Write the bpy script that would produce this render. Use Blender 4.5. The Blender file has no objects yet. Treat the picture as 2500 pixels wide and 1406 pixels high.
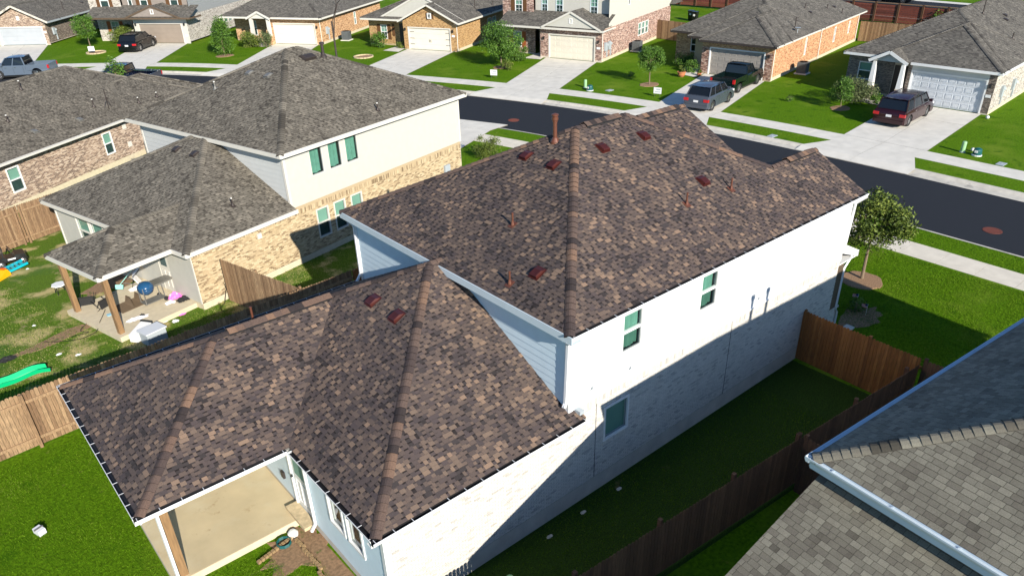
import bpy, math, random
import numpy as np
from mathutils import Vector, Matrix
R = random.Random(7)
sc = bpy.context.scene
COL = sc.collection

# ------------------------------------------------------------------ camera
FPX, YAW, PIT, ROL = 1828.083, -0.693078, 1.037774, -0.027332
CAMP = (-9.947565, -10.152947, 13.683487)
CX, CY = 1261.67, 805.35
Mrot = Matrix.Rotation(YAW, 3, 'Z') @ Matrix.Rotation(PIT, 3, 'X') @ Matrix.Rotation(ROL, 3, 'Z')
cd = bpy.data.cameras.new('camera'); cam = bpy.data.objects.new('camera', cd); COL.objects.link(cam)
cam.matrix_world = Matrix.Translation(CAMP) @ Mrot.to_4x4()
cd.sensor_width = 36.0; cd.lens = FPX / 2500 * 36
cd.shift_x = (1250 - CX) / 2500; cd.shift_y = (CY - 703) / 2500
cd.clip_start = .1; cd.clip_end = 2000
sc.camera = cam
MR = np.array(Mrot); CP = np.array(CAMP)
def px(P):
    d = (np.asarray(P, float) - CP) @ MR
    return CX + FPX * d[..., 0] / -d[..., 2], CY - FPX * d[..., 1] / -d[..., 2], -d[..., 2]

# ------------------------------------------------------------------ light
SUN_EL, SH_AZ = math.radians(24.3), math.radians(78.5)       # elevation, direction in which shadows fall
w = bpy.data.worlds.new('World'); sc.world = w; w.use_nodes = True
nt = w.node_tree; bg = nt.nodes['Background']
sky = nt.nodes.new('ShaderNodeTexSky'); sky.sky_type = 'NISHITA'; sky.sun_disc = False
sky.sun_elevation = SUN_EL
sd = Vector((-math.cos(SH_AZ) * math.cos(SUN_EL), -math.sin(SH_AZ) * math.cos(SUN_EL), math.sin(SUN_EL)))  # towards the sun
sky.sun_rotation = math.atan2(sd.x, sd.y)
sky.altitude = 200; sky.air_density = 1.0; sky.dust_density = .1; sky.ozone_density = 6.0
nt.links.new(sky.outputs[0], bg.inputs[0]); bg.inputs[1].default_value = .10
sl = bpy.data.lights.new('sun', 'SUN'); sl.energy = 5.0; sl.angle = math.radians(.5); sl.color = (1, .94, .84)
so = bpy.data.objects.new('sun', sl); COL.objects.link(so)
so.rotation_euler = sd.to_track_quat('Z', 'Y').to_euler()
sc.view_settings.view_transform = 'Standard'; sc.view_settings.look = 'None'
sc.view_settings.gamma = 1; sc.view_settings.use_curve_mapping = False
sc.view_settings.exposure = .60

# ------------------------------------------------------------------ materials
def srgb(r, g, b):
    return tuple(((c / 255) / 12.92 if c <= 10 else (((c / 255) + .055) / 1.055) ** 2.4) for c in (r, g, b)) + (1,)
def lin(r, g=None, b=None):
    return (r, r, r, 1) if g is None else (r, g, b, 1)
MATS = {}
def mat(name, base, rough=.7, noise=None, amt=.15, bump=0, bscale=None, metal=0, spec=.5, ramp=None, coord='Object', stretch=None, second=None):
    """base colour, or ramp = colours picked by the piece's own 'tone'; noise = scale of a colour mottle."""
    if name in MATS: return MATS[name]
    m = bpy.data.materials.new(name); m.use_nodes = True; n = m.node_tree.nodes; L = m.node_tree.links
    p = n['Principled BSDF']; p.inputs['Roughness'].default_value = rough; p.inputs['Metallic'].default_value = metal
    p.inputs['Specular IOR Level'].default_value = spec
    tc = n.new('ShaderNodeTexCoord'); vec = tc.outputs[coord]
    if stretch:
        mp = n.new('ShaderNodeMapping'); mp.inputs['Scale'].default_value = stretch; L.new(vec, mp.inputs[0]); vec = mp.outputs[0]
    if ramp:
        at = n.new('ShaderNodeAttribute'); at.attribute_name = 'tone'
        cr = n.new('ShaderNodeValToRGB'); el = cr.color_ramp.elements
        while len(el) > 1: el.remove(el[-1])
        for i, (pos, c) in enumerate(ramp):
            e = el[0] if i == 0 else el.new(pos)
            e.position = pos; e.color = c
        L.new(at.outputs['Fac'], cr.inputs[0]); colout = cr.outputs[0]
    else:
        rgb = n.new('ShaderNodeRGB'); rgb.outputs[0].default_value = base; colout = rgb.outputs[0]
    if noise:
        nz = n.new('ShaderNodeTexNoise'); nz.inputs['Scale'].default_value = noise; nz.inputs['Detail'].default_value = 5
        L.new(vec, nz.inputs['Vector'])
        mr = n.new('ShaderNodeMapRange'); mr.inputs[1].default_value = .3; mr.inputs[2].default_value = .7
        mr.inputs[3].default_value = 1 - amt; mr.inputs[4].default_value = 1 + amt
        L.new(nz.outputs[0], mr.inputs[0])
        mx = n.new('ShaderNodeVectorMath'); mx.operation = 'SCALE'
        L.new(colout, mx.inputs[0]); L.new(mr.outputs[0], mx.inputs['Scale']); colout = mx.outputs[0]
    if second:                                   # (colour, scale, threshold, softness, detail): patches of another colour
        for (c2, s2, th, sf) in second:
            nz = n.new('ShaderNodeTexNoise'); nz.inputs['Scale'].default_value = s2; nz.inputs['Detail'].default_value = 6
            nz.inputs['Roughness'].default_value = .6
            L.new(tc.outputs[coord], nz.inputs['Vector'])
            mr = n.new('ShaderNodeMapRange'); mr.inputs[1].default_value = th; mr.inputs[2].default_value = th + sf
            L.new(nz.outputs[0], mr.inputs[0])
            mi = n.new('ShaderNodeMix'); mi.data_type = 'RGBA'
            L.new(mr.outputs[0], mi.inputs[0]); L.new(colout, mi.inputs[6]); mi.inputs[7].default_value = c2
            colout = mi.outputs[2]
    L.new(colout, p.inputs['Base Color'])
    if bump:
        nb = n.new('ShaderNodeTexNoise'); nb.inputs['Scale'].default_value = bscale or 60; nb.inputs['Detail'].default_value = 4
        L.new(vec, nb.inputs['Vector'])
        b = n.new('ShaderNodeBump'); b.inputs['Strength'].default_value = bump; b.inputs['Distance'].default_value = .02
        L.new(nb.outputs[0], b.inputs['Height']); L.new(b.outputs[0], p.inputs['Normal'])
    MATS[name] = m
    return m

def glass_mat(name, tint, k=.82):
    m = bpy.data.materials.new(name); m.use_nodes = True; n = m.node_tree.nodes; L = m.node_tree.links
    for x in list(n):
        if x.type != 'OUTPUT_MATERIAL': n.remove(x)
    out = [x for x in n if x.type == 'OUTPUT_MATERIAL'][0]
    t = n.new('ShaderNodeBsdfTransparent'); t.inputs[0].default_value = tint
    g = n.new('ShaderNodeBsdfGlossy'); g.inputs['Roughness'].default_value = .02
    lw_ = n.new('ShaderNodeLayerWeight'); lw_.inputs['Blend'].default_value = .5
    pw5 = n.new('ShaderNodeMath'); pw5.operation = 'POWER'; L.new(lw_.outputs['Facing'], pw5.inputs[0]); pw5.inputs[1].default_value = 4
    f = n.new('ShaderNodeMath'); f.operation = 'MULTIPLY_ADD'; L.new(pw5.outputs[0], f.inputs[0]); f.inputs[1].default_value = .8; f.inputs[2].default_value = .035
    mx = n.new('ShaderNodeMixShader'); L.new(f.outputs[0], mx.inputs[0]); L.new(t.outputs[0], mx.inputs[1]); L.new(g.outputs[0], mx.inputs[2])
    L.new(mx.outputs[0], out.inputs[0]); MATS[name] = m
    return m

def rmpp(*pc):
    return [(p, srgb(*c)) for p, c in pc]
def rmp(*cols):
    k = len(cols)
    return [(i / (k - 1) if k > 1 else 0, srgb(*c)) for i, c in enumerate(cols)]
M = {}
M['shingle_brown'] = mat('brown_shingle', None, .92, ramp=rmpp((0, (26, 22, 22)), (.1, (44, 38, 37)), (.25, (66, 60, 59)), (.42, (82, 72, 71)), (.55, (92, 80, 74)), (.72, (104, 89, 80)), (.88, (122, 104, 90)), (1, (142, 118, 99))), noise=90, amt=.22, bump=.5, bscale=260, spec=.25)
M['cap_brown'] = mat('brown_cap', None, .92, ramp=rmpp((0, (24, 20, 20)), (.1, (56, 49, 48)), (.3, (74, 63, 60)), (.55, (96, 80, 72)), (.8, (108, 87, 75)), (1, (132, 104, 84))), noise=40, amt=.22, bump=.4, bscale=200, spec=.25)
M['shingle_grey'] = mat('weathered_grey_shingle', None, .93, ramp=rmpp((0, (48, 44, 40)), (.12, (76, 71, 63)), (.35, (98, 92, 82)), (.6, (110, 104, 93)), (.8, (120, 113, 101)), (1, (134, 126, 112))), noise=70, amt=.16, bump=.4, bscale=200, spec=.25)
M['shingle_far'] = mat('charcoal_grey_shingle', None, .93, ramp=rmpp((0, (52, 49, 46)), (.12, (80, 76, 71)), (.35, (94, 90, 83)), (.6, (102, 98, 90)), (.8, (110, 105, 97)), (1, (122, 117, 107))), noise=40, amt=.14, bump=.3, bscale=120, spec=.25)
M['shingle_tan'] = mat('tan_grey_shingle', None, .93, ramp=rmpp((0, (48, 45, 40)), (.2, (92, 87, 76)), (.4, (112, 106, 94)), (.65, (124, 119, 105)), (1, (142, 137, 121))), noise=60, amt=.16, bump=.5, bscale=220, spec=.25)
M['white_siding'] = mat('white_painted_siding', lin(.80, .81, .81), .55, noise=3, amt=.025)
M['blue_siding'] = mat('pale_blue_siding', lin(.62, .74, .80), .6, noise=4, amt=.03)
M['cream_siding'] = mat('cream_siding', lin(.54, .52, .455), .6, noise=4, amt=.03)
M['grey_siding'] = mat('pale_grey_siding', lin(.53, .54, .52), .6, noise=4, amt=.03)
M['beige_siding'] = mat('beige_siding', lin(.50, .485, .43), .6, noise=4, amt=.04)
M['slate_siding'] = mat('slate_siding', lin(.28, .29, .29), .6, noise=4, amt=.05)
M['taupe_stucco'] = mat('taupe_stucco', lin(.26, .22, .19), .8, noise=6, amt=.08)
M['trim'] = mat('white_trim', lin(.78, .78, .76), .45, noise=2, amt=.03)
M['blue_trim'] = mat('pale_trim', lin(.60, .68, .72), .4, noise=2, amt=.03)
M['cream_trim'] = mat('cream_trim', lin(.64, .61, .54), .5, noise=2, amt=.03)
M['foundation'] = mat('foundation_concrete', lin(.56, .52, .45), .85, noise=2.2, amt=.12, bump=.2, bscale=12)
M['brick_white'] = mat('white_painted_brick', None, .75, ramp=rmpp((0, (170, 166, 158)), (.08, (190, 186, 178)), (.2, (204, 199, 189)), (1, (214, 209, 199))), noise=14, amt=.07, bump=.5, bscale=30)
M['brick_tan'] = mat('tan_brick', None, .85, ramp=rmpp((0, (116, 98, 74)), (.12, (142, 122, 94)), (.24, (170, 150, 118)), (.6, (184, 164, 130)), (1, (202, 184, 150))), noise=12, amt=.12, bump=.3, bscale=60)
M['brick_whitewash'] = mat('whitewashed_brick', None, .85, ramp=rmpp((0, (88, 66, 56)), (.35, (124, 98, 82)), (.6, (158, 132, 112)), (1, (190, 170, 150))), noise=12, amt=.14, bump=.3, bscale=60)
M['brick_peach'] = mat('peach_brick', None, .85, ramp=rmp((130, 92, 62), (182, 138, 98), (204, 162, 120), (214, 178, 138)), noise=8, amt=.14)
M['brick_gold'] = mat('gold_brick', None, .85, ramp=rmp((126, 92, 56), (170, 132, 84), (184, 146, 96), (196, 160, 112)), noise=8, amt=.12)
M['brick_mixed'] = mat('mixed_pink_brick', None, .85, ramp=rmp((76, 52, 46), (128, 92, 82), (176, 140, 124), (206, 182, 168)), noise=8, amt=.15)
M['brick_orange'] = mat('orange_brick', None, .85, ramp=rmpp((0, (128, 82, 56)), (.25, (176, 122, 84)), (.6, (200, 150, 108)), (1, (214, 176, 136))), noise=8, amt=.15)
M['brick_dark'] = mat('dark_grey_brown_brick', None, .85, ramp=rmp((58, 50, 46), (92, 80, 72), (118, 104, 94), (140, 128, 116)), noise=8, amt=.15)
M['brick_pale'] = mat('pale_grey_brick', None, .85, ramp=rmp((120, 112, 104), (168, 160, 150), (190, 184, 174), (204, 198, 188)), noise=8, amt=.12)
M['mortar_white'] = mat('white_mortar', lin(.36, .35, .34), .9)
M['mortar_tan'] = mat('tan_mortar', srgb(178, 158, 126), .9, noise=20, amt=.06)
M['mortar_pale'] = mat('pale_mortar', srgb(206, 194, 176), .9, noise=20, amt=.06)
M['concrete'] = mat('pale_concrete', lin(.68, .64, .555), .85, noise=1.3, amt=.09, bump=.15, bscale=60, second=[(lin(.52, .48, .40), .35, .6, .2)])
M['concrete_near'] = mat('sidewalk_concrete', lin(.68, .615, .50), .85, noise=2.2, amt=.08, bump=.15, bscale=60)
M['kerb'] = mat('kerb_concrete', lin(.55, .51, .43), .85, noise=3, amt=.12, second=[(lin(.26, .24, .21), 1.2, .58, .12)])
M['patio_tan'] = mat('tan_patio_concrete', srgb(196, 178, 142), .8, noise=1.6, amt=.08, second=[(srgb(160, 132, 96), 2.6, .63, .14), (srgb(205, 196, 168), .5, .52, .3)])
M['patio_edge'] = mat('patio_edge_concrete', srgb(200, 187, 160), .85, noise=5, amt=.08)
M['asphalt'] = mat('dark_asphalt', lin(.024, .027, .033), .9, spec=.15, noise=60, amt=.25, bump=.3, bscale=150, second=[(lin(.026, .029, .036), .22, .58, .2), (lin(.07, .07, .075), .55, .70, .06)])
M['grass'] = mat('lawn_grass', lin(.085, .175, .0045), .9, noise=11, amt=.42, bump=1., bscale=38, spec=.05,
                 second=[(lin(.15, .225, .018), .33, .52, .2), (lin(.045, .115, .003), 1.3, .56, .14), (lin(.21, .235, .045), 2.8, .64, .12)])
M['grass_patchy'] = mat('worn_grass', lin(.09, .16, .01), .92, noise=24, amt=.5, bump=1., bscale=70, spec=.2,
                        second=[(lin(.48, .39, .17), .75, .50, .12), (lin(.07, .14, .02), .45, .55, .12), (lin(.46, .33, .19), .36, .62, .06)])
M['grass_side_shade'] = mat('side_grass_painted_shade', lin(.022, .052, .004), .92, noise=24, amt=.5, bump=1., bscale=70, spec=.2,  # darker copy of the lawn: side-yard shade painted into the colour
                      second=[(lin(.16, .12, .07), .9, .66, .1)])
M['blade'] = mat('grass_blade', None, .85, ramp=[(0, lin(.04, .10, .003)), (.5, lin(.09, .19, .005)), (.85, lin(.15, .25, .015)), (1, lin(.24, .27, .06))], spec=.05)
M['blade_dry'] = mat('dry_grass_blade', None, .85, ramp=[(0, lin(.04, .10, .008)), (.4, lin(.10, .18, .012)), (.65, lin(.26, .26, .08)), (1, lin(.44, .38, .18))], spec=.05)
M['joint'] = mat('dirty_joint', lin(.20, .18, .15), .95)
M['soil'] = mat('bare_soil', srgb(140, 112, 84), .95, noise=14, amt=.3, bump=.8, bscale=40, second=[(srgb(78, 92, 40), 3, .58, .1)])
M['mulch'] = mat('mulch', srgb(150, 118, 88), .95, noise=30, amt=.5, bump=1, bscale=60)
M['wood_old'] = mat('weathered_cedar', None, .85, ramp=rmp((112, 86, 62), (132, 104, 76), (144, 116, 86), (160, 132, 100)), noise=9, amt=.38, stretch=(6, 6, .6), bump=.4, bscale=30)
M['wood_orange'] = mat('stained_cedar', None, .8, ramp=rmp((122, 74, 34), (136, 84, 38), (146, 92, 44), (158, 102, 52)), noise=7, amt=.3, stretch=(6, 6, .6), bump=.4, bscale=30)
M['wood_brown'] = mat('brown_cedar', None, .85, ramp=rmp((84, 56, 40), (92, 62, 44), (98, 67, 48), (108, 76, 55)), noise=7, amt=.28, stretch=(6, 6, .6), bump=.4, bscale=30)
M['wood_red'] = mat('red_brown_board', None, .85, ramp=rmp((92, 44, 34), (118, 58, 46), (132, 70, 56)), noise=5, amt=.2)
M['post_wood'] = mat('cedar_post', srgb(136, 106, 72), .8, noise=5, amt=.25, stretch=(5, 5, .5))
M['shutter'] = mat('brown_shutter', srgb(96, 64, 34), .7, noise=8, amt=.2)
M['shutter_orange'] = mat('orange_shutter', srgb(150, 82, 38), .7, noise=8, amt=.2)
M['shutter_dark'] = mat('dark_shutter', srgb(92, 76, 60), .7, noise=8, amt=.2)
M['gutter_black'] = mat('gutter_inside', lin(.012, .012, .014), .5)
M['vent_red'] = mat('painted_vent_metal', srgb(78, 34, 28), .38, noise=8, amt=.15, metal=.25)
M['vent_brown'] = mat('brown_vent_metal', srgb(108, 66, 50), .42, noise=8, amt=.15, metal=.2)
M['vent_grey'] = mat('grey_vent_metal', srgb(128, 126, 120), .45, noise=8, amt=.12, metal=.4)
M['vent_dark'] = mat('dark_vent_metal', srgb(66, 58, 54), .5, noise=8, amt=.12, metal=.3)
M['white_metal'] = mat('white_metal', lin(.75), .35)
M['pvc'] = mat('pale_plastic_cap', lin(.7, .68, .62), .5)
M['sash'] = mat('window_sash', lin(.30, .31, .31), .5)
M['garage_cream'] = mat('cream_garage_door', lin(.70, .65, .54), .5, noise=1.5, amt=.03)
M['garage_brown'] = mat('taupe_garage_door', lin(.27, .22, .175), .55, noise=1.5, amt=.05)
M['garage_grey'] = mat('grey_garage_door', lin(.40, .42, .44), .5, noise=1.5, amt=.04)
M['garage_taupe'] = mat('warm_grey_garage_door', lin(.33, .30, .265), .5, noise=1.5, amt=.04)
M['garage_white'] = mat('white_garage_door', lin(.60, .63, .66), .5, noise=1.5, amt=.04)
M['dark'] = mat('dark_interior', lin(.008, .010, .011), .9)
M['curtain'] = mat('window_curtain', lin(.12, .27, .21), .9, noise=5, amt=.12)
M['blind'] = mat('window_blind', lin(.20, .345, .275), .9, noise=3, amt=.06)
M['screen'] = mat('insect_screen', lin(.07, .11, .11), .7, noise=5, amt=.2)
M['ac_metal'] = mat('air_conditioner_metal', lin(.13, .14, .145), .5, noise=30, amt=.3)
M['util_grey'] = mat('grey_utility_box', lin(.38, .42, .44), .5)
M['ped_green'] = mat('pale_green_plastic', srgb(150, 190, 140), .5)
M['teal_green'] = mat('dark_teal_plastic', srgb(18, 84, 84), .4)
M['iron'] = mat('rusty_iron', srgb(110, 56, 42), .8, noise=30, amt=.3, bump=.5, bscale=60)
M['black_plastic'] = mat('black_plastic', lin(.012), .35)
M['black_metal'] = mat('black_metal', lin(.02), .4)
M['rubber'] = mat('tyre_rubber', lin(.018), .8)
M['rim'] = mat('alloy_rim', lin(.55), .3, metal=.9)
M['carglass'] = mat('car_glass', lin(.008, .010, .012), .06, spec=.8)
M['red_lens'] = mat('red_lens', lin(.45, .015, .02), .2)
M['clear_lens'] = mat('clear_lens', lin(.7), .15)
M['plate'] = mat('number_plate', lin(.7), .4)
M['chrome'] = mat('chrome', lin(.7), .15, metal=1)
M['leaf_a'] = mat('leaf_olive', None, .6, ramp=[(0, lin(.035, .06, .008)), (.5, lin(.09, .13, .018)), (1, lin(.19, .23, .04))], spec=.3)
M['leaf_b'] = mat('leaf_green', None, .6, ramp=[(0, lin(.025, .07, .008)), (.5, lin(.065, .14, .016)), (1, lin(.13, .24, .03))], spec=.3)
M['leaf_c'] = mat('leaf_grey_green', None, .6, ramp=[(0, lin(.04, .065, .02)), (.5, lin(.10, .13, .045)), (1, lin(.20, .22, .10))], spec=.3)
M['bark'] = mat('bark', srgb(120, 104, 84), .9, noise=20, amt=.3)
M['stone_edge'] = mat('stone_edging', srgb(196, 176, 140), .9, noise=8, amt=.2)
M['paver'] = mat('edging_paver', srgb(150, 124, 88), .9, noise=12, amt=.2)
def paint(name, col, rough=.25):
    m = mat(name, col, rough, spec=.35); m.node_tree.nodes['Principled BSDF'].inputs['Coat Weight'].default_value = .45
    m.node_tree.nodes['Principled BSDF'].inputs['Coat Roughness'].default_value = .05
    return m
GL = glass_mat('window_glass', (.86, .94, .92, 1)); GLD = glass_mat('dark_window_glass', (.62, .70, .68, 1))

# ------------------------------------------------------------------ mesh helpers
def link(o, parent=None):
    COL.objects.link(o)
    if parent is not None: o.parent = parent
    return o
def mobj(name, V, F, m, parent=None, tones=None, kind=None, smooth=False, label=None):
    me = bpy.data.meshes.new(name); me.from_pydata([tuple(map(float, v)) for v in V], [], F); me.update()
    if m is not None:
        for x in (m if isinstance(m, list) else [m]): me.materials.append(x)
    if tones is not None:
        a = me.attributes.new('tone', 'FLOAT', 'FACE'); a.data.foreach_set('value', np.asarray(tones, dtype=np.float32))
    if smooth: me.shade_smooth()
    o = bpy.data.objects.new(name, me)
    if kind: o['kind'] = kind
    if label: o['label'] = label
    return link(o, parent)
def tag(o, label, cat, group=None):
    o['label'] = label; o['category'] = cat
    if group: o['group'] = group
    return o
def empty(name, loc, ang, label, cat, group=None):
    o = bpy.data.objects.new(name, None); o.empty_display_size = .3
    o.location = loc; o.rotation_euler = (0, 0, math.radians(ang)); link(o)
    return tag(o, label, cat, group)
class MB:
    def __init__(s): s.V = []; s.F = []; s.T = []; s.MI = []
    def add(s, V, F, t=.5, mi=0):
        k = len(s.V); s.V += [tuple(v) for v in V]; s.F += [tuple(i + k for i in f) for f in F]
        s.T += [t] * len(F); s.MI += [mi] * len(F)
    def box(s, a, b, t=.5, mi=0):
        (x0, y0, z0), (x1, y1, z1) = a, b
        s.add([(x0, y0, z0), (x1, y0, z0), (x1, y1, z0), (x0, y1, z0), (x0, y0, z1), (x1, y0, z1), (x1, y1, z1), (x0, y1, z1)],
              [(0, 3, 2, 1), (4, 5, 6, 7), (0, 1, 5, 4), (1, 2, 6, 5), (2, 3, 7, 6), (3, 0, 4, 7)], t, mi)
    def bar(s, p, q, wd, h, up=(0, 0, 1), t=.5, mi=0):
        p = np.array(p, float); q = np.array(q, float); d = q - p; d /= np.linalg.norm(d) + 1e-9
        u = np.array(up, float); sd_ = np.cross(d, u)
        if np.linalg.norm(sd_) < 1e-3: sd_ = np.cross(d, (1, 0, 0))
        sd_ /= np.linalg.norm(sd_); u = np.cross(sd_, d)
        V = [c + sd_ * a * wd / 2 + u * b * h / 2 for c in (p, q) for a, b in ((-1, -1), (1, -1), (1, 1), (-1, 1))]
        s.add(V, [(0, 3, 2, 1), (4, 5, 6, 7), (0, 1, 5, 4), (1, 2, 6, 5), (2, 3, 7, 6), (3, 0, 4, 7)], t, mi)
    def tube(s, pts, r, n=8, t=.5, mi=0, cap=True):
        pts = [np.array(p, float) for p in pts]; rr = r if isinstance(r, (list, tuple)) else [r] * len(pts)
        V = []; prev = None
        for i, p in enumerate(pts):
            d = pts[min(i + 1, len(pts) - 1)] - pts[max(i - 1, 0)]; d /= np.linalg.norm(d) + 1e-9
            a = np.cross(d, (0, 0, 1)) if prev is None else prev - d * (prev @ d)
            if np.linalg.norm(a) < 1e-3: a = np.cross(d, (1, 0, 0))
            a /= np.linalg.norm(a); prev = a; b = np.cross(d, a)
            V += [p + rr[i] * (a * math.cos(2 * math.pi * k / n) + b * math.sin(2 * math.pi * k / n)) for k in range(n)]
        F = [(i * n + k, i * n + (k + 1) % n, (i + 1) * n + (k + 1) % n, (i + 1) * n + k) for i in range(len(pts) - 1) for k in range(n)]
        if cap: F += [tuple(range(n - 1, -1, -1)), tuple((len(pts) - 1) * n + k for k in range(n))]
        s.add(V, F, t, mi)
    def lathe(s, c, prof, n=16, t=.5, mi=0):
        V = [(c[0] + r * math.cos(2 * math.pi * k / n), c[1] + r * math.sin(2 * math.pi * k / n), c[2] + z) for r, z in prof for k in range(n)]
        F = [(i * n + k, i * n + (k + 1) % n, (i + 1) * n + (k + 1) % n, (i + 1) * n + k) for i in range(len(prof) - 1) for k in range(n)]
        F += [tuple(range(n - 1, -1, -1)), tuple((len(prof) - 1) * n + k for k in range(n))]
        s.add(V, F, t, mi)
    def obj(s, name, m, parent=None, kind=None, smooth=False, tone=True, label=None):
        o = mobj(name, s.V, s.F, m, parent, s.T if tone else None, kind, smooth, label)
        if isinstance(m, list): o.data.polygons.foreach_set('material_index', s.MI)
        return o
def split_boxes(mb, name, m, parent):      # every box of the builder becomes an object of its own
    for i in range(0, len(mb.V), 8):
        q = MB(); q.V = mb.V[i:i + 8]; q.F = [tuple(v - i for v in f) for f in mb.F[i // 8 * 6:i // 8 * 6 + 6]]; q.T = [.5] * 6; q.MI = [0] * 6
        q.obj(name, m, parent)
def clip(poly, a, b, c):          # keep a*x+b*y<=c
    out = []
    for i in range(len(poly)):
        p, q = poly[i], poly[(i + 1) % len(poly)]
        dp, dq = a * p[0] + b * p[1] - c, a * q[0] + b * q[1] - c
        if dp <= 1e-9: out.append(p)
        if (dp < -1e-9 and dq > 1e-9) or (dp > 1e-9 and dq < -1e-9):
            t = dp / (dp - dq); out.append((p[0] + t * (q[0] - p[0]), p[1] + t * (q[1] - p[1])))
    return out
def halfplanes(poly):
    A = sum(poly[i][0] * poly[(i + 1) % len(poly)][1] - poly[(i + 1) % len(poly)][0] * poly[i][1] for i in range(len(poly)))
    if A < 0: poly = poly[::-1]
    H = []
    for i in range(len(poly)):
        (x0, y0), (x1, y1) = poly[i], poly[(i + 1) % len(poly)]
        a, b = y1 - y0, -(x1 - x0); l = math.hypot(a, b)
        if l < 1e-6: continue
        H.append((a / l, b / l, (a * x0 + b * y0) / l))
    return H
def clip_rect(x0, x1, y0, y1, H):
    P = [(x0, y0), (x1, y0), (x1, y1), (x0, y1)]; inside = True; out = False
    for a, b, c in H:
        ds = [a * x + b * y - c for x, y in P]
        if max(ds) > 1e-9: inside = False
        if min(ds) > -1e-4: return None
    if inside: return P
    for a, b, c in H:
        P = clip(P, a, b, c)
        if len(P) < 3: return None
    A = abs(sum(P[i][0] * P[(i + 1) % len(P)][1] - P[(i + 1) % len(P)][0] * P[i][1] for i in range(len(P)))) / 2
    return P if A > 2e-4 else None

STY = {   # shingle styles: course, tooth widths, slot widths, lift
    'brown': dict(E=.105, m='shingle_brown', tooth=(.07, .17), slot=(.05, .12), lift=.011),
    'grey': dict(E=.112, m='shingle_grey', tooth=(.08, .20), slot=(.05, .13), lift=.010),
    'far': dict(E=.13, m='shingle_far', tooth=(.16, .36), slot=(.10, .24), lift=.009),
    'tan': dict(E=.105, m='shingle_tan', tooth=(.12, .23), slot=None, lift=.012),
}
def tone_pick(style, r):
    u = r.random()
    if style == 'brown':
        if u < .13: return r.uniform(.24, .36)
        if u < .60: return r.uniform(.40, .66)
        if u < .86: return r.uniform(.66, .86)
        return r.uniform(.86, 1)
    if style == 'tan': return r.uniform(.42, .95) if u > .05 else r.uniform(.3, .45)
    return r.uniform(.42, .95) if u > .22 else r.uniform(.15, .45)

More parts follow.
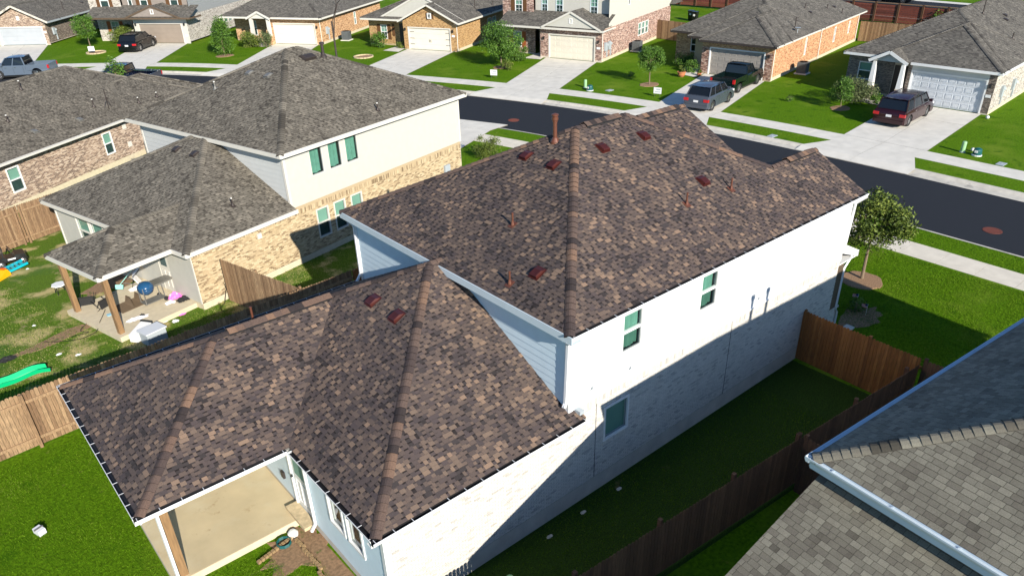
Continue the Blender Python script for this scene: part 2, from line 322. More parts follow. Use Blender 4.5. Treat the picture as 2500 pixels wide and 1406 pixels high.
class House:
    def __init__(s, name, O, ang, label, cat='house', group=None, style='far', single=0):
        s.root = empty(name, (O[0], O[1], O[2] if len(O) > 2 else 0), ang, label, cat, group)
        a = math.radians(ang); s.Rm = np.array([[math.cos(a), -math.sin(a), 0], [math.sin(a), math.cos(a), 0], [0, 0, 1]])
        s.O = np.array([O[0], O[1], O[2] if len(O) > 2 else 0], float)
        s.style = style; s.pieces = []; s.deck = MB(); s.capsL = []; s.single = single; s.r = random.Random(name)
        s.bricks = []; s.ntri = 0
    def wpt(s, P): return np.asarray(P, float) @ s.Rm.T + s.O
    # ---- roof
    def face(s, poly, style=None, shingles=True, dz=0.):
        """poly: 3D convex polygon, first edge = the eave"""
        P = [np.array(p, float) + (0, 0, dz) for p in poly]
        s.deck.add([p - (0, 0, .012) for p in P], [tuple(range(len(P)))])
        if not shingles: return
        st = STY[style or s.style]; E = st['E']; r = s.r
        t = P[1] - P[0]; t[2] = 0; t /= np.linalg.norm(t)
        n = None
        for i in range(1, len(P) - 1):
            n = np.cross(P[i] - P[0], P[i + 1] - P[0])
            if np.linalg.norm(n) > 1e-4: break
        n /= np.linalg.norm(n)
        if n[2] < 0: n = -n
        sl_ = np.cross(n, t); sl_ /= np.linalg.norm(sl_)
        if sl_[2] < 0: sl_ = -sl_
        o = P[0]; ab = [((p - o) @ t, (p - o) @ sl_) for p in P]; H = halfplanes(ab)
        bmax = max(b for a, b in ab); b = 0.
        while b < bmax - .01:
            b1 = b + E
            Q = [(a_, b_) for a_, b_ in ab]
            Q = clip(Q, 0, -1, -b); Q = clip(Q, 0, 1, b1)
            if len(Q) < 3: b = b1; continue
            a0 = min(q[0] for q in Q); a1 = max(q[0] for q in Q)
            a = a0 - r.uniform(0, .25); tooth = r.random() < .5; lastt = .5
            while a < a1:
                if st['slot']:
                    wd = r.uniform(*(st['tooth'] if tooth else st['slot']))
                    if tooth and r.random() < .12: wd *= 1.5
                else: wd = r.uniform(*st['tooth'])
                c = clip_rect(a, a + wd - (.006 if not st['slot'] else 0), b - .0, b1, H)
                if c:
                    if st['slot'] and not tooth:
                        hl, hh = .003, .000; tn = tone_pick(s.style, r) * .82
                    else:
                        hl, hh = st['lift'], .003; tn = tone_pick(s.style, r)
                    tn = min(1, max(.08, tn + .07 * math.sin(a * 1.9 + b * 2.7 + 3 * math.sin(b * .8)) + .05 * math.sin(a * 5.1 - b * 3.3)))
                    V = [o + t * x + sl_ * y + n * (hl + (hh - hl) * (y - b) / E) for x, y in c]
                    W = [o + t * x + sl_ * y - n * .004 for x, y in c]
                    s.pieces.append((V, W, tn, (not tooth) and bool(st['slot']), sl_, n))
                a += wd
                if st['slot']: tooth = not tooth
            b = b1
    def piece_mesh(s, mb, pc):
        V, W, tn, slot, sl_, n = pc; k = len(V)
        F = [tuple(range(k))] + [(i, k + i, k + (i + 1) % k, (i + 1) % k) for i in range(k)]
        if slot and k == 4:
            # printed granule band at the recessed strip's top, darkened to paint the teeth's shadow
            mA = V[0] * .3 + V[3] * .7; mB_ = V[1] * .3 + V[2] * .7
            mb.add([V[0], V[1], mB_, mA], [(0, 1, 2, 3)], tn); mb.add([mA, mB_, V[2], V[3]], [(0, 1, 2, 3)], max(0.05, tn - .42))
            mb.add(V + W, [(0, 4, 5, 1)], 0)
        elif s.style == 'tan' and k == 4:
            u = .35 + .3 * ((tn * 97) % 1); m1 = V[0] * (1 - u) + V[1] * u; m2 = V[3] * (1 - u) + V[2] * u; t2 = min(1, tn + .16 * (((tn * 53) % 1) - .5))
            mb.add([V[0], m1, m2, V[3]], [(0, 1, 2, 3)], tn); mb.add([m1, V[1], V[2], m2], [(0, 1, 2, 3)], t2); mb.add(V + W, F[1:], 0)
        else:
            mb.add(V + W, F[:1], tn); mb.add(V + W, F[1:], 0)
    def cap(s, p, q, na, nb, wdt=.15, E=None, style=None):
        """ridge / hip caps from low end p to high end q; na, nb = normals of the two slopes"""
        p = np.array(p, float); q = np.array(q, float); L_ = np.linalg.norm(q - p)
        if L_ < .05: return
        d = (q - p) / L_; E = E or .15
        sides = []
        for nn in (na, nb):
            nn = np.array(nn, float); nn /= np.linalg.norm(nn); c = np.cross(d, nn); c /= np.linalg.norm(c)
            sides.append((c, nn))
        # make side vectors point away from each other and downwards
        cA, nA = sides[0]; cB, nB = sides[1]
        if cA[2] > 0 or (abs(cA[2]) < 1e-6 and cA @ nB > 0): cA = -cA
        if cB[2] > 0: cB = -cB
        up = nA + nB; up /= np.linalg.norm(up)
        k = 0; tn = s.r.uniform(.3, .9); run = 0
        while k * E < L_:
            t0, t1 = k * E, min((k + 1) * E + .03, L_ + .02)
            if run <= 0: tn = s.r.choice([.05, .3, .55, .6, .8, .95]); run = s.r.choice([1, 1, 2, 2, 3, 4])
            run -= 1
            V = []
            for tt, lift in ((t0, .034), (t1, .016)):
                c = p + d * tt
                V += [c + cA * wdt + nA * lift * .6, c + cA * wdt * .55 + nA * (lift + .006), c + cA * wdt * .18 + up * (lift + .012),
                      c + cB * wdt * .18 + up * (lift + .012), c + cB * wdt * .55 + nB * (lift + .006), c + cB * wdt + nB * lift * .6]
            c = p + d * t0
            V += [c + cA * wdt - nA * .01, c - up * .01, c + cB * wdt - nB * .01]
            e1 = p + d * t1
            V += [e1 + cA * wdt - nA * .01, e1 + cB * wdt - nB * .01]
            F = [(i, i + 1, i + 7, i + 6) for i in range(5)] + [(0, 12, 13, 14, 5, 4, 3, 2, 1), (0, 6, 15, 12), (5, 14, 16, 11)]
            s.capsL.append((V, F, max(.12, tn * .9 + s.r.uniform(0, .1)))); k += 1
    def finish_roof(s, capmat=None, name='roof', single_caps=False):
        st = STY[s.style]; m = M[st['m']]
        s.roof = s.deck.obj(name, M['shingle_far'] if s.style != 'brown' else M['cap_brown'], s.root)
        pcs = s.pieces; best = set()
        if s.single and pcs:
            C = s.wpt(np.array([np.mean(p[0], axis=0) for p in pcs])); X, Y, D = px(C)
            sz = np.array([np.linalg.norm(p[0][1] - p[0][0]) for p in pcs]) * FPX / np.maximum(D, .1)
            ok = (X > 0) & (X < 2500) & (Y > 0) & (Y < 1406) & (D > 0) & np.array([(not p[3]) and len(p[0]) == 4 for p in pcs])
            NN = np.array([p[5] for p in pcs]) @ s.Rm.T
            ok &= np.einsum('ij,ij->i', NN, CP - C) > 0
            sc_ = np.where(ok, sz, -1); idx = np.argsort(-sc_)[:s.single]; best = set(int(i) for i in idx if sc_[i] > 8)
        rest = MB()
        for i, pc in enumerate(pcs):
            if i in best:
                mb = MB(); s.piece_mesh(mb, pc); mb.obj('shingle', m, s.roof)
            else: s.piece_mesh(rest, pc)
        if rest.F: rest.obj('shingles', m, s.roof, kind='stuff')
        cm = capmat or m
        if single_caps:
            C = s.wpt(np.array([np.mean(v[0], axis=0) for v in s.capsL])); X, Y, D = px(C)
            big = set(np.argsort(np.where((X > 0) & (X < 2500) & (Y < 1406), D, 1e6))[:230].tolist()); rest = MB()
            for i, (V, F, t) in enumerate(s.capsL):
                q = mb = MB() if i in big else rest
                q.add(V, F[:5], t); q.add(V, F[5:], 0)
                if i in big: q.obj('ridge_cap', cm, s.roof)
            if rest.F: rest.obj('ridge_caps', cm, s.roof, kind='stuff')
        elif s.capsL:
            mb = MB()
            for V, F, t in s.capsL: mb.add(V, F[:5], t); mb.add(V, F[5:], 0)
            mb.obj('ridge_caps', cm, s.roof, kind='stuff')
        return s.roof
    def hip(s, x0, x1, y0, y1, ze, p, front='hip', back='hip', dz=0, sh=True, caps=True, left=True):
        """hipped or gabled roof over a rectangle, ridge along the longer axis (or x when a gable is asked for)"""
        g = front == 'gable' or back == 'gable'
        nR, nL, nF, nB = (0, -p, 1), (0, p, 1), (-p, 0, 1), (p, 0, 1)
        if g or (x1 - x0) >= (y1 - y0):
            h = (y1 - y0) / 2; ym = (y0 + y1) / 2; zr = ze + p * h
            xa = x0 if front == 'gable' else x0 + h; xb = x1 if back == 'gable' else x1 - h
            A, B_, C, D = (x0, y0, ze), (x1, y0, ze), (x1, y1, ze), (x0, y1, ze); U, V = (xa, ym, zr), (xb, ym, zr)
            s.face([A, B_, V, U] if xb - xa > .02 else [A, B_, V], shingles=sh, dz=dz)
            s.face([C, D, U, V] if xb - xa > .02 else [C, D, U], shingles=sh and left, dz=dz)
            if front != 'gable': s.face([D, A, U], shingles=sh, dz=dz)
            if back != 'gable': s.face([B_, C, V], shingles=False, dz=dz)
            if caps:
                if front != 'gable': s.cap(A, U, nR, nF); s.cap(D, U, nL, nF)
                if back != 'gable': s.cap(B_, V, nR, nB)
                if xb - xa > .1: s.cap(U, V, nR, nL)
        else:
            h = (x1 - x0) / 2; xm = (x0 + x1) / 2; zr = ze + p * h
            A, B_, C, D = (x0, y0, ze), (x1, y0, ze), (x1, y1, ze), (x0, y1, ze); U, V = (xm, y0 + h, zr), (xm, y1 - h, zr)
            s.face([A, B_, U], shingles=sh, dz=dz); s.face([D, A, U, V], shingles=sh, dz=dz)
            s.face([C, D, V], shingles=sh and left, dz=dz); s.face([B_, C, V, U], shingles=False, dz=dz)
            if caps: s.cap(A, U, nR, nF); s.cap(D, V, nL, nF); s.cap(U, V, nF, nB); s.cap(B_, U, nR, nB)
    # ---- facades; face 'F' looks to -x, 'R' looks to -y
    def pt(s, f, c, h, z, off=0.): return (c - off, h, z) if f == 'F' else (h, c - off, z)
    def quad(s, mb, f, c, h0, h1, z0, z1, off=0, t=.5):
        if f == 'F': h0, h1 = h1, h0
        mb.add([s.pt(f, c, h0, z0, off), s.pt(f, c, h1, z0, off), s.pt(f, c, h1, z1, off), s.pt(f, c, h0, z1, off)], [(0, 1, 2, 3)], t)
    def bx(s, mb, f, c, h0, h1, z0, z1, o0, o1, t=.5):
        a = s.pt(f, c, h0, z0, o0); b = s.pt(f, c, h1, z1, o1)
        mb.box(tuple(min(x, y) for x, y in zip(a, b)), tuple(max(x, y) for x, y in zip(a, b)), t)
    def wall(s, f, c, h0, h1, z0, z1, m, holes=(), poly=None, name='wall', depth=.13):
        mb = MB()
        if poly: mb.add([s.pt(f, c, h, z) for h, z in poly], [tuple(range(len(poly)))])
        else:
            hs = sorted({h0, h1, *[v for q in holes for v in q[:2] if h0 < v < h1]}); zs = sorted({z0, z1, *[v for q in holes for v in q[2:] if z0 < v < z1]})
            for i in range(len(hs) - 1):
                for j in range(len(zs) - 1):
                    a, b = (hs[i] + hs[i + 1]) / 2, (zs[j] + zs[j + 1]) / 2
                    if any(q[0] < a < q[1] and q[2] < b < q[3] for q in holes): continue
                    s.quad(mb, f, c, hs[i], hs[i + 1], zs[j], zs[j + 1])
            for q in holes:   # reveals
                a0, a1, b0, b1 = q
                for (u0, v0, u1, v1) in ((a0, b0, a1, b0), (a1, b0, a1, b1), (a1, b1, a0, b1), (a0, b1, a0, b0)):
                    mb.add([s.pt(f, c, u0, v0), s.pt(f, c, u1, v1), s.pt(f, c, u1, v1, -depth), s.pt(f, c, u0, v0, -depth)], [(0, 1, 2, 3)])
        return mb.obj(name, m, s.root)
    def brickwork(s, wall, f, c, h0, h1, z0, z1, m, holes=(), poly=None, single=0, bw=.155, bh=.045, j=.010, soldier=None, proud=.007, sc_=1.):
        r = s.r; P = []; H = halfplanes(poly) if poly else None
        rowh = bh + j; z = z0; row = 0
        top = z1 - (.21 if soldier else 0)
        while z < top - .02:
            h = h0 - (row % 2) * (bw + j) / 2
            while h < h1:
                a0, a1, b0, b1 = max(h, h0), min(h + bw, h1), z, min(z + bh, top)
                h += bw + j
                if a1 - a0 < .025: continue
                segs = [(a0, a1)]
                for q in holes:
                    if b1 > q[2] - .005 and b0 < q[3] + .005:
                        ns = []
                        for u, v in segs:
                            if v <= q[0] or u >= q[1]: ns.append((u, v)); continue
                            if u < q[0] - .03: ns.append((u, q[0]))
                            if v > q[1] + .03: ns.append((q[1], v))
                        segs = ns
                for u, v in segs:
                    if H:
                        cc = clip_rect(u, v, b0, b1, H)
                        if not cc: continue
                        P.append((cc, r.random(), proud + r.uniform(-.002, .002)))
                    else: P.append(([(u, b0), (v, b0), (v, b1), (u, b1)], r.random(), proud + r.uniform(-.002, .002)))
            z += rowh; row += 1
        if soldier:
            h = h0
            while h < h1 - .03:
                b = [(h, top), (min(h + bh, h1), top), (min(h + bh, h1), z1), (h, z1)]
                if not any(h > q[0] - .05 and h < q[1] and z1 > q[2] and top < q[3] for q in holes): P.append((b, r.random(), proud + .002))
                h += rowh
        best = set()
        if single:
            C = s.wpt(np.array([s.pt(f, c, np.mean([p[0] for p in b[0]]), np.mean([p[1] for p in b[0]])) for b in P])); X, Y, D = px(C)
            ok = (X > 0) & (X < 2500) & (Y > 0) & (Y < 1406)
            sz = np.where(ok, 1 / D, -1) * np.array([b[0][1][0] - b[0][0][0] for b in P]); idx = np.argsort(-sz)[:single]; best = set(int(i) for i in idx if sz[i] > 0)
        rest = MB()
        for i, (b, t, o) in enumerate(P):
            k = len(b); V = [s.pt(f, c, u, v, o) for u, v in b] + [s.pt(f, c, u, v, -.004) for u, v in b]
            F = [tuple(range(k))] + [(a, (a + 1) % k, k + (a + 1) % k, k + a) for a in range(k)]
            if i in best:
                mb = MB(); mb.add(V, F, t); mb.obj('brick', m, wall)
            else: rest.add(V, F, t)
        if rest.F: rest.obj('bricks', m, wall, kind='stuff')
    def siding(s, wall, f, c, h0, h1, z0, z1, m, e=.17, polyfn=None):
        z = z0
        while z < z1 - .02:
            a, b = (h0, h1) if polyfn is None else polyfn(z + e / 2)
            if b - a > .08:
                z2 = min(z + e + .01, z1); mb = MB()
                V = [s.pt(f, c, a, z, .016), s.pt(f, c, b, z, .016), s.pt(f, c, b, z2, .004), s.pt(f, c, a, z2, .004), s.pt(f, c, a, z, 0), s.pt(f, c, b, z, 0), s.pt(f, c, b, z2, 0), s.pt(f, c, a, z2, 0)]
                mb.add(V, [(0, 1, 2, 3), (0, 4, 5, 1), (1, 5, 6, 2), (3, 7, 4, 0)]); mb.obj('siding_board', m, wall)
            z += e
    def window(s, f, c, h0, h1, z0, z1, trim='trim', cover='blind', lower='screen', mid=True, fr=.055, sill=None, grid=False, label=None, proud=.03):
        mb = MB()
        for a0, a1, b0, b1 in ((h0, h1, z0, z0 + fr), (h0, h1, z1 - fr, z1), (h0, h0 + fr, z0 + fr, z1 - fr), (h1 - fr, h1, z0 + fr, z1 - fr)):
            s.bx(mb, f, c, a0, a1, b0, b1, -.08, proud)
        zm = (z0 + z1) / 2
        if mid: s.bx(mb, f, c, h0 + fr, h1 - fr, zm - .028, zm + .028, -.07, .012)
        wdw = mb.obj('window', M[trim], s.root, label=label)
        mb = MB()
        for b0, b1 in ((zm + .0, z1 - fr), (z0 + fr, zm)) if mid else ((z0 + fr, z1 - fr),):
            for q in ((h0 + fr, h1 - fr, b0, b0 + .022), (h0 + fr, h0 + fr + .018, b0 + .022, b1), (h1 - fr - .018, h1 - fr, b0 + .022, b1)): s.bx(mb, f, c, *q, -.05, -.012)
        mb.obj('sash', M['sash'], wdw)
        for k, (b0, b1) in enumerate(((zm, z1 - fr), (z0 + fr, zm)) if mid else ((z0 + fr, z1 - fr),)):
            mb = MB(); s.quad(mb, f, c, h0 + fr, h1 - fr, b0, b1, -.03); mb.obj('pane', GL if k == 0 else GLD, wdw)
        if grid:
            mb = MB(); hm = (h0 + h1) / 2
            s.bx(mb, f, c, hm - .012, hm + .012, z0 + fr, z1 - fr, -.05, -.022)
            for q in (.25, .75): s.bx(mb, f, c, h0 + fr, h1 - fr, z0 + (z1 - z0) * q - .012, z0 + (z1 - z0) * q + .012, -.05, -.022)
            mb.obj('glazing_bar', M[trim], wdw)
        if cover == 'curtain':
            mb = MB(); n = 22; V = []
            gap = s.r.uniform(.82, .93)
            for i in range(n + 1):
                u = i / n; h = h0 + fr + (h1 - h0 - 2 * fr) * u * gap; o = -.085 - .02 * math.sin(u * 40) - .008 * math.sin(u * 17)
                V += [s.pt(f, c, h, z0 + fr + .05 + .02 * math.sin(u * 9), o), s.pt(f, c, h, z1 - fr, o)]
            mb.add(V, [(2 * i, 2 * i + 2, 2 * i + 3, 2 * i + 1) for i in range(n)]); mb.obj('curtain', M['curtain'], wdw)
        elif cover == 'blind':
            mb = MB(); zb = zm + .0 if lower == 'screen' else z0 + fr
            s.quad(mb, f, c, h0 + fr, h1 - fr, zb, z1 - fr, -.085); mb.obj('blind', M['blind'], wdw)
            if lower == 'screen':
                mb = MB(); s.quad(mb, f, c, h0 + fr, h1 - fr, z0 + fr, zm, -.10); mb.obj('insect_screen', M['screen'], wdw)
        mb = MB(); s.quad(mb, f, c, h0 + .01, h1 - .01, z0 + .01, z1 - .01, -.128); mb.obj('window_back', M['dark'], wdw)
        if sill:
            mb = MB(); h = h0 - .04; k = 0
            while h < h1 + .02:
                s.bx(mb, f, c, h, h + .065, z0 - .11, z0 - .004, -.02, .045 + s.r.uniform(-.003, .003), s.r.random()); h += .077
            mb.obj('sill', sill, wdw)
        return wdw
    def shutter(s, f, c, h0, h1, z0, z1, m):
        mb = MB(); n = 3; wd = (h1 - h0) / n
        for i in range(n): s.bx(mb, f, c, h0 + i * wd + .006, h0 + (i + 1) * wd - .006, z0, z1, .004, .03)
        for zz in (z0 + .15, z1 - .25): s.bx(mb, f, c, h0, h1, zz, zz + .1, .03, .045)
        mb.obj('shutter', m, s.root)
    def garage(s, f, c, h0, h1, z1, m, rows=4, cols=8, flush=False, z0=.03, trim='trim'):
        mb = MB(); s.bx(mb, f, c, h0, h1, z0, z1, -.16, -.12); 
        rh = (z1 - z0) / rows
        g = mb.obj('garage_door', m, s.root)
        for i in range(rows):
            mb = MB(); s.bx(mb, f, c, h0 + .01, h1 - .01, z0 + i * rh + .008, z0 + (i + 1) * rh - .008, -.12, -.105)
            if not flush:
                cw = (h1 - h0 - .2) / cols
                for k in range(cols):
                    a = h0 + .1 + k * cw + .06; b = h0 + .1 + (k + 1) * cw - .06; q0, q1 = z0 + i * rh + .1, z0 + (i + 1) * rh - .1
                    s.bx(mb, f, c, a, b, q0, q0 + .02, -.105, -.088); s.bx(mb, f, c, a, b, q1 - .02, q1, -.105, -.088)
                    s.bx(mb, f, c, a, a + .02, q0 + .02, q1 - .02, -.105, -.088); s.bx(mb, f, c, b - .02, b, q0 + .02, q1 - .02, -.105, -.088)
                    s.bx(mb, f, c, a + .05, b - .05, q0 + .05, q1 - .05, -.105, -.092)
            mb.obj('door_panel', m, g)
        mb = MB()
        for a0, a1, b0, b1 in ((h0 - .1, h0, z0, z1 + .1), (h1, h1 + .1, z0, z1 + .1), (h0, h1, z1, z1 + .1)): s.bx(mb, f, c, a0, a1, b0, b1, -.10, .02)
        mb.obj('door_trim', M[trim], s.root)
        return g
    def fascia(s, p, q, out, h=.17, m='trim', soffit=.0, name='fascia', t=.03):
        p = np.array(p, float); q = np.array(q, float); o = np.array((out[0], out[1], 0), float); o /= np.linalg.norm(o)
        mb = MB(); V = []
        for a in (p, q):
            for dx, dz in ((0, .0), (t, .0), (t, -h), (0, -h)): V.append(a + o * dx + (0, 0, dz))
        mb.add(V, [(0, 1, 5, 4), (1, 2, 6, 5), (2, 3, 7, 6), (3, 0, 4, 7), (0, 3, 2, 1), (4, 5, 6, 7)])
        if soffit: mb.add([p + (0, 0, -h + .01), q + (0, 0, -h + .01), q - o * soffit + (0, 0, -h + .01), p - o * soffit + (0, 0, -h + .01)], [(0, 1, 2, 3)])
        return mb.obj(name, M[m], s.root)
    def eaves(s, x0, x1, y0, y1, ze, over=.35, m='trim', h=.17, sides='FRLB'):
        c = {'F': ((x0, y1, ze), (x0, y0, ze), (-1, 0)), 'R': ((x0, y0, ze), (x1, y0, ze), (0, -1)), 'B': ((x1, y0, ze), (x1, y1, ze), (1, 0)), 'L': ((x1, y1, ze), (x0, y1, ze), (0, 1))}
        for k in sides: s.fascia(*c[k], m=m, soffit=over, h=h)
    def rake(s, pa, pb, m='trim', w_=.16):     # sloping barge board on a gable facing -x
        mb = MB(); mb.bar((pa[0] - .015, pa[1], pa[2] - w_ / 2), (pb[0] - .015, pb[1], pb[2] - w_ / 2), .03, w_, up=(0, 0, 1)); mb.obj('barge_board', M[m], s.root)
    def prop(s, mb_fn, name, m, P, **k):
        mb = MB(); mb_fn(mb, np.array(P, float)); return mb.obj(name, m, s.root, **k)
    # roof penetrations; sn = unit normal tilt as (px, py): slope rises along this plan direction
    def vent_pipe(s, P, hgt=.35, r=.04, m='vent_grey', up=(0, 1), p=.5, capm=None):
        P = np.array(P, float); mb = MB()
        sv = np.array((up[0], up[1], p)); sv /= np.linalg.norm(sv); tv = np.array((-up[1], up[0], 0.)); nn = np.cross(tv, sv); nn = nn if nn[2] > 0 else -nn
        c = P + nn * .012; V = [c + sv * a * .11 + tv * b * .09 for a, b in ((-1, -1), (-1, 1), (1, 1), (1, -1))]
        mb.add(V + [v + nn * .008 for v in V], [(4, 5, 6, 7), (0, 1, 5, 4), (1, 2, 6, 5), (2, 3, 7, 6), (3, 0, 4, 7)])
        mb.lathe(P + nn * .015 - (0, 0, .03), [(r * 2.2, 0), (r * 2.1, .04), (r * 1.25, .12), (r * 1.1, .14)], 12)
        mb.tube([P, P + (0, 0, hgt)], r, 10)
        o = mb.obj('vent_pipe', M[m], s.root)
        mb = MB(); mb.lathe(P + (0, 0, hgt), [(r * 1.15, -.03), (r * 1.15, .01), (r * .8, .012)], 10); mb.obj('pipe_rim', M[capm or m], o)
        return o
    def box_vent(s, P, m='vent_red', up=(0, 1), p=.5, w_=.13, l=.15, h=.085):
        P = np.array(P, float); sv = np.array((up[0], up[1], p), float); sv /= np.linalg.norm(sv); tv = np.array((-up[1], up[0], 0.)); nn = np.cross(tv, sv); nn = nn if nn[2] > 0 else -nn
        mb = MB(); c = P + nn * .012
        fl = [c + sv * a * (l + .04) + tv * b * (w_ + .035) for a, b in ((-1, -1), (-1, 1), (1, 1), (1, -1))]
        mb.add(fl + [v + nn * .007 for v in fl], [(4, 5, 6, 7), (0, 1, 5, 4), (1, 2, 6, 5), (2, 3, 7, 6), (3, 0, 4, 7)])
        prof = [(-1, .03), (-1, .85), (-.8, 1), (.35, .95), (1, .35), (1, .03)]
        V = [c + sv * a * l + nn * hh * h + tv * b * w_ * (1 if hh < .9 else .86) for b in (-1, 1) for a, hh in prof]; k = len(prof)
        mb.add(V, [(i, i + 1, k + i + 1, k + i) for i in range(k - 1)] + [tuple(range(k)), tuple(range(2 * k - 1, k - 1, -1))])
        return mb.obj('roof_vent', M[m], s.root)

# ================================================================== SETTING
def catmull(P, n=8):
    P = [np.array(p, float) for p in P]; out = []
    for i in range(len(P) - 1):
        a, b, c, d = P[max(i - 1, 0)], P[i], P[i + 1], P[min(i + 2, len(P) - 1)]
        for k in range(n):
            t = k / n; out.append(.5 * ((2 * b) + (-a + c) * t + (2 * a - 5 * b + 4 * c - d) * t * t + (-a + 3 * b - 3 * c + d) * t ** 3))
    out.append(P[-1]); return np.array(out)
FAR = catmull([(31.1, -160), (31.1, -60), (31.15, -20), (31.15, 0), (30.9, 11), (30.1, 19.5), (28.4, 28.5), (25.2, 38), (20.5, 48), (14.7, 58.5), (8.9, 66.6), (0, 75.0), (-12, 83.5), (-40, 99), (-110, 130)])
TG = np.gradient(FAR, axis=0); TG /= np.linalg.norm(TG, axis=1)[:, None]; NM = np.stack([TG[:, 1], -TG[:, 0]], 1)
def off(d): return FAR + NM * d
def strip(name, d0, d1, z0, z1, m, kind='structure', parent=None):
    A, B_ = off(d0), off(d1); n = len(A)
    V = [(x, y, z0) for x, y in A] + [(x, y, z1) for x, y in B_]
    return mobj(name, V, [(i, n + i, n + i + 1, i + 1) for i in range(n - 1)], m, parent, kind=kind)
def sheet(name, poly, z, m, kind='structure', parent=None):
    return mobj(name, [(x, y, z) for x, y in poly], [tuple(range(len(poly)))], m, parent, kind=kind)
sheet('ground', [(-900, -900), (900, -900), (900, 900), (-900, 900)], -.2, M['grass'])
road = strip('road', -6.95, .02, -.12, -.12, M['asphalt'])
strip('gutter', 0.02, .62, -.119, -.10, M['kerb']); strip('kerb', .62, .86, -.10, .012, M['kerb']); strip('kerb', .86, 1.0, .012, .012, M['kerb'])
strip('kerb', -7.10, -6.95, .012, -.0, M['kerb']); strip('kerb', -6.95, -6.94, 0, -.13, M['kerb'])
strip('grass_verge', 1.0, 2.86, 0, 0, M['grass']); strip('lawn', 4.44, 47, 0, 0, M['grass'])
strip('grass_verge', -8.72, -7.10, 0, 0, M['grass'])
strip('path_bed', 2.86, 4.44, -.02, -.02, M['mulch']); strip('path_bed', -10.2, -8.72, -.02, -.02, M['mulch'])
# near lawn: everything on our side of the near sidewalk
nl = [tuple(p) for p in off(-10.2)]
mobj('lawn', [(x, y, 0) for x, y in nl] + [(-200, 130, 0), (-200, -160, 0)], [tuple(range(len(nl) + 2))], M['grass'], kind='structure')

def slabs(parent, quad, nu, nv, z, m, th=.05, gap=.006):
    """quad = 4 ground corners a,b,c,d (a-b along u, a-d along v); one object per slab"""
    a, b, c, d = [np.array(q, float) for q in quad]
    f = lambda u, v: (a * (1 - u) + b * u) * (1 - v) + (d * (1 - u) + c * u) * v
    for i in range(nu):
        for k in range(nv):
            q = [f(i / nu, k / nv), f((i + 1) / nu, k / nv), f((i + 1) / nu, (k + 1) / nv), f(i / nu, (k + 1) / nv)]
            ce = sum(q) / 4; q = [ce + (x - ce) * (1 - gap * 2 / max(.5, np.linalg.norm(x - ce))) for x in q]
            mb = MB(); zz = z + R.uniform(-.002, .002)
            mb.add([(x[0], x[1], zz) for x in q], [(0, 1, 2, 3)]); mb.add([(x[0], x[1], zz) for x in q] + [(x[0], x[1], zz - th) for x in q], [(0, 4, 5, 1), (1, 5, 6, 2), (2, 6, 7, 3), (3, 7, 4, 0)], mi=1)
            mb.obj('slab', [m, M['joint']], parent)
def walk_strip(name, d0, d1, z, m, s0, s1, ln=1.52):
    """sidewalk: slabs along the street; s = arc length measured on the far kerb"""
    seg = np.linalg.norm(np.diff(FAR, axis=0), axis=1); S = np.concatenate([[0], np.cumsum(seg)])
    A, B_ = off(d0), off(d1)
    root = strip(name, d0 + .02, d1 - .02, z - .045, z - .045, M['mulch'])
    P = lambda Q, s: np.array([np.interp(s, S, Q[:, 0]), np.interp(s, S, Q[:, 1])])
    s = s0
    while s < s1:
        e = s + ln - .012
        mb = MB(); q = [P(A, s), P(B_, s), P(B_, e), P(A, e)]; zz = z + R.uniform(-.002, .002)
        mb.add([(x[0], x[1], zz) for x in q] + [(x[0], x[1], zz - .05) for x in q], [(0, 1, 2, 3), (0, 4, 5, 1), (1, 5, 6, 2), (2, 6, 7, 3), (3, 7, 4, 0)])
        mb.obj('slab', m, root); s += ln
walk_strip('sidewalk', 2.86, 4.44, .012, M['concrete'], 140, 285)
walk_strip('sidewalk', -10.2, -8.72, .012, M['concrete_near'], 148, 208)

def driveway(name, lot, garage, nu=2, nv=3, m='concrete', flare=.9, walk=None):
    """lot = two points on the lot side of the kerb (right, left), garage = two points at the door (right, left)"""
    p, q = np.array(lot[0], float), np.array(lot[1], float)
    nearest = lambda pt, d: off(d)[np.argmin(np.linalg.norm(FAR - pt, axis=1))]
    def proj(pt, d):           # point on offset line d nearest to pt
        Q = off(d); best = None
        for i in range(len(Q) - 1):
            ab = Q[i + 1] - Q[i]; t = np.clip(((pt - Q[i]) @ ab) / (ab @ ab), 0, 1); r = Q[i] + ab * t; e = np.linalg.norm(r - pt)
            if best is None or e < best[0]: best = (e, r)
        return best[1]
    a, b = proj(p, 4.46), proj(q, 4.46)
    root = sheet(name, [a, garage[0], garage[1], b], .003, M['joint'])
    slabs(root, [a, garage[0], garage[1], b], nv, nu, .022, M[m])
    a2, b2 = proj(p, 2.84), proj(q, 2.84); slabs(root, [a2, a, b, b2], 1, nu, .021, M[m])
    t = (b2 - a2) / np.linalg.norm(b2 - a2)
    a3, b3 = proj(a2 - t * flare, .86), proj(b2 + t * flare, .86)
    mb = MB(); mid = (a2 + b2) / 2; mid3 = (a3 + b3) / 2
    for (u, v, x, y) in ((a2, mid - t * .006, mid3 - t * .006, a3), (mid + t * .006, b2, b3, mid3 + t * .006)):
        mb = MB(); g0, g1 = proj(y, .05), proj(x, .05)
        mb.add([(u[0], u[1], .02), (v[0], v[1], .02), (x[0], x[1], .018), (y[0], y[1], .018), (g1[0], g1[1], -.098), (g0[0], g0[1], -.098)], [(0, 1, 2, 3), (3, 2, 4, 5)])
        mb.obj('apron', M[m], root)
    return root

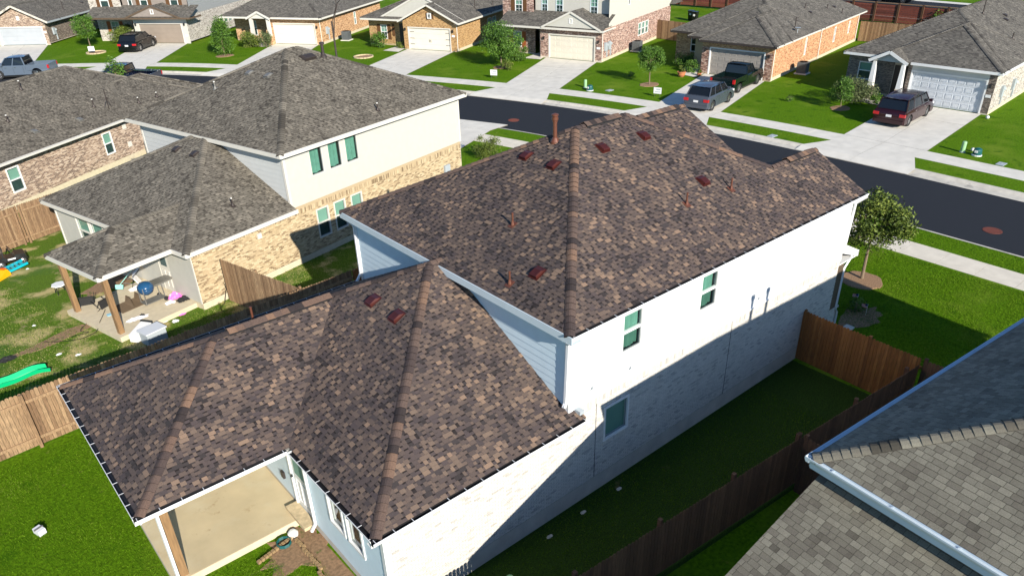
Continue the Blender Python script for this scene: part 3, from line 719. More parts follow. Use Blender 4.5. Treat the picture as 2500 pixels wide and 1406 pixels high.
# ================================================================== MAIN HOUSE (brown shingle roof, white walls)
H1 = House('house', (0, 0), 0, 'white two-storey house with new mottled brown shingle roof, in the middle', 'house', 'houses of the street', 'brown', single=300)
W_, ZU, LX, LB, LP, YF, PI_, E0 = 9.44, 5.359, 12.213, 5.174, 8.462, 3.452, .508, .283
ZL = 2.9; XR = -LB - E0; XP = -LP - E0; WE = W_ + E0; HM = W_ / 2
zu = lambda d: ZU + PI_ * d
zl = lambda d: ZL + PI_ * d
P1 = (HM, HM, zu(HM + E0)); P2 = (6.77, HM, zu(HM + E0)); XF = 6.77 + HM + E0
A_, C_ = (-E0, -E0, ZU), (-E0, WE, ZU)
y3 = 1.60; z3 = zu(y3 + E0); XG = 12.36
Q3 = (XF - (y3 + E0), y3, z3); B3 = (XG, -E0, ZU); R3 = (XG, y3, z3)
nR, nL, nB_, nF_ = (0, -PI_, 1), (0, PI_, 1), (-PI_, 0, 1), (PI_, 0, 1)
H1.face([A_, (6.77, -E0, ZU), P2, P1]); H1.face([(6.77, -E0, ZU), (Q3[0], -E0, ZU), Q3, P2]); H1.face([(Q3[0], -E0, ZU), B3, R3, Q3])
H1.face([C_, A_, P1])
H1.face([(XF, WE, ZU), C_, P1, P2])
H1.face([(XF, -E0, ZU), (XF, WE, ZU), P2], shingles=False)
yb = 2 * y3 + E0
H1.face([(XG, yb, ZU), (XF - (yb - y3) * 0 - 2.2, yb, ZU), Q3, R3], shingles=False)
gy, gz, gx0, gx1 = 5.15, 7.5, 7.52, 10.03        # small upper gable facing the street
dy = (gz - zu(XF - gx1)) / PI_
H1.face([(gx1, gy - dy, gz - dy * PI_), (gx1, gy, gz), (gx0, gy, gz)][:3], shingles=False)
H1.face([(gx0 - .35, gy - dy, gz - dy * PI_), (gx1, gy - dy, gz - dy * PI_), (gx1, gy, gz), (gx0, gy, gz)])
H1.face([(gx1, gy + dy, gz - dy * PI_), (gx0 - .35, gy + dy, gz - dy * PI_), (gx0, gy, gz), (gx1, gy, gz)], shingles=False)
# lower block and patio roof
D_, F_, J_, A2 = (XR, -E0, ZL), (XR, YF, ZL), (-2.322, 6.588, zl(3.135)), (-.454, HM, zl(5.003))
H1.face([D_, (-.01, -E0, ZL), (-.01, HM, zl(5.003)), A2]); H1.face([(-.01, -E0, ZL), (.30, -E0, ZL), (.30, -.012, zl(.271)), (-.01, -.012, zl(.271))])
H1.face([F_, D_, A2, J_])
H1.face([(-2.322, WE, ZL), (XP, WE, ZL), (XP + 3.135, 6.588, zl(3.135)), J_])
H1.face([(-.01, WE, ZL), (-2.322, WE, ZL), J_, A2, (-.01, HM, zl(5.003))])
K_ = (XP + 3.135, 6.588, zl(3.135)); G_, Hc = (XP, YF, ZL), (XP, WE, ZL)
H1.face([G_, F_, J_, K_]); H1.face([Hc, G_, K_])
for a, b, n1, n2 in ((A_, P1, nR, nB_), (C_, P1, nL, nB_), (P1, P2, nR, nL), (Q3, P2, nR, nF_), (Q3, R3, nR, nL), ((gx0, gy, gz), (gx1, gy, gz), nR, nL),
                     (D_, A2, nR, nB_), (A2, (0, HM, zl(5.003)), nR, nL), (J_, A2, nL, nB_), (K_, J_, nR, nL), (G_, K_, nR, nB_), (Hc, K_, nL, nB_)):
    H1.cap(a, b, n1, n2, wdt=.125, E=.19)
H1.finish_roof(M['cap_brown'], single_caps=True)
def ridge_vent(Hs, p, q, slope=.508, m=None):
    mb = MB(); p = np.array(p); q = np.array(q); d = (q - p) / np.linalg.norm(q - p); sdv = np.array([-d[1], d[0], 0])
    V = []
    for c in (p, q):
        for s_, u in ((-.14, .06), (-.14, .0), (0, .08), (.14, .0), (.14, .06)): V.append(c + sdv * s_ + np.array([0, 0, -abs(s_) * slope + u]))
    mb.add(V, [(1, 0, 5, 6), (3, 4, 9, 8)], .0)
    k = int(np.linalg.norm(q - p) / .19)
    o = mb.obj('ridge_vent', M['gutter_black'], Hs.roof)
    nr = np.cross(d, np.array([0, 0, 1.]));
    for i in range(k):
        a = p + (q - p) * i / k; b = p + (q - p) * (i + 1.06) / k; t = R.choice([.1, .5, .6, .8, .95]); mb = MB(); V = []
        for c, l in ((a, .078), (b, .066)): V += [c + sdv * s_ + np.array([0, 0, -abs(s_) * slope + l]) for s_ in (-.15, -.08, 0, .08, .15)]
        V += [v - (0, 0, .014) for v in V[:5]]
        V += [V[5] - (0, 0, .014), V[9] - (0, 0, .014)]
        mb.add(V, [(j, j + 1, j + 6, j + 5) for j in range(4)] + [(j, 10 + j, 11 + j, j + 1) for j in range(4)] + [(0, 5, 15, 10), (4, 14, 16, 9)], t)
        mb.obj('ridge_cap', m or M['cap_brown'], Hs.roof)
ridge_vent(H1, (K_[0] + .35, 6.588, K_[2] + .01), (J_[0] - .15, 6.588, J_[2] + .01))
ridge_vent(H1, (5.05, HM, P1[2] + .01), (6.45, HM, P1[2] + .01))
ridge_vent(H1, (7.8, gy, gz + .01), (9.7, gy, gz + .01)); ridge_vent(H1, (10.7, y3, z3 + .01), (12.15, y3, z3 + .01))
# walls
win1, win2, win3 = (1.76, 2.46, 3.90, 5.02), (4.74, 5.44, 3.92, 5.0), (1.22, 2.13, 1.52, 2.56)
ZB, ZF = 3.05, .50
H1.wall('R', 0, 0, LX, ZB + .02, 5.30, M['white_siding'], holes=[win1, win2])
lw = H1.wall('R', 0, 0, LX, ZF, ZB, M['mortar_white'], holes=[win3]); lw2 = H1.wall('R', 0, -LB, 0, ZF, 2.80, M['mortar_white'])
H1.wall('R', -.012, -LB - .0, LX + .02, -.15, ZF, M['foundation'], name='foundation')
mb = MB(); H1.bx(mb, 'R', 0, 0, LX, ZB - .0, ZB + .04, 0, .035); mb.obj('belt_trim', M['white_siding'], H1.root)
# brick: the strip near the camera first so single bricks go there
H1.brickwork(lw2, 'R', 0, -LB, 0, ZF, 2.80, M['brick_white'], single=300); H1.brickwork(lw, 'R', 0, 0, LX, ZF, ZB, M['brick_white'], holes=[win3], soldier=True)
H1.window('R', 0, *win1, cover='curtain', lower='none', fr=.03, proud=.012); H1.window('R', 0, *win2, cover='curtain', lower='none', fr=.03, proud=.012)
H1.window('R', 0, *win3, cover='blind', lower='none', mid=False, sill=M['brick_white'])
for x, z0, z1 in ((1.56, 3.8, 5.25), (4.52, 3.8, 5.25)):
    mb = MB(); H1.bx(mb, 'R', 0, x, x + .012, z0, z1, 0, .006); mb.obj('panel_seam', M['util_grey'], H1.root)
for x in (.93, 6.4):
    mb = MB(); H1.bx(mb, 'R', 0, x, x + .014, ZF, ZB - .22, .003, .012); mb.obj('control_joint', M['dark'], H1.root)
# back walls
bwin = ((1.76, 2.50, 1.15, 2.42), (.92, 1.66, 1.15, 2.42)); bdoor = (3.62, 4.50, .28, 2.36)
bw = H1.wall('F', -LB, 0, W_, ZF - .2, 2.80, M['blue_siding'], holes=list(bwin) + [bdoor])
H1.wall('F', -LB + .012, 0, W_, -.15, ZF - .2, M['foundation'], name='foundation')
for q in bwin: H1.window('F', -LB, *q, cover='none', lower='none', mid=False, trim='trim', fr=.07, proud=.04)
H1.siding(bw, 'F', -LB, 0.02, 3.55, .3, 1.14, M['blue_siding'], e=.21)
H1.siding(bw, 'F', -LB, 0.02, .90, 1.14, 2.8, M['blue_siding'], e=.21)
H1.siding(bw, 'F', -LB, 2.52, 3.55, 1.14, 2.8, M['blue_siding'], e=.21)
uw = H1.wall('F', 0, 0, W_, 2.8, 5.30, M['blue_siding'])
def upfn(z):
    return (.12, W_ - .12)
H1.siding(uw, 'F', 0, .12, W_ - .12, 3.0, 5.25, M['blue_siding'], e=.185)
mb = MB()
for a, b, c in ((0, .12, ('F', 0)), (W_ - .12, W_, ('F', 0))): H1.bx(mb, 'F', 0, a, b, 2.9, 5.3, 0, .03)
H1.bx(mb, 'R', 0, -.03, .10, 3.0, 5.3, 0, .028); H1.bx(mb, 'R', 0, LX - .1, LX + .02, 3.0, 5.3, 0, .028)
H1.bx(mb, 'F', -LB, 0, .10, .3, 2.8, 0, .03); H1.bx(mb, 'R', 0, -LB - .03, -LB + .1, .3, 2.8, .0, .03)
split_boxes(mb, 'corner_board', M['trim'], H1.root)
for (y0, y1, x0, x1, z1) in ((W_, W_, -LB, LX, 2.8), ): pass
mobj('wall', [(-LB, W_, 0), (LX, W_, 0), (LX, W_, 5.3), (0, W_, 5.3), (0, W_, 2.8), (-LB, W_, 2.8)], [(0, 1, 2, 3, 4, 5)], M['white_siding'], H1.root)
mobj('wall', [(LX, 0, 0), (LX, W_, 0), (LX, W_, 5.3), (LX, 0, 5.3)], [(0, 1, 2, 3)], M['white_siding'], H1.root)
# street gable infills
mobj('gable_wall', [(XG - .3, -E0 + .1, ZU - .05), (XG - .3, yb, ZU - .05), (XG - .3, y3, z3 - .05)], [(0, 1, 2)], M['white_siding'], H1.root)
mobj('gable_wall', [(gx1 - .25, gy - dy, gz - dy * PI_ - .05), (gx1 - .25, gy + dy, gz - dy * PI_ - .05), (gx1 - .25, gy, gz - .05)], [(0, 1, 2)], M['white_siding'], H1.root)
# patio door with window and raised panels
mb = MB(); H1.bx(mb, 'F', -LB, 3.62, 4.50, .28, 2.36, -.06, -.02); dr = mb.obj('door', M['trim'], H1.root)
mb = MB(); H1.bx(mb, 'F', -LB, 3.78, 4.34, 1.40, 2.16, -.02, -.012); mb.obj('pane', M['blind'], dr)
for a, b in ((3.76, 4.02), (4.10, 4.36)):
    mb = MB()
    for q in ((a, a + .02, .5, 1.2), (b - .02, b, .5, 1.2), (a, b, .48, .5), (a, b, 1.2, 1.22)): H1.bx(mb, 'F', -LB, *q, -.02, -.004)
    mb.obj('door_panel', M['trim'], dr)
mb = MB(); mb.lathe((-LB - .05, 4.42, 1.25), [(.03, 0), (.035, .03), (.02, .06)], 10); mb.obj('handle', M['black_metal'], dr)
mb = MB()
for q in ((3.54, 3.62, .25, 2.42), (4.50, 4.58, .25, 2.42), (3.54, 4.58, 2.42, 2.5)): H1.bx(mb, 'F', -LB, *q, -.01, .03)
mb.obj('door_trim', M['trim'], H1.root)
mb = MB(); H1.bx(mb, 'F', -LB, 3.55, 4.6, .2, .3, .0, .32); mb.obj('step', M['stone_edge'], H1.root)
mb = MB(); H1.bx(mb, 'F', -LB, 5.0, 5.16, 1.7, 1.95, .0, .12); mb.obj('wall_lamp', M['black_metal'], H1.root)
mb = MB(); H1.bx(mb, 'F', -LB, 5.05, 5.2, .75, .95, .0, .06); mb.obj('outlet_box', M['vent_dark'], H1.root)
# patio slab, post
ps = mobj('patio_slab', *(lambda m_: (m_.V, m_.F))((lambda m_: (m_.box((-8.45, 4.08, -.05), (-LB, 9.44, .2)), m_)[1])(MB())), M['patio_tan'], H1.root)
mb = MB(); mb.box((-8.46, 4.065, -.05), (-LB - .02, 4.079, .196)); mb.box((-8.466, 4.08, -.05), (-8.451, 9.44, .196)); mb.obj('slab_edge', M['patio_edge'], ps)
mb = MB(); mb.box((-8.30, 4.15, .2), (-8.12, 4.33, 2.72)); mb.obj('post', M['post_wood'], H1.root)
mb = MB(); mb.box((-8.30, 9.0, .2), (-8.12, 9.2, 2.72)); mb.obj('post', M['post_wood'], H1.root)
mb = MB(); mb.box((-8.40, 3.9, 2.66), (-LB, 4.3, 2.80)); mb.box((-8.40, 4.3, 2.66), (-8.1, 9.3, 2.80)); mb.obj('beam', M['trim'], H1.root)
mb = MB(); mb.add([(XP + .1, YF + .05, 2.76), (-LB, YF + .05, 2.76), (-LB, W_, 2.76), (XP + .1, W_, 2.76)], [(0, 3, 2, 1)]); mb.obj('patio_ceiling', M['trim'], H1.root)
# gutters: white trough, black inside, hangers
def gutter(p, q, out, hang=.44, zz=None, face='trim'):
    p = np.array(p, float); q = np.array(q, float); o = np.array((out[0], out[1], 0.)); d = (q - p); L_ = np.linalg.norm(d); d /= L_
    mb = MB(); V = []
    for a in (p, q):
        for dx, dz in ((-.115, .0), (-.115, -.11), (-.02, -.11), (0.012, -.03), (.012, .0), (.0, .0), (-.012, -.03), (-.03, -.095), (-.10, -.095), (-.10, 0)): V.append(a + o * dx + (0, 0, dz))
    mb.add(V[:], [(i, i + 1, 11 + i, 10 + i) for i in range(5)] + [(0, 9, 8, 7, 6, 5, 4, 3, 2, 1), (10, 11, 12, 13, 14, 15, 16, 17, 18, 19)])
    g = mb.obj('gutter', M[face], H1.root)
    mb = MB(); mb.add([v - (0, 0, .002) for v in V], [(i, i + 1, 11 + i, 10 + i) for i in range(5, 9)] + [(9, 0, 10, 19)]); mb.obj('gutter_trough', M['gutter_black'], g)
    n = int(L_ / hang)
    for i in range(n + 1):
        a = p + d * (L_ - .12) * (i / max(n, 1)) + d * .06; mb = MB()
        mb.bar(a + o * -.11 + (0, 0, -.004), a + o * .004 + (0, 0, -.004), .013, .006); mb.obj('hanger', M['white_metal'], g)
    mb = MB(); s_ = -.115; b0 = p + o * s_; b1 = q + o * s_
    mb.add([b0 + (0, 0, .0), b1 + (0, 0, .0), b1 + (0, 0, -.2), b0 + (0, 0, -.2)], [(0, 1, 2, 3)])
    ex = min(.18, 1)
    mb.add([b0 + (0, 0, -.19), b1 + (0, 0, -.19), b1 - o * ex + (0, 0, -.19), b0 - o * ex + (0, 0, -.19)], [(0, 1, 2, 3)]); mb.obj('fascia', M[face], H1.root)
go = .10
gutter((-E0 - .0, -E0 - go, ZU), (XG, -E0 - go, ZU), (0, -1))
H1.fascia((-E0 - .0, WE, ZU), (-E0, -E0 - go, ZU), (-1, 0), h=.19, m='blue_trim', soffit=.3)
H1.fascia((XF, WE, ZU), (-E0, WE, ZU), (0, 1), h=.19, soffit=.3)
gutter((XR - go, -E0 - go, ZL), (.28, -E0 - go, ZL), (0, -1))
gutter((XR - go, YF - go, ZL), (XR - go, -E0 - go + .113, ZL), (-1, 0))
gutter((XP - go, YF - go, ZL), (XR - go, YF - go, ZL), (0, -1))
gutter((XP - go, WE + go, ZL), (XP - go, YF - go + .113, ZL), (-1, 0))
gutter((.0, WE + go, ZL), (XP - go, WE + go, ZL), (0, 1))
def spout(pts, m='white_metal', r=.045):
    mb = MB(); mb.tube(pts, r, 4); mb.obj('downspout', M[m], H1.root)
spout([(XR - .02, YF - .08, 2.8), (XR + .12, YF + .1, 2.6), (-LB - .06, YF + .02, 2.4), (-LB - .06, YF + .02, .35), (-LB - .2, YF + .0, .2)])
spout([(XP + .0, YF - .05, 2.78), (-8.36, 4.05, 2.45), (-8.37, 4.05, .1), (-8.5, 3.9, .04)])
spout([(-E0, -E0 + .02, 5.2), (-.06, -.02, 4.95), (-.05, .06, 3.3), (-.14, .02, 3.22)], 'white_metal', .05)
spout([(12.5, -.3, 5.2), (12.3, -.07, 4.95), (12.2, -.07, 3.62)])
spout([(-E0 + .03, WE - .1, 5.2), (-.05, W_ - .02, 4.9), (-.05, W_ - .02, 3.3), (-.25, W_ - .1, 3.12)])
spout([(13.35, .12, 2.96), (13.15, .1, 2.75), (12.86, .1, 2.5), (12.86, .1, .95), (12.98, .08, .8), (13.0, .08, .25), (13.25, -.05, .08)])
mb = MB(); mb.box((13.1, -.35, 0), (13.7, -.05, .06)); mb.obj('splash_block', M['foundation'], H1.root)
mb = MB(); mb.box((.16, -.22, 2.98), (.30, -.02, 3.08)); mb.obj('kick_flashing', M['util_grey'], H1.root)
# front porch seen end-on
mb = MB(); zp = 3.55
mb.add([(12.24, .02, zp + .05), (13.45, .02, zp - .55), (13.45, 6.4, zp - .55), (12.24, 6.4, zp + .05)], [(0, 1, 2, 3)]); mb.obj('porch_roof', M['shingle_brown'], H1.root)
mb = MB(); mb.add([(12.24, .0, zp + .04), (13.45, .0, zp - .56), (13.45, .0, zp - .78), (12.24, .0, zp - .3)], [(0, 1, 2, 3)])
mb.box((12.24, .03, zp - .78), (13.42, 6.4, zp - .74)); mb.box((13.42, .0, zp - .76), (13.47, 6.4, zp - .56)); mb.obj('porch_fascia', M['trim'], H1.root)
mb = MB(); mb.box((12.235, .10, .95), (12.80, .14, 2.77)); mb.obj('entry_side', M['shutter_dark'], H1.root)
mb = MB(); mb.box((12.24, .12, 0), (13.0, .55, .95)); pc_ = mb.obj('porch_column', M['mortar_white'], H1.root)
H1.brickwork(pc_, 'R', .12, 12.24, 13.0, 0.02, .90, M['brick_white']); H1.brickwork(pc_, 'F', 12.24, .12, .55, 0.02, .90, M['brick_white'])
mb = MB(); mb.box((12.20, .08, .95), (13.04, .6, 1.02)); mb.obj('column_cap', M['foundation'], pc_)
# roof furniture
for x, y in ((3.42, 5.32), (3.42, 4.20), (.63, 1.76)): H1.box_vent((x, y, zu(x + E0)), up=(1, 0), p=PI_)
for x, y in ((4.92, 3.84), (6.6, 3.83), (7.0, 1.92)): H1.box_vent((x, y, zu(y + E0)), up=(0, 1), p=PI_)
for x, y in ((-1.95, 5.19), (-1.95, 4.08)): H1.box_vent((x, y, zl(x + 5.457)), up=(1, 0), p=PI_, w_=.14, l=.16)
for x, y in ((1.46, 3.63), (.12, 2.18)): H1.vent_pipe((x, y, zu(x + E0)), .33, .024, 'vent_brown', (1, 0), PI_)
for x, y in ((5.75, 1.47), (7.64, 1.40)): H1.vent_pipe((x, y, zu(y + E0)), .33, .024, 'vent_brown', (0, 1), PI_)
H1.vent_pipe((-4.35, 7.3, zl(WE - 7.3)), .42, .03, 'vent_brown', (0, -1), PI_)
P = np.array((4.12, 4.90, zu(4.12 + E0))); mb = MB()
mb.lathe(P - (0, 0, .1), [(.14, 0), (.13, .10), (.075, .20), (.058, .22), (.058, .62), (.07, .63), (.07, .67), (.09, .69), (.09, .76), (.07, .77), (.07, .79), (.10, .81), (.10, .84), (.02, .87)], 18)
mb.obj('flue', M['vent_brown'], H1.root, smooth=False)
for x, z in ((.75, 3.33), (2.1, 3.3), (7.6, 3.25)):
    mb = MB(); mb.add([H1.pt('R', 0, x - .06, z, .01), H1.pt('R', 0, x + .06, z, .01), H1.pt('R', 0, x, z + .14, .06)], [(0, 1, 2)]); mb.obj('wall_cap', M['util_grey'], H1.root)

# ================================================================== LEFT NEIGHBOUR (grey-brown roof, cream and tan brick)
N1 = House('house', (4.91, 19.0), 14.5, 'two-storey house with weathered grey roof, cream siding over tan brick and cluttered patio', 'house', 'houses of the street', 'grey', single=300)
ze, ZE2, p_ = 2.57, 4.93, .475
N1.hip(-3.68, 8.0, -.38, 10.6, ZE2, p_)
X0, Y1 = -8.50, 10.2
z_ = lambda d: ze + p_ * d
ym = (-.36 + Y1) / 2; hh = ym + .36
yP = .56; yQ = 4.12; yk = (yP + yQ) / 2; hp = (yQ - yP) / 2; XPn = -11.3
apx = min(X0 + hh, -3.33)
N1.face([(X0, -.36, ze), (-3.35, -.36, ze), (-3.35, ym - (-3.35 - X0 < hh) * (hh - (-3.35 - X0)), z_(-3.35 - X0)), (-3.35, ym - (hh - (-3.35 - X0)), z_(-3.35 - X0) - .001)][:3])
N1.face([(X0, Y1, ze), (X0, -.36, ze), (-3.35, -.36 + (-3.35 - X0), z_(-3.35 - X0)), (-3.35, Y1 - (-3.35 - X0), z_(-3.35 - X0))])
N1.face([(-3.35, Y1, ze), (X0, Y1, ze), (-3.35, Y1 - (-3.35 - X0), z_(-3.35 - X0))])
N1.face([(XPn, yP, ze), (X0 + hp * 0 + hp, yP, ze), (X0 + hp, yk, z_(hp)), (XPn + hp, yk, z_(hp))][:4], dz=.004)
N1.face([(X0 + hp, yQ, ze), (XPn, yQ, ze), (XPn + hp, yk, z_(hp)), (X0 + hp, yk, z_(hp))], dz=.004)
N1.face([(XPn, yQ, ze), (XPn, yP, ze), (XPn + hp, yk, z_(hp))], dz=.004)
nR_, nL_, nF2 = (0, -p_, 1), (0, p_, 1), (-p_, 0, 1)
N1.cap((X0, -.36, ze), (-3.35, -.36 + (-3.35 - X0), z_(-3.35 - X0)), nR_, nF2); N1.cap((X0, Y1, ze), (-3.35, Y1 - (-3.35 - X0), z_(-3.35 - X0)), nL_, nF2)
N1.cap((XPn, yP, ze), (XPn + hp, yk, z_(hp)), nR_, nF2); N1.cap((XPn, yQ, ze), (XPn + hp, yk, z_(hp)), nL_, nF2); N1.cap((XPn + hp, yk, z_(hp)), (X0 + hp, yk, z_(hp)), nR_, nL_)
N1.finish_roof()
up3 = [(-2.0, -1.28, 3.50, 4.72), (-.99, -.25, 3.50, 4.72), (-.01, .74, 3.50, 4.72)]; lo3 = [(-2.10, -1.40, .74, 2.06), (-1.10, -.41, .74, 2.06), (-.08, .62, .74, 2.06)]
zj = 2.50
N1.wall('R', 0, -3.33, 7.78, zj, 4.85, M['cream_siding'], holes=up3)
bwall = N1.wall('R', 0.03, -8.14, 7.78, .28, zj, M['mortar_tan'], holes=lo3)
N1.brickwork(bwall, 'R', .03, -8.14, 7.78, .28, zj - .14, M['brick_tan'], holes=lo3, single=300, soldier=True)
N1.wall('R', .0, -8.14, 7.78, -.15, .28, M['patio_edge'], name='foundation')
for q in up3: N1.window('R', 0, *q, cover='curtain', lower='none', mid=False, fr=.035, proud=.012, trim='cream_trim')
for q in lo3: N1.window('R', 0.03, *q, cover='blind', lower='screen', trim='cream_trim')
N1.wall('F', -8.14, 0, 10.0, .28, 2.45, M['beige_siding'], holes=[(7.25, 8.3, .85, 2.15), (6.1, 7.15, .85, 2.15), (1.72, 2.45, .22, 2.1)])
N1.wall('F', -8.13, 0, 10.0, -.1, .28, M['patio_edge'], name='foundation')
for a, b in ((7.25, 8.3), (6.1, 7.15)): N1.window('F', -8.14, a, b, .85, 2.15, cover='blind', lower='screen', trim='cream_trim')
mb = MB(); N1.bx(mb, 'F', -8.14, 1.72, 2.45, .22, 2.1, -.07, -.02); dr = mb.obj('door', M['cream_trim'], N1.root)
mb = MB(); N1.bx(mb, 'F', -8.14, 1.9, 2.3, 1.35, 1.95, -.02, -.01); mb.obj('pane', M['screen'], dr)
for a, b in ((1.86, 2.05), (2.13, 2.32)):
    mb = MB(); N1.bx(mb, 'F', -8.14, a, b, .45, 1.15, -.02, .0); mb.obj('door_panel', M['cream_trim'], dr)
uw = N1.wall('F', -3.33, 0, 10.0, 2.3, 4.85, M['grey_siding']); N1.siding(uw, 'F', -3.33, .1, 9.9, 2.9, 4.82, M['grey_siding'], e=.2)
mb = MB(); N1.bx(mb, 'F', -3.33, 0, .1, 2.5, 4.85, 0, .03); N1.bx(mb, 'R', 0, -3.36, -3.24, zj, 4.85, 0, .03); N1.bx(mb, 'R', 0, 7.68, 7.8, zj, 4.85, 0, .03)
N1.bx(mb, 'F', -8.14, 0, .08, .28, 2.45, 0, .03); N1.bx(mb, 'F', -8.14, 9.92, 10, .28, 2.45, 0, .03); N1.bx(mb, 'F', -3.33, 9.9, 10, 2.5, 4.85, 0, .03); split_boxes(mb, 'corner_board', M['cream_trim'], N1.root)
mobj('wall', [(7.78, 0, 0), (7.78, 10, 0), (7.78, 10, 4.9), (7.78, 0, 4.9)], [(0, 1, 2, 3)], M['cream_siding'], N1.root)
mobj('wall', [(-8.14, 10, 0), (7.78, 10, 0), (7.78, 10, 4.9), (-3.33, 10, 4.9), (-3.33, 10, 2.5), (-8.14, 10, 2.5)], [(0, 1, 2, 3, 4, 5)], M['cream_siding'], N1.root)
N1.eaves(-3.68, 8.0, -.38, 10.6, ZE2, .38, 'cream_trim')
N1.fascia((X0, Y1, ze), (X0, yQ, ze), (-1, 0), m='cream_trim', soffit=.36); N1.fascia((X0, yP, ze), (X0, -.36, ze), (-1, 0), m='cream_trim', soffit=.36)
N1.fascia((X0, -.36, ze), (-3.3, -.36, ze), (0, -1), m='cream_trim', soffit=.36)
N1.fascia((XPn, yQ, ze), (XPn, yP, ze), (-1, 0), m='cream_trim'); N1.fascia((XPn, yP, ze), (X0, yP, ze), (0, -1), m='cream_trim'); N1.fascia((X0, yQ, ze), (XPn, yQ, ze), (0, 1), m='cream_trim')
mb = MB(); mb.add([(XPn, yP, ze - .16), (X0 + .4, yP, ze - .16), (X0 + .4, yQ, ze - .16), (XPn, yQ, ze - .16)], [(0, 3, 2, 1)]); mb.obj('patio_ceiling', M['cream_trim'], N1.root)
mb = MB(); mb.box((-11.25, .45, -.05), (-8.14, 4.15, .2)); mb.obj('patio_slab', M['patio_edge'], N1.root)
for y in (.75, 3.75):
    mb = MB(); mb.box((-11.12, y - .08, .2), (-10.94, y + .1, ze - .15)); mb.obj('post', M['post_wood'], N1.root)
zq = lambda x: ze + p_ * (x - X0)
for y in (5.4, 4.14): N1.box_vent((-4.5, y, zq(-4.5)), 'vent_dark', (1, 0), p_)
zr = lambda x: ZE2 + p_ * (x + 3.68)
for x, y in ((.09, 5.75), (.11, 4.46)): N1.box_vent((x, y, zr(x)), 'vent_grey', (1, 0), p_)
N1.vent_pipe((-1.12, 6.8, zr(-1.12)), .33, .035, 'vent_grey', (1, 0), p_, 'pvc')
N1.vent_pipe((2.44, .25, ZE2 + p_ * .63), .33, .035, 'vent_dark', (0, 1), p_, 'pvc')
N1.vent_pipe((-5.39, .87, ze + p_ * 1.23), .33, .03, 'vent_dark', (0, 1), p_, 'pvc')
N1.box_vent((2.35, 4.3, ZE2 + p_ * 4.68), 'vent_dark', (0, 1), p_, .34, .2, .12)
P = (3.15, 4.15, ZE2 + p_ * 4.53 - .1); mb = MB(); mb.lathe(P, [(.17, 0), (.16, .12), (.08, .22), (.07, .24), (.07, .62), (.12, .64), (.12, .72), (.05, .74)], 14); mb.obj('flue', M['vent_dark'], N1.root)
for x, z in ((-5.2, 1.98), ):
    mb = MB(); N1.bx(mb, 'R', .03, x, x + .2, z - .12, z + .1, .0, .08); mb.obj('vent_hood', M['cream_trim'], N1.root)
mb = MB(); N1.bx(mb, 'R', .03, 6.35, 6.75, 1.15, 1.6, 0, .12); mb.obj('meter_box', M['util_grey'], N1.root)
mb = MB(); mb.tube([N1.pt('R', .03, -7.1, .75, .05), N1.pt('R', .03, -7.1, .5, .12), N1.pt('R', .03, -7.4, .08, .3), N1.pt('R', .03, -7.8, .03, .5)], .012, 6); mb.obj('garden_hose', M['black_plastic'], N1.root)

# ================================================================== FAR-LEFT NEIGHBOUR (long brick side)
N0 = House('house', (-.2, 38.32), 33, 'single-storey house with long whitewashed brick side wall and grey-brown roof, left edge', 'house', 'houses of the street', 'grey')
p0 = .45; zn = 2.55
N0.hip(-16, 8.5, -.42, 10.2, zn, p0, back='gable' if False else 'hip')
N0.hip(1.0, 9.6, -.42, 5.6, zn, p0, dz=-.03)
N0.finish_roof()
w0 = [(-6.93, -6.16, .82, 2.08), (-.42, .26, .80, 2.04), (-13.2, -12.4, .82, 2.08)]
bb = N0.wall('R', 0, -15.6, 8.2, .32, 2.45, M['mortar_pale'], holes=w0); N0.brickwork(bb, 'R', 0, -15.6, 8.2, .32, 2.45, M['brick_whitewash'], holes=w0, j=.013, single=0)
N0.wall('R', -.01, -15.6, 8.2, -.15, .32, M['patio_edge'], name='foundation')
for q in w0: N0.window('R', 0, *q, cover='blind', lower='screen')
N0.fascia((-16, -.42, zn), (9.6, -.42, zn), (0, -1), h=.16, m='kerb' if False else 'cream_trim', soffit=.42)
mb = MB(); mb.box((-16, -.56, zn - .11), (9.6, -.45, zn - .01)); mb.obj('gutter', M['cream_trim'], N0.root)
for h, z in ((1.25, 2.0), (1.32, .92)):
    mb = MB(); N0.bx(mb, 'R', 0, h, h + .28, z - .14, z + .16, .0, .05); mb.obj('wall_plate', M['cream_trim'], N0.root)
mobj('wall', [(8.2, 0, 0), (8.2, 10, 0), (8.2, 10, 2.5), (8.2, 0, 2.5)], [(0, 1, 2, 3)], M['mortar_pale'], N0.root)
mobj('wall', [(-15.6, 10, 0), (8.2, 10, 0), (8.2, 10, 2.5), (-15.6, 10, 2.5)], [(0, 1, 2, 3)], M['mortar_pale'], N0.root)
mobj('wall', [(-15.6, 0, 0), (-15.6, 10, 0), (-15.6, 10, 2.5), (-15.6, 0, 2.5)], [(0, 1, 2, 3)], M['mortar_pale'], N0.root)
f0 = lambda y: zn + p0 * (y + .42)
for x, y, h in ((-1.09, 3.97, .5), (-4.17, 2.02, .35), (.78, 1.13, .45), (5.0, -.02 + .3, .3), (3.4, .3, .35)): N0.vent_pipe((x, y, f0(y)), h, .04, 'vent_dark', (0, 1), p0, 'pvc')
mb = MB(); P = np.array((1.31, .6, f0(.6)))
mb.tube([P, P + (0, 0, 1.15)], .03, 8); mb.tube([P + (.35, .1, 0), P + (0, 0, .8)], .015, 6); mb.tube([P + (-.3, .1, 0), P + (0, 0, .8)], .015, 6); mb.obj('service_mast', M['vent_dark'], N0.root)
for x, y in ((-1.0, .58), (-3.85, .81)): N0.box_vent((x, y, f0(y)), 'vent_grey', (0, 1), p0)

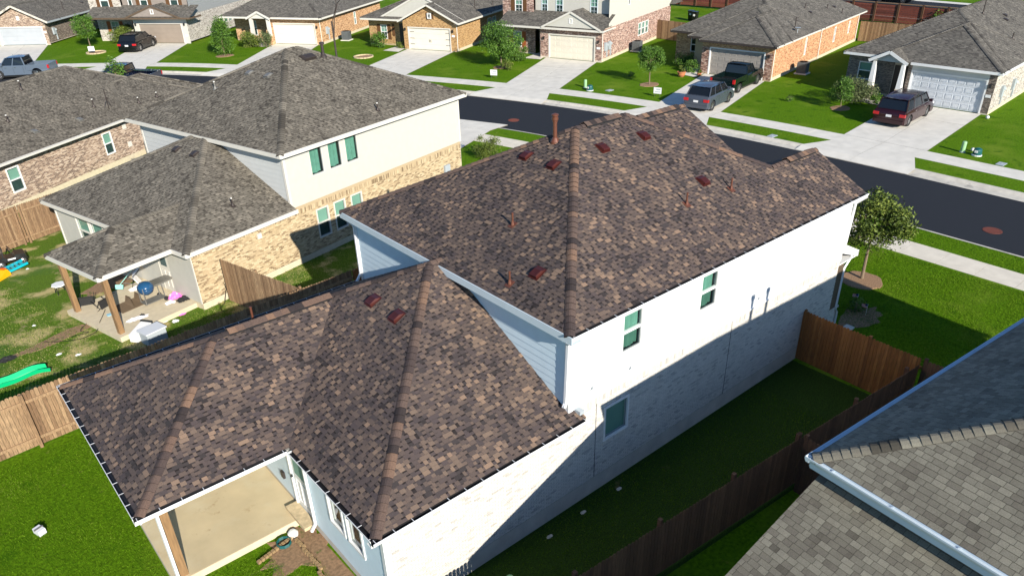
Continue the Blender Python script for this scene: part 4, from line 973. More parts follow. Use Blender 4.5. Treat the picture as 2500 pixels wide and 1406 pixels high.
# ================================================================== RIGHT NEIGHBOUR (tan-grey slab shingles, partly in shade)
NR = House('house', (0, -5.85), -5, 'near house with tan-grey shingle roof and white gutter, lower right corner', 'house', 'houses of the street', 'tan', single=300)
pr = .508; hw = 4.1
NR.hip(0.0, 15, -2 * hw, 0, ZU, pr)
# lower shed roof behind the upper floor
zs = 4.92; NR.face([(-4.3, -.12, zs - 4.3 * .44), (-4.3, -11, zs - 4.3 * .44), (.28, -11, zs + .28 * .44), (.28, -.12, zs + .28 * .44)])
NR.finish_roof()
NR.wall('F', .3, -8, -.25, 2.7, 5.25, M['white_siding']); NR.wall('F', -3.95, -10.8, -.4, 0, zs - 4.3 * .44 - .1, M['white_siding'])
for (x0, x1, z1) in ((.3, 14.7, 5.25),): mobj('wall', [(x0, -.25, 0), (x1, -.25, 0), (x1, -.25, z1), (x0, -.25, z1)], [(0, 1, 2, 3)], M['blue_siding'], NR.root)
mobj('wall', [(-3.95, -.4, 0), (.3, -.4, 0), (.3, -.4, zs + .1), (-3.95, -.4, zs - 3.95 * .44 - .05)], [(0, 1, 2, 3)], M['blue_siding'], NR.root)
mobj('wall', [(14.7, -8, 0), (14.7, -.25, 0), (14.7, -.25, 5.25), (14.7, -8, 5.25)], [(0, 1, 2, 3)], M['blue_siding'], NR.root)
def gut2(p, q, out, face='blue_trim'):
    p = np.array(p, float); q = np.array(q, float); o = np.array((out[0], out[1], 0.)); mb = MB(); V = []
    for a in (p, q):
        for dx, dz in ((0, 0), (0, -.09), (.06, -.09), (.09, -.03), (.09, .004), (.078, .004), (.07, -.02), (.012, -.03)): V.append(a + o * dx + (0, 0, dz))
    mb.add(V, [(i, (i + 1) % 8, 8 + (i + 1) % 8, 8 + i) for i in range(8)] + [tuple(range(7, -1, -1)), tuple(range(8, 16))]); g = mb.obj('gutter', M[face], NR.root)
    d = q - p; L_ = np.linalg.norm(d); d /= L_; n = int(L_ / 1.0)
    for i in range(n):
        a = p + d * (i + .5) * L_ / n; mb = MB(); mb.bar(a + o * .01 + (0, 0, .0), a + o * .085 + (0, 0, .0), .02, .006); mb.obj('hanger', M[face], g)
gut2((-.09, 0.0, ZU), (15, 0.0, ZU), (0, 1)); gut2((0, .09, ZU), (0, -8.2, ZU), (-1, 0))
NR.fascia((0, 0, ZU - .1), (0, -8.2, ZU - .1), (-1, 0), h=.12, m='blue_trim', soffit=.3)
NR.fascia((0, 0, ZU - .1), (15, 0, ZU - .1), (0, 1), h=.12, m='blue_trim', soffit=.3)
zsf = lambda x: zs + x * .44
NR.vent_pipe((-2.05, -2.75, zsf(-2.05)), .42, .04, 'vent_grey', (1, 0), .44, 'pvc')
for x, y in ((5.55, -hw - .2), (6.3, -hw - .2)):      # tall flues whose shadows fall on the white wall
    mb = MB(); mb.lathe((x, y, ZU + pr * hw - .15), [(.12, 0), (.07, .2), (.07, .95), (.11, .97), (.11, 1.08), (.03, 1.1)], 12); mb.obj('flue', M['vent_grey'], NR.root)

# ================================================================== FENCES
def fence(name, pts, label, m, h=1.83, side=1, post=2.44, dogear=True, pw=.105, single=True, rails=True, posth=0.0, group=None):
    """picket fence along a polyline; rails and posts stand on the left (side=1) or right (-1) of the walking direction"""
    root = empty(name, (pts[0][0], pts[0][1], 0), 0, label, 'fence', group); o = np.array([pts[0][0], pts[0][1], 0.])
    mat_ = M[m]; rest = MB(); r = random.Random(name + label)
    for i in range(len(pts) - 1):
        a = np.array([*pts[i], 0.]); b = np.array([*pts[i + 1], 0.]); L_ = np.linalg.norm(b - a); d = (b - a) / L_; nn = np.array([-d[1], d[0], 0.]) * side
        n = int(L_ / pw)
        for k in range(n):
            c = a + d * (k * pw) - o; hh = h + r.uniform(-.012, .012); w_ = pw - .008; th = .016; of = r.uniform(0, .004)
            q = [(0, .04), (w_, .04), (w_, hh - .035), (w_ - .025, hh), (.025, hh), (0, hh - .035)]
            V = [c + d * u + nn * of + np.array([0, 0, z]) for u, z in q] + [c + d * u - nn * (th - of) + np.array([0, 0, z]) for u, z in q]
            F = [tuple(range(6)), tuple(range(11, 5, -1))] + [(j, 6 + j, 6 + (j + 1) % 6, (j + 1) % 6) for j in range(6)]
            mb = MB(); mb.add(V, F, r.random())
            if single: mb.obj('picket', mat_, root)
            else: rest.add(V, F, r.random())
        if rails:
            for z in (.28, h * .53, h - .28) if rails == 3 else (.30, h - .30):
                mb = MB(); mb.bar(a - o + nn * .025 + (0, 0, z), b - o + nn * .025 + (0, 0, z), .04, .09, t=.75); mb.obj('rail', mat_, root)
        k = 0.
        while k <= L_ + .01:
            c = a + d * k - o + nn * .09; mb = MB(); mb.bar(c, c + (0, 0, h + posth), .09, .09, up=(1, 0, 0), t=.35); mb.obj('post', mat_, root); k += post
    if rest.F: rest.obj('pickets', mat_, root, kind='stuff')
    return root
fence('fence', [(-14.5, 11.75), (-8.2, 12.2), (1.3, 12.68)], 'weathered cedar picket fence behind the patio roof, between our lawn and the worn yard', 'wood_old', side=-1)
fence('fence', [(1.3, 12.68), (10.5, 13.1)], 'orange stained picket fence running between the two big houses', 'wood_orange', side=-1)
fence('fence', [(-.85, 12.75), (-1.95, 17.05)], 'short tan wooden gate fence against the tan brick wall', 'wood_old', side=-1, rails=False)
fence('fence', [(-13.5, 26.1), (-6.57, 29.2), (-4.3, 30.0)], 'brown plank fence at the back of the littered yard, below the long brick wall', 'wood_old', side=-1)
fence('fence', [(10.45, -.02), (10.35, -3.85)], 'dark orange cedar fence joining the white brick wall, front of the side yard', 'wood_orange', side=1, post=2.2)
fence('fence', [(10.35, -3.9), (10.3, -6.6)], 'short grey-brown fence reaching the right house near the front lawn', 'wood_brown', side=1)
fence('fence', [(-7.5, -2.35), (-2.36, -2.74), (4.99, -3.33), (10.35, -3.78)], 'long brown picket fence along the shaded side yard, right of the white house', 'wood_brown', side=1, posth=.05, h=1.62)
fence('fence', [(4.78, -3.5), (4.66, -6.0)], 'short weathered cross fence wedged behind the long fence and the right house', 'wood_brown', side=1)
fence('fence', [(53.6, 43.3), (53.9, 36.2)], 'tan wooden fence between the white two-storey house and the orange brick house', 'wood_old', side=1, pw=.16)
fence('fence', [(65.3, 27.2), (67.2, 17.0)], 'tan wooden fence behind the house with the maroon van', 'wood_old', side=1, pw=.16)
fence('fence', [(67.2, 17.0), (78.0, 22.5)], 'sunlit plank fence running back to the red retaining fence', 'wood_old', side=1, pw=.16, single=False)
def panel_fence(pts, label):
    root = empty('fence', (pts[0][0], pts[0][1], 0), 0, label, 'fence'); o = np.array([pts[0][0], pts[0][1], 0.])
    for i in range(len(pts) - 1):
        a = np.array([*pts[i], 0.]) - o; b = np.array([*pts[i + 1], 0.]) - o; L_ = np.linalg.norm(b - a); d = (b - a) / L_; n = int(round(L_ / 2.3)); nn = np.array([-d[1], d[0], 0]) * -1
        for k in range(n):
            p, q = a + d * L_ * k / n, a + d * L_ * (k + 1) / n
            for j in range(9):
                mb = MB(); mb.bar(p + (0, 0, .12 + j * .2), q + (0, 0, .12 + j * .2), .03, .185, t=R.random()); mb.obj('board', M['wood_red'], root)
            mb = MB(); mb.bar(p, p + (0, 0, 2.0), .22, .22, up=(1, 0, 0)); mb.obj('post', M['wood_brown'], root)
            mb = MB(); mb.bar(p + (0, 0, 1.95), q + (0, 0, 1.95), .2, .06); mb.obj('top_rail', M['wood_old'], root)
panel_fence([(72.5, 72), (76.3, 48), (77.4, 34.5), (78.3, 22), (79, 8)], 'red-brown board retaining fence with posts beside the far road')
# the far road, beyond the retaining fence
sheet('road', [(83, -80), (97, -80), (96, 40), (88, 130), (74, 130), (82, 40)], .01, M['asphalt']); 
sheet('sidewalk', [(97, -80), (98.6, -80), (97.6, 40), (89.6, 130), (88, 130), (96, 40)], .02, M['concrete']); sheet('kerb', [(82.2, -80), (83, -80), (82, 40), (74, 130), (73.2, 130), (81.2, 40)], .02, M['kerb'])
sheet('grass_verge', [(98.6, -80), (140, -80), (140, 130), (89.6, 130), (97.6, 40)], .005, M['grass'])

# ================================================================== HOUSES ACROSS THE STREET
def simple_body(h, x1, y1, z1, m, xb=0, right=True):
    mobj('wall', [(x1, 0, 0), (x1, y1, 0), (x1, y1, z1), (x1, 0, z1)], [(0, 1, 2, 3)], m, h.root)
    mobj('wall', [(xb, y1, 0), (x1, y1, 0), (x1, y1, z1), (xb, y1, z1)], [(0, 1, 2, 3)], m, h.root)
def lamps(h, f, c, L):
    for y, z in L:
        mb = MB(); h.bx(mb, f, c, y - .06, y + .06, z - .12, z + .12, .02, .16); mb.obj('wall_lamp', M['black_metal'], h.root)
def number_plate(h, f, c, y, z):
    mb = MB(); h.bx(mb, f, c, y - .16, y + .16, z - .09, z + .09, .01, .04); mb.obj('address_plaque', M['trim'], h.root)
def ac_unit(loc, ang, label, group='air conditioner units'):
    r_ = empty('air_conditioner', (*loc, 0), ang, label, 'air conditioner', group)
    mb = MB(); mb.box((-.5, -.5, 0), (.5, .5, .08)); mb.obj('pad', M['concrete'], r_)
    mb = MB(); mb.box((-.38, -.38, .08), (.38, .38, .92)); body = mb.obj('cabinet', M['ac_metal'], r_)
    mb = MB()
    for i in range(7): mb.box((-.395, -.395, .15 + i * .105), (.395, .395, .165 + i * .105))
    mb.obj('louvre', M['black_metal'], body, kind='stuff')
    mb = MB(); mb.lathe((0, 0, .92), [(.34, 0), (.34, .03), (.30, .03), (.30, .0)], 16); mb.lathe((0, 0, .92), [(.07, 0), (.07, .04), (.01, .05)], 10); mb.obj('fan_guard', M['black_metal'], body)
    return r_
def utility(h, f, c, y, label=None):
    mb = MB(); h.bx(mb, f, c, y, y + .38, .9, 1.6, 0, .16); mb.obj('electric_panel', M['util_grey'], h.root)
    mb = MB(); h.bx(mb, f, c, y + .5, y + .62, .3, 1.35, 0, .09); mb.obj('conduit', M['util_grey'], h.root)
    mb = MB(); mb.lathe(h.pt(f, c, y + .56, 1.35, .1), [(.09, -.1), (.11, 0), (.09, .1)], 12); mb.obj('meter', M['util_grey'], h.root)

# --- V: white garage, maroon van
V = House('house', (45.8, 7.76), 5, 'grey-roofed house with white garage, tapered porch columns and maroon van in front', 'house', 'houses across the street')
ve = 2.78
V.hip(-.34, 9, -.34, 7.96, ve, .5, dz=-.03); V.hip(.75, 22, -.34, 10.5, ve, .5)
pg = [(-.75, 5.4, ve - .02), (-.75, 8.05, ve - .02)]; ap = (-.75, 6.73, ve + .66)
V.face([(-.75, 5.4, ve - .02), (1.1, 5.4, ve - .02), (1.1, 6.73, ve + .66), ap]); V.face([(1.1, 8.05, ve - .02), (-.75, 8.05, ve - .02), ap, (1.1, 6.73, ve + .66)])
V.cap(ap, (.9, 6.73, ve + .66), (0, -.5, 1), (0, .5, 1)); V.finish_roof()
mobj('gable_wall', [(-.5, 5.6, ve - .1), (-.5, 7.9, ve - .1), (-.5, 6.73, ve + .55)], [(0, 1, 2)], M['grey_siding'], V.root)
V.rake(pg[0], ap, w_=.2); V.rake(pg[1], ap, w_=.2)
V.fascia((-.34, 5.35, ve), (-.34, -.34, ve), (-1, 0), soffit=.34); V.fascia((.75, 10.5, ve), (.75, 8.0, ve), (-1, 0), soffit=.4); V.fascia((-.34, -.34, ve), (22, -.34, ve), (0, -1), soffit=.34); V.fascia((22, 10.5, ve), (.75, 10.5, ve), (0, 1), soffit=.34)
V.wall('F', 0, .05, 5.3, 2.2, 2.65, M['grey_siding']); V.garage('F', 0, .55, 5.2, 2.12, M['garage_white'])
for a, b in ((-.0, .45), (5.3, 5.55)):
    wl = V.wall('F', 0, a, b, 0, 2.65, M['mortar_pale']); V.brickwork(wl, 'F', 0, a, b, .1, 2.6, M['brick_dark'])
wl = V.wall('F', 1.2, 5.5, 10.2, 0, 2.65, M['mortar_pale'], holes=[(8.45, 9.4, .95, 2.15)]); V.brickwork(wl, 'F', 1.2, 5.5, 10.2, .15, 2.6, M['brick_dark'], holes=[(8.45, 9.4, .95, 2.15), (5.9, 6.9, 0, 2.3)])
V.window('F', 1.2, 8.45, 9.4, .95, 2.15)
mb = MB(); V.bx(mb, 'F', 1.2, 5.95, 6.85, .1, 2.2, 0, .03); mb.obj('door', M['vent_dark'], V.root)
wl = V.wall('R', 0, 0, 21.6, .2, 2.62, M['mortar_pale']); V.brickwork(wl, 'R', 0, 0, 21.6, .25, 2.62, M['brick_pale']); V.wall('R', -.01, 0, 21.6, -.1, .25, M['patio_edge'], name='foundation')
simple_body(V, 21.6, 10.2, 2.65, M['beige_siding'], 1.2)
for y in (5.75, 7.7):
    mb = MB(); mb.box((-.62, y - .2, 0), (-.2, y + .2, .95)); cb = mb.obj('column_base', M['mortar_pale'], V.root)
    V.brickwork(cb, 'F', -.62, y - .2, y + .2, .05, .9, M['brick_dark']); V.brickwork(cb, 'R', y - .2, -.62, -.2, .05, .9, M['brick_dark'])
    mb = MB(); q = [(-.6, y - .17), (-.22, y - .17), (-.22, y + .17), (-.6, y + .17)]; t = [(-.52, y - .1), (-.3, y - .1), (-.3, y + .1), (-.52, y + .1)]
    mb.add([(a, b, .95) for a, b in q] + [(a, b, ve - .15) for a, b in t], [(0, 1, 5, 4), (1, 2, 6, 5), (2, 3, 7, 6), (3, 0, 4, 7), (0, 3, 2, 1), (4, 5, 6, 7)]); mb.obj('porch_column', M['trim'], V.root)
lamps(V, 'F', 0, [(.25, 1.85)]); number_plate(V, 'F', 0, .24, 1.2); utility(V, 'R', 0, 1.6); utility(V, 'R', 0, 4.2)
fv = lambda y: ve + .5 * (y + .34)
for x, y, hh in ((8.4, 4.05, 1.1), (7.24, 1.45, .4)): V.vent_pipe((x, y, fv(y)), hh, .04, 'vent_dark', (0, 1), .5)
for x, y in ((11.3, 3.3), (10.4, 2.95)): V.box_vent((x, y, fv(y)), 'vent_dark', (0, 1), .5)
# --- S: taupe garage, orange brick side
S = House('house', (44.57, 23.39), 11, 'single-storey orange brick house with grey hipped roof and warm grey garage door', 'house', 'houses across the street')
se = 2.72
S.hip(-.55, 9, -.42, 6.15, se, .5, dz=-.03); S.hip(.7, 10, -.42, 7.8, se, .5, dz=-.015); S.hip(2.4, 21.6, -.42, 10.3, se, .5); S.finish_roof()
S.fascia((-.55, 6.15, se), (-.55, -.42, se), (-1, 0), m='vent_dark', soffit=.5); S.fascia((.7, 7.8, se), (.7, 6.1, se), (-1, 0), m='vent_dark', soffit=.5); S.fascia((2.4, 10.3, se), (2.4, 7.7, se), (-1, 0), m='vent_dark', soffit=.5); S.fascia((-.55, -.42, se), (21.6, -.42, se), (0, -1), m='cream_trim', soffit=.42, h=.12)
wl = S.wall('F', 0, 0, 6, 2.12, 2.62, M['mortar_tan']); S.brickwork(wl, 'F', 0, 0, 6, 2.15, 2.6, M['brick_peach'], soldier=True); S.garage('F', 0, .72, 5.25, 2.05, M['garage_taupe'])
for a, b in ((0, .6), (5.37, 6.0)): wl = S.wall('F', 0, a, b, 0, 2.12, M['mortar_tan']); S.brickwork(wl, 'F', 0, a, b, .1, 2.12, M['brick_mixed'])
wl = S.wall('F', 1.5, 6, 7.4, 0, 2.62, M['mortar_tan']); wl = S.wall('F', 3.1, 7.4, 10, 0, 2.62, M['mortar_tan'], holes=[(7.6, 8.6, 1.0, 2.2)]); S.brickwork(wl, 'F', 3.1, 7.4, 10, .1, 2.6, M['brick_peach'], holes=[(7.6, 8.6, 1.0, 2.2)]); S.window('F', 3.1, 7.6, 8.6, 1.0, 2.2, cover='none', lower='none')
ws = [(6.82, 7.15, .9, 2.3), (14.0, 14.4, .9, 2.2), (17.95, 18.3, 1.1, 2.2)]
wl = S.wall('R', 0, 0, 21, .25, 2.62, M['mortar_tan'], holes=ws); S.brickwork(wl, 'R', 0, 0, 21, .28, 2.62, M['brick_orange'], holes=ws, soldier=True); S.wall('R', -.01, 0, 21, -.1, .25, M['patio_edge'], name='foundation')
for q in ws: S.window('R', 0, *q, cover='blind', lower='none', fr=.07)
for x in (.08, 10.4, 20.6):
    mb = MB(); mb.tube([(x, -.06, .1), (x, -.06, 2.5)], .04, 4); mb.obj('downspout', M['cream_trim'], S.root)
simple_body(S, 21, 10, 2.62, M['mortar_tan'], 3.1); lamps(S, 'F', 0, [(.3, 1.9), (5.7, 1.9)])
fs = lambda y: se + .5 * (y + .42)
for x, y, hh in ((5.5, .6, .8), (11.4, 2.05, .4), (14.95, 1.27, .35), (16.3, .3, .4)): S.vent_pipe((x, y, fs(y)), hh, .04, 'vent_dark', (0, 1), .5)
for x, y in ((11.2, 1.5), (16.5, 1.2)): S.box_vent((x, y, fs(y)), 'vent_dark', (0, 1), .5)
mb = MB(); P = np.array((4.8, .1, fs(.1))); mb.tube([P, P + (0, 0, .35)], .03, 6); mb.lathe(P + (0, 0, .3), [(.02, 0), (.22, .08), (.24, .1)], 12); mb.obj('satellite_dish', M['util_grey'], S.root)
# --- W: white two-storey with cream garage
Wh = House('house', (40.99, 38.34), 19, 'two-storey white house with mixed pink brick base and cream panelled garage door', 'house', 'houses across the street')
we = 2.74; pw_ = .42
Wh.face([(-.45, 10.6, we), (-.45, -.35, we), (2.0, -.35, we + pw_ * 2.45), (2.0, 10.6, we + pw_ * 2.45)])
Wh.face([(-.5, -.05, we + .06), (2, -.05, we + .06), (2, 2.88, we + 1.45), (-.5, 2.88, we + 1.45)]); Wh.face([(2, 5.8, we + .06), (-.5, 5.8, we + .06), (-.5, 2.88, we + 1.45), (2, 2.88, we + 1.45)])
Wh.hip(1.6, 18, -.4, 11.6, 5.4, .5); Wh.hip(16.5, 19.0, -.5, 4, 2.9, .4); Wh.finish_roof()
mobj('gable_wall', [(-.42, .15, we + .1), (-.42, 5.6, we + .1), (-.42, 2.88, we + 1.35)], [(0, 1, 2)], M['cream_siding'], Wh.root)
Wh.window('F', -.43, 2.72, 3.02, we + .42, we + .86, cover='none', lower='none', mid=False, fr=.06, grid=True)
Wh.rake((-.5, -.08, we + .06), (-.5, 2.88, we + 1.45), 'cream_trim'); Wh.rake((-.5, 5.84, we + .06), (-.5, 2.88, we + 1.45), 'cream_trim')
Wh.fascia((-.45, 10.6, we), (-.45, -.35, we), (-1, 0), m='cream_trim', soffit=.45); Wh.fascia((-.45, -.35, we), (2.1, -.35, we), (0, -1), m='cream_trim', h=.12)
wl = Wh.wall('F', 0, 0, 6.2, 2.12, 2.65, M['mortar_pale']); Wh.brickwork(wl, 'F', 0, 0, 6.2, 2.15, 2.62, M['brick_mixed'], soldier=True); Wh.garage('F', 0, .72, 5.25, 2.05, M['garage_cream'], trim='cream_trim')
for a, b in ((0, .6), (5.37, 6.2)): wl = Wh.wall('F', 0, a, b, 0, 2.12, M['mortar_pale']); Wh.brickwork(wl, 'F', 0, a, b, .15, 2.12, M['brick_mixed'])
mb = MB(); Wh.quad(mb, 'F', 2.0, 6.2, 7.4, 0, 2.6); mb.obj('entry_wall', M['grey_siding'], Wh.root); mb = MB(); Wh.bx(mb, 'F', 2.0, 6.35, 7.25, .1, 2.2, .01, .05); mb.obj('door', M['vent_dark'], Wh.root)
mobj('wall', [(0, 6.2, 0), (2, 6.2, 0), (2, 6.2, 2.6), (0, 6.2, 2.6)], [(0, 1, 2, 3)], M['mortar_pale'], Wh.root)
wl = Wh.wall('F', 1.2, 7.4, 10.9, 0, 2.65, M['mortar_pale'], holes=[(8.9, 9.75, .55, 1.95)]); Wh.brickwork(wl, 'F', 1.2, 7.4, 10.9, .1, 2.6, M['brick_mixed'], holes=[(8.9, 9.75, .55, 1.95)]); Wh.window('F', 1.2, 8.9, 9.75, .55, 1.95)
Wh.shutter('F', 1.2, 8.42, 8.82, .55, 1.95, M['shutter_orange']); Wh.shutter('F', 1.2, 9.83, 10.23, .55, 1.95, M['shutter_orange'])
wh1 = [(4.9, 5.65, 3.6, 5.0), (1.4, 2.15, 3.6, 5.0), (6.5, 7.15, 3.65, 5.0)]
Wh.wall('F', 2.0, 0, 7.8, 2.9, 5.3, M['cream_siding'], holes=wh1)
for q in wh1: Wh.window('F', 2.0, *q, trim='blue_trim', grid=True)
wl = Wh.wall('F', 1.7, 7.8, 11.2, 2.9, 5.3, M['mortar_pale'], holes=[(9.03, 9.83, 3.5, 4.9)]); Wh.brickwork(wl, 'F', 1.7, 7.8, 11.2, 3.15, 5.3, M['brick_mixed'], holes=[(9.03, 9.83, 3.5, 4.9)]); Wh.window('F', 1.7, 9.03, 9.83, 3.5, 4.9, grid=True)
for a in (8.58, 9.9): Wh.shutter('F', 1.7, a, a + .38, 3.5, 4.9, M['shutter'])
ws = [(8.3, 9.05, 1.0, 2.15), (9.2, 9.95, 1.0, 2.15), (10.1, 10.85, 1.0, 2.15)]; wu = [(5.6, 6.0, 4.1, 4.9), (8.1, 8.5, 4.2, 5.1), (8.6, 9.0, 4.2, 5.1), (9.1, 9.5, 4.2, 5.1)]
wl = Wh.wall('R', 0, 0, 17, .2, 2.75, M['mortar_pale'], holes=ws); Wh.brickwork(wl, 'R', 0, 0, 17, .25, 2.72, M['brick_mixed'], holes=ws); Wh.wall('R', -.01, 0, 17, -.1, .25, M['patio_edge'], name='foundation')
Wh.wall('R', 0, 1.4, 17, 2.75, 5.3, M['cream_siding'], holes=wu)
for q in ws: Wh.window('R', 0, *q, cover='blind', lower='none')
for q in wu: Wh.window('R', 0, *q, cover='none', lower='none', mid=False, fr=.04)
simple_body(Wh, 17, 11, 5.3, M['cream_siding'], 2); number_plate(Wh, 'F', 0, .3, 1.2); lamps(Wh, 'F', 0, [(.3, 1.75), (5.8, 1.75)]); utility(Wh, 'R', 0, .5); utility(Wh, 'R', 0, 1.3)
mb = MB(); mb.tube([(.06, -.05, .1), (.06, -.05, 2.6)], .04, 4); mb.obj('downspout', M['cream_trim'], Wh.root)
# --- G: gold brick with gable garage
G = House('house', (35.21, 52.13), 26, 'gold brick house with gabled garage front, hinged-look cream door and brown shutters', 'house', 'houses across the street')
ge = 2.70; gp = .47
G.hip(-.45, 7, -.5, 6.25, ge, gp, front='gable', dz=-.02); G.hip(1.0, 14.5, -.5, 9.3, ge, gp, front='gable'); G.hip(.6, 13, -.3, 11.3, ge, .40, dz=-.05); G.finish_roof()
wl = G.wall('F', 0, 0, 0, 0, 0, M['mortar_tan'], poly=[(0, 2.06), (5.9, 2.06), (5.9, 2.66), (2.88, 4.05), (0, 2.7)]); G.brickwork(wl, 'F', 0, 0, 5.9, 2.1, 4.1, M['brick_gold'], poly=[(0, 2.06), (5.9, 2.06), (5.9, 2.66), (2.88, 4.05), (0, 2.7)], holes=[(2.55, 3.05, 2.9, 3.5)])
G.window('F', -.135, 2.6, 3.0, 2.95, 3.45, cover='none', lower='none', mid=False, fr=.05, grid=True); G.shutter('F', 0, 2.38, 2.56, 2.92, 3.48, M['shutter']); G.shutter('F', 0, 3.04, 3.22, 2.92, 3.48, M['shutter'])
mobj('gable_wall', [(1.05, -.3, ge + .05), (1.05, 9.1, ge + .05), (1.05, 4.4, ge + gp * 4.8)], [(0, 1, 2)], M['cream_siding'], G.root)
pk = (-.45, 2.875, ge + gp * 3.375); G.rake((-.45, -.5, ge), pk, 'cream_trim'); G.rake((-.45, 6.25, ge), pk, 'cream_trim'); pk = (1.0, 4.4, ge + gp * 4.9); G.rake((1.0, -.5, ge), pk, 'cream_trim'); G.rake((1.0, 9.3, ge), pk, 'cream_trim')
G.fascia((.6, 11.3, ge - .05), (.6, 6.2, ge - .05), (-1, 0), m='cream_trim', soffit=.5); G.fascia((-.45, -.5, ge), (14.5, -.5, ge), (0, -1), m='cream_trim', soffit=.5)
G.garage('F', 0, .72, 5.3, 2.03, M['garage_cream'], flush=True, trim='cream_trim')
for a, b in ((0, .62), (5.4, 5.9)): wl = G.wall('F', 0, a, b, 0, 2.06, M['mortar_tan']); G.brickwork(wl, 'F', 0, a, b, .1, 2.06, M['brick_gold'])
mb = MB()
for y in (.75, 4.75):
    for z in (.5, 1.05, 1.65): G.bx(mb, 'F', 0, y, y + .5, z, z + .035, -.10, -.085)
split_boxes(mb, 'hinge', M['black_metal'], G.root)
mb = MB(); G.bx(mb, 'F', 0, 2.9, 2.93, .75, 1.0, -.1, -.07); G.bx(mb, 'F', 0, 3.07, 3.1, .75, 1.0, -.1, -.07); split_boxes(mb, 'handle', M['black_metal'], G.root)
wl = G.wall('F', 1.5, 5.9, 10.9, 0, 2.6, M['mortar_tan'], holes=[(8.75, 9.5, .6, 1.95)]); G.brickwork(wl, 'F', 1.5, 5.9, 10.9, .15, 2.6, M['brick_gold'], holes=[(8.75, 9.5, .6, 1.95), (6.3, 7.3, 0, 2.2)]); G.window('F', 1.5, 8.75, 9.5, .6, 1.95, grid=True)
mb = MB(); G.bx(mb, 'F', 1.5, 6.35, 7.25, .05, 2.15, .01, .05); mb.obj('door', M['vent_dark'], G.root)
G.shutter('F', 1.5, 8.3, 8.68, .55, 2.0, M['shutter']); G.shutter('F', 1.5, 9.57, 9.95, .55, 2.0, M['shutter']); G.shutter('F', 1.5, 7.85, 8.15, .9, 2.1, M['shutter'])
ws = [(7.0, 7.9, 1, 2.1), (8.2, 9.1, 1, 2.1)]
wl = G.wall('R', 0, 0, 14, .2, 2.6, M['mortar_tan'], holes=ws); G.brickwork(wl, 'R', 0, 0, 14, .25, 2.6, M['brick_gold'], holes=ws); G.wall('R', -.01, 0, 14, -.1, .25, M['patio_edge'], name='foundation')
for q in ws: G.window('R', 0, *q, grid=True)
simple_body(G, 14, 10.9, 2.6, M['mortar_tan'], 1.5); lamps(G, 'F', 0, [(.36, 1.9), (5.65, 1.9)]); number_plate(G, 'F', 0, .33, 1.45)
G.vent_pipe((5.55, .66, ge + gp * 1.16), .9, .04, 'vent_dark', (0, 1), gp); G.vent_pipe((9.2, .4, ge + gp * .9), .4, .04, 'vent_dark', (0, 1), gp)
mb = MB(); mb.tube([(.06, -.05, .1), (.06, -.05, 2.6)], .04, 4); mb.obj('downspout', M['cream_trim'], G.root)
# --- T: peach brick with cream garage
T = House('house', (27.88, 65.95), 34, 'peach brick house with dark hipped roof, small white portico and plain cream garage door', 'house', 'houses across the street')
te = 2.72
T.hip(-.65, 15.5, -.6, 11.3, te, .48)
ta = (-.95, 6.45, te + .62); T.face([(-.95, 5.1, te - .05), (1.3, 5.1, te - .05), (1.3, 6.45, te + .62), ta]); T.face([(1.3, 7.85, te - .05), (-.95, 7.85, te - .05), ta, (1.3, 6.45, te + .62)]); T.finish_roof()
mobj('gable_wall', [(-.8, 5.2, te - .12), (-.8, 7.75, te - .12), (-.8, 6.45, te + .5)], [(0, 1, 2)], M['cream_trim'], T.root); T.rake((-.95, 5.05, te - .05), ta, 'cream_trim', .2); T.rake((-.95, 7.9, te - .05), ta, 'cream_trim', .2)
T.fascia((-.65, 11.3, te), (-.65, -.6, te), (-1, 0), m='cream_trim', soffit=.6); T.fascia((-.65, -.6, te), (15.5, -.6, te), (0, -1), m='cream_trim', soffit=.6)
wl = T.wall('F', 0, 0, 5.7, 2.05, 2.62, M['mortar_tan']); T.brickwork(wl, 'F', 0, 0, 5.7, 2.07, 2.6, M['brick_peach'], soldier=True); T.garage('F', 0, .6, 5.3, 2.0, M['garage_cream'], flush=True, trim='cream_trim')
for a, b in ((0, .5), (5.4, 5.7)): wl = T.wall('F', 0, a, b, 0, 2.05, M['mortar_tan']); T.brickwork(wl, 'F', 0, a, b, .1, 2.05, M['brick_peach'])
wl = T.wall('F', 1.5, 5.7, 11, 0, 2.62, M['mortar_tan'], holes=[(8.35, 9.2, .55, 2.05)]); T.brickwork(wl, 'F', 1.5, 5.7, 11, .15, 2.6, M['brick_peach'], holes=[(8.35, 9.2, .55, 2.05), (6.2, 7.1, 0, 2.2)]); T.window('F', 1.5, 8.35, 9.2, .55, 2.05)
mb = MB(); T.bx(mb, 'F', 1.5, 6.25, 7.05, .05, 2.15, .01, .05); mb.obj('door', M['garage_cream'], T.root)
for y in (5.5, 7.5):
    mb = MB(); mb.box((-.85, y - .22, 0), (-.4, y + .22, .9)); cb = mb.obj('column_base', M['mortar_tan'], T.root); T.brickwork(cb, 'F', -.85, y - .22, y + .22, .05, .88, M['brick_peach']); T.brickwork(cb, 'R', y - .22, -.85, -.4, .05, .88, M['brick_peach'])
    mb = MB(); mb.box((-.78, y - .15, .9), (-.47, y + .15, te - .1)); mb.obj('porch_column', M['cream_trim'], T.root)
wl = T.wall('R', 0, 0, 15, .2, 2.62, M['mortar_tan'], holes=[(7.9, 8.4, .85, 2.15)]); T.brickwork(wl, 'R', 0, 0, 15, .25, 2.62, M['brick_peach'], holes=[(7.9, 8.4, .85, 2.15)]); T.wall('R', -.01, 0, 15, -.1, .25, M['patio_edge'], name='foundation'); T.window('R', 0, 7.9, 8.4, .85, 2.15, cover='blind', lower='none')
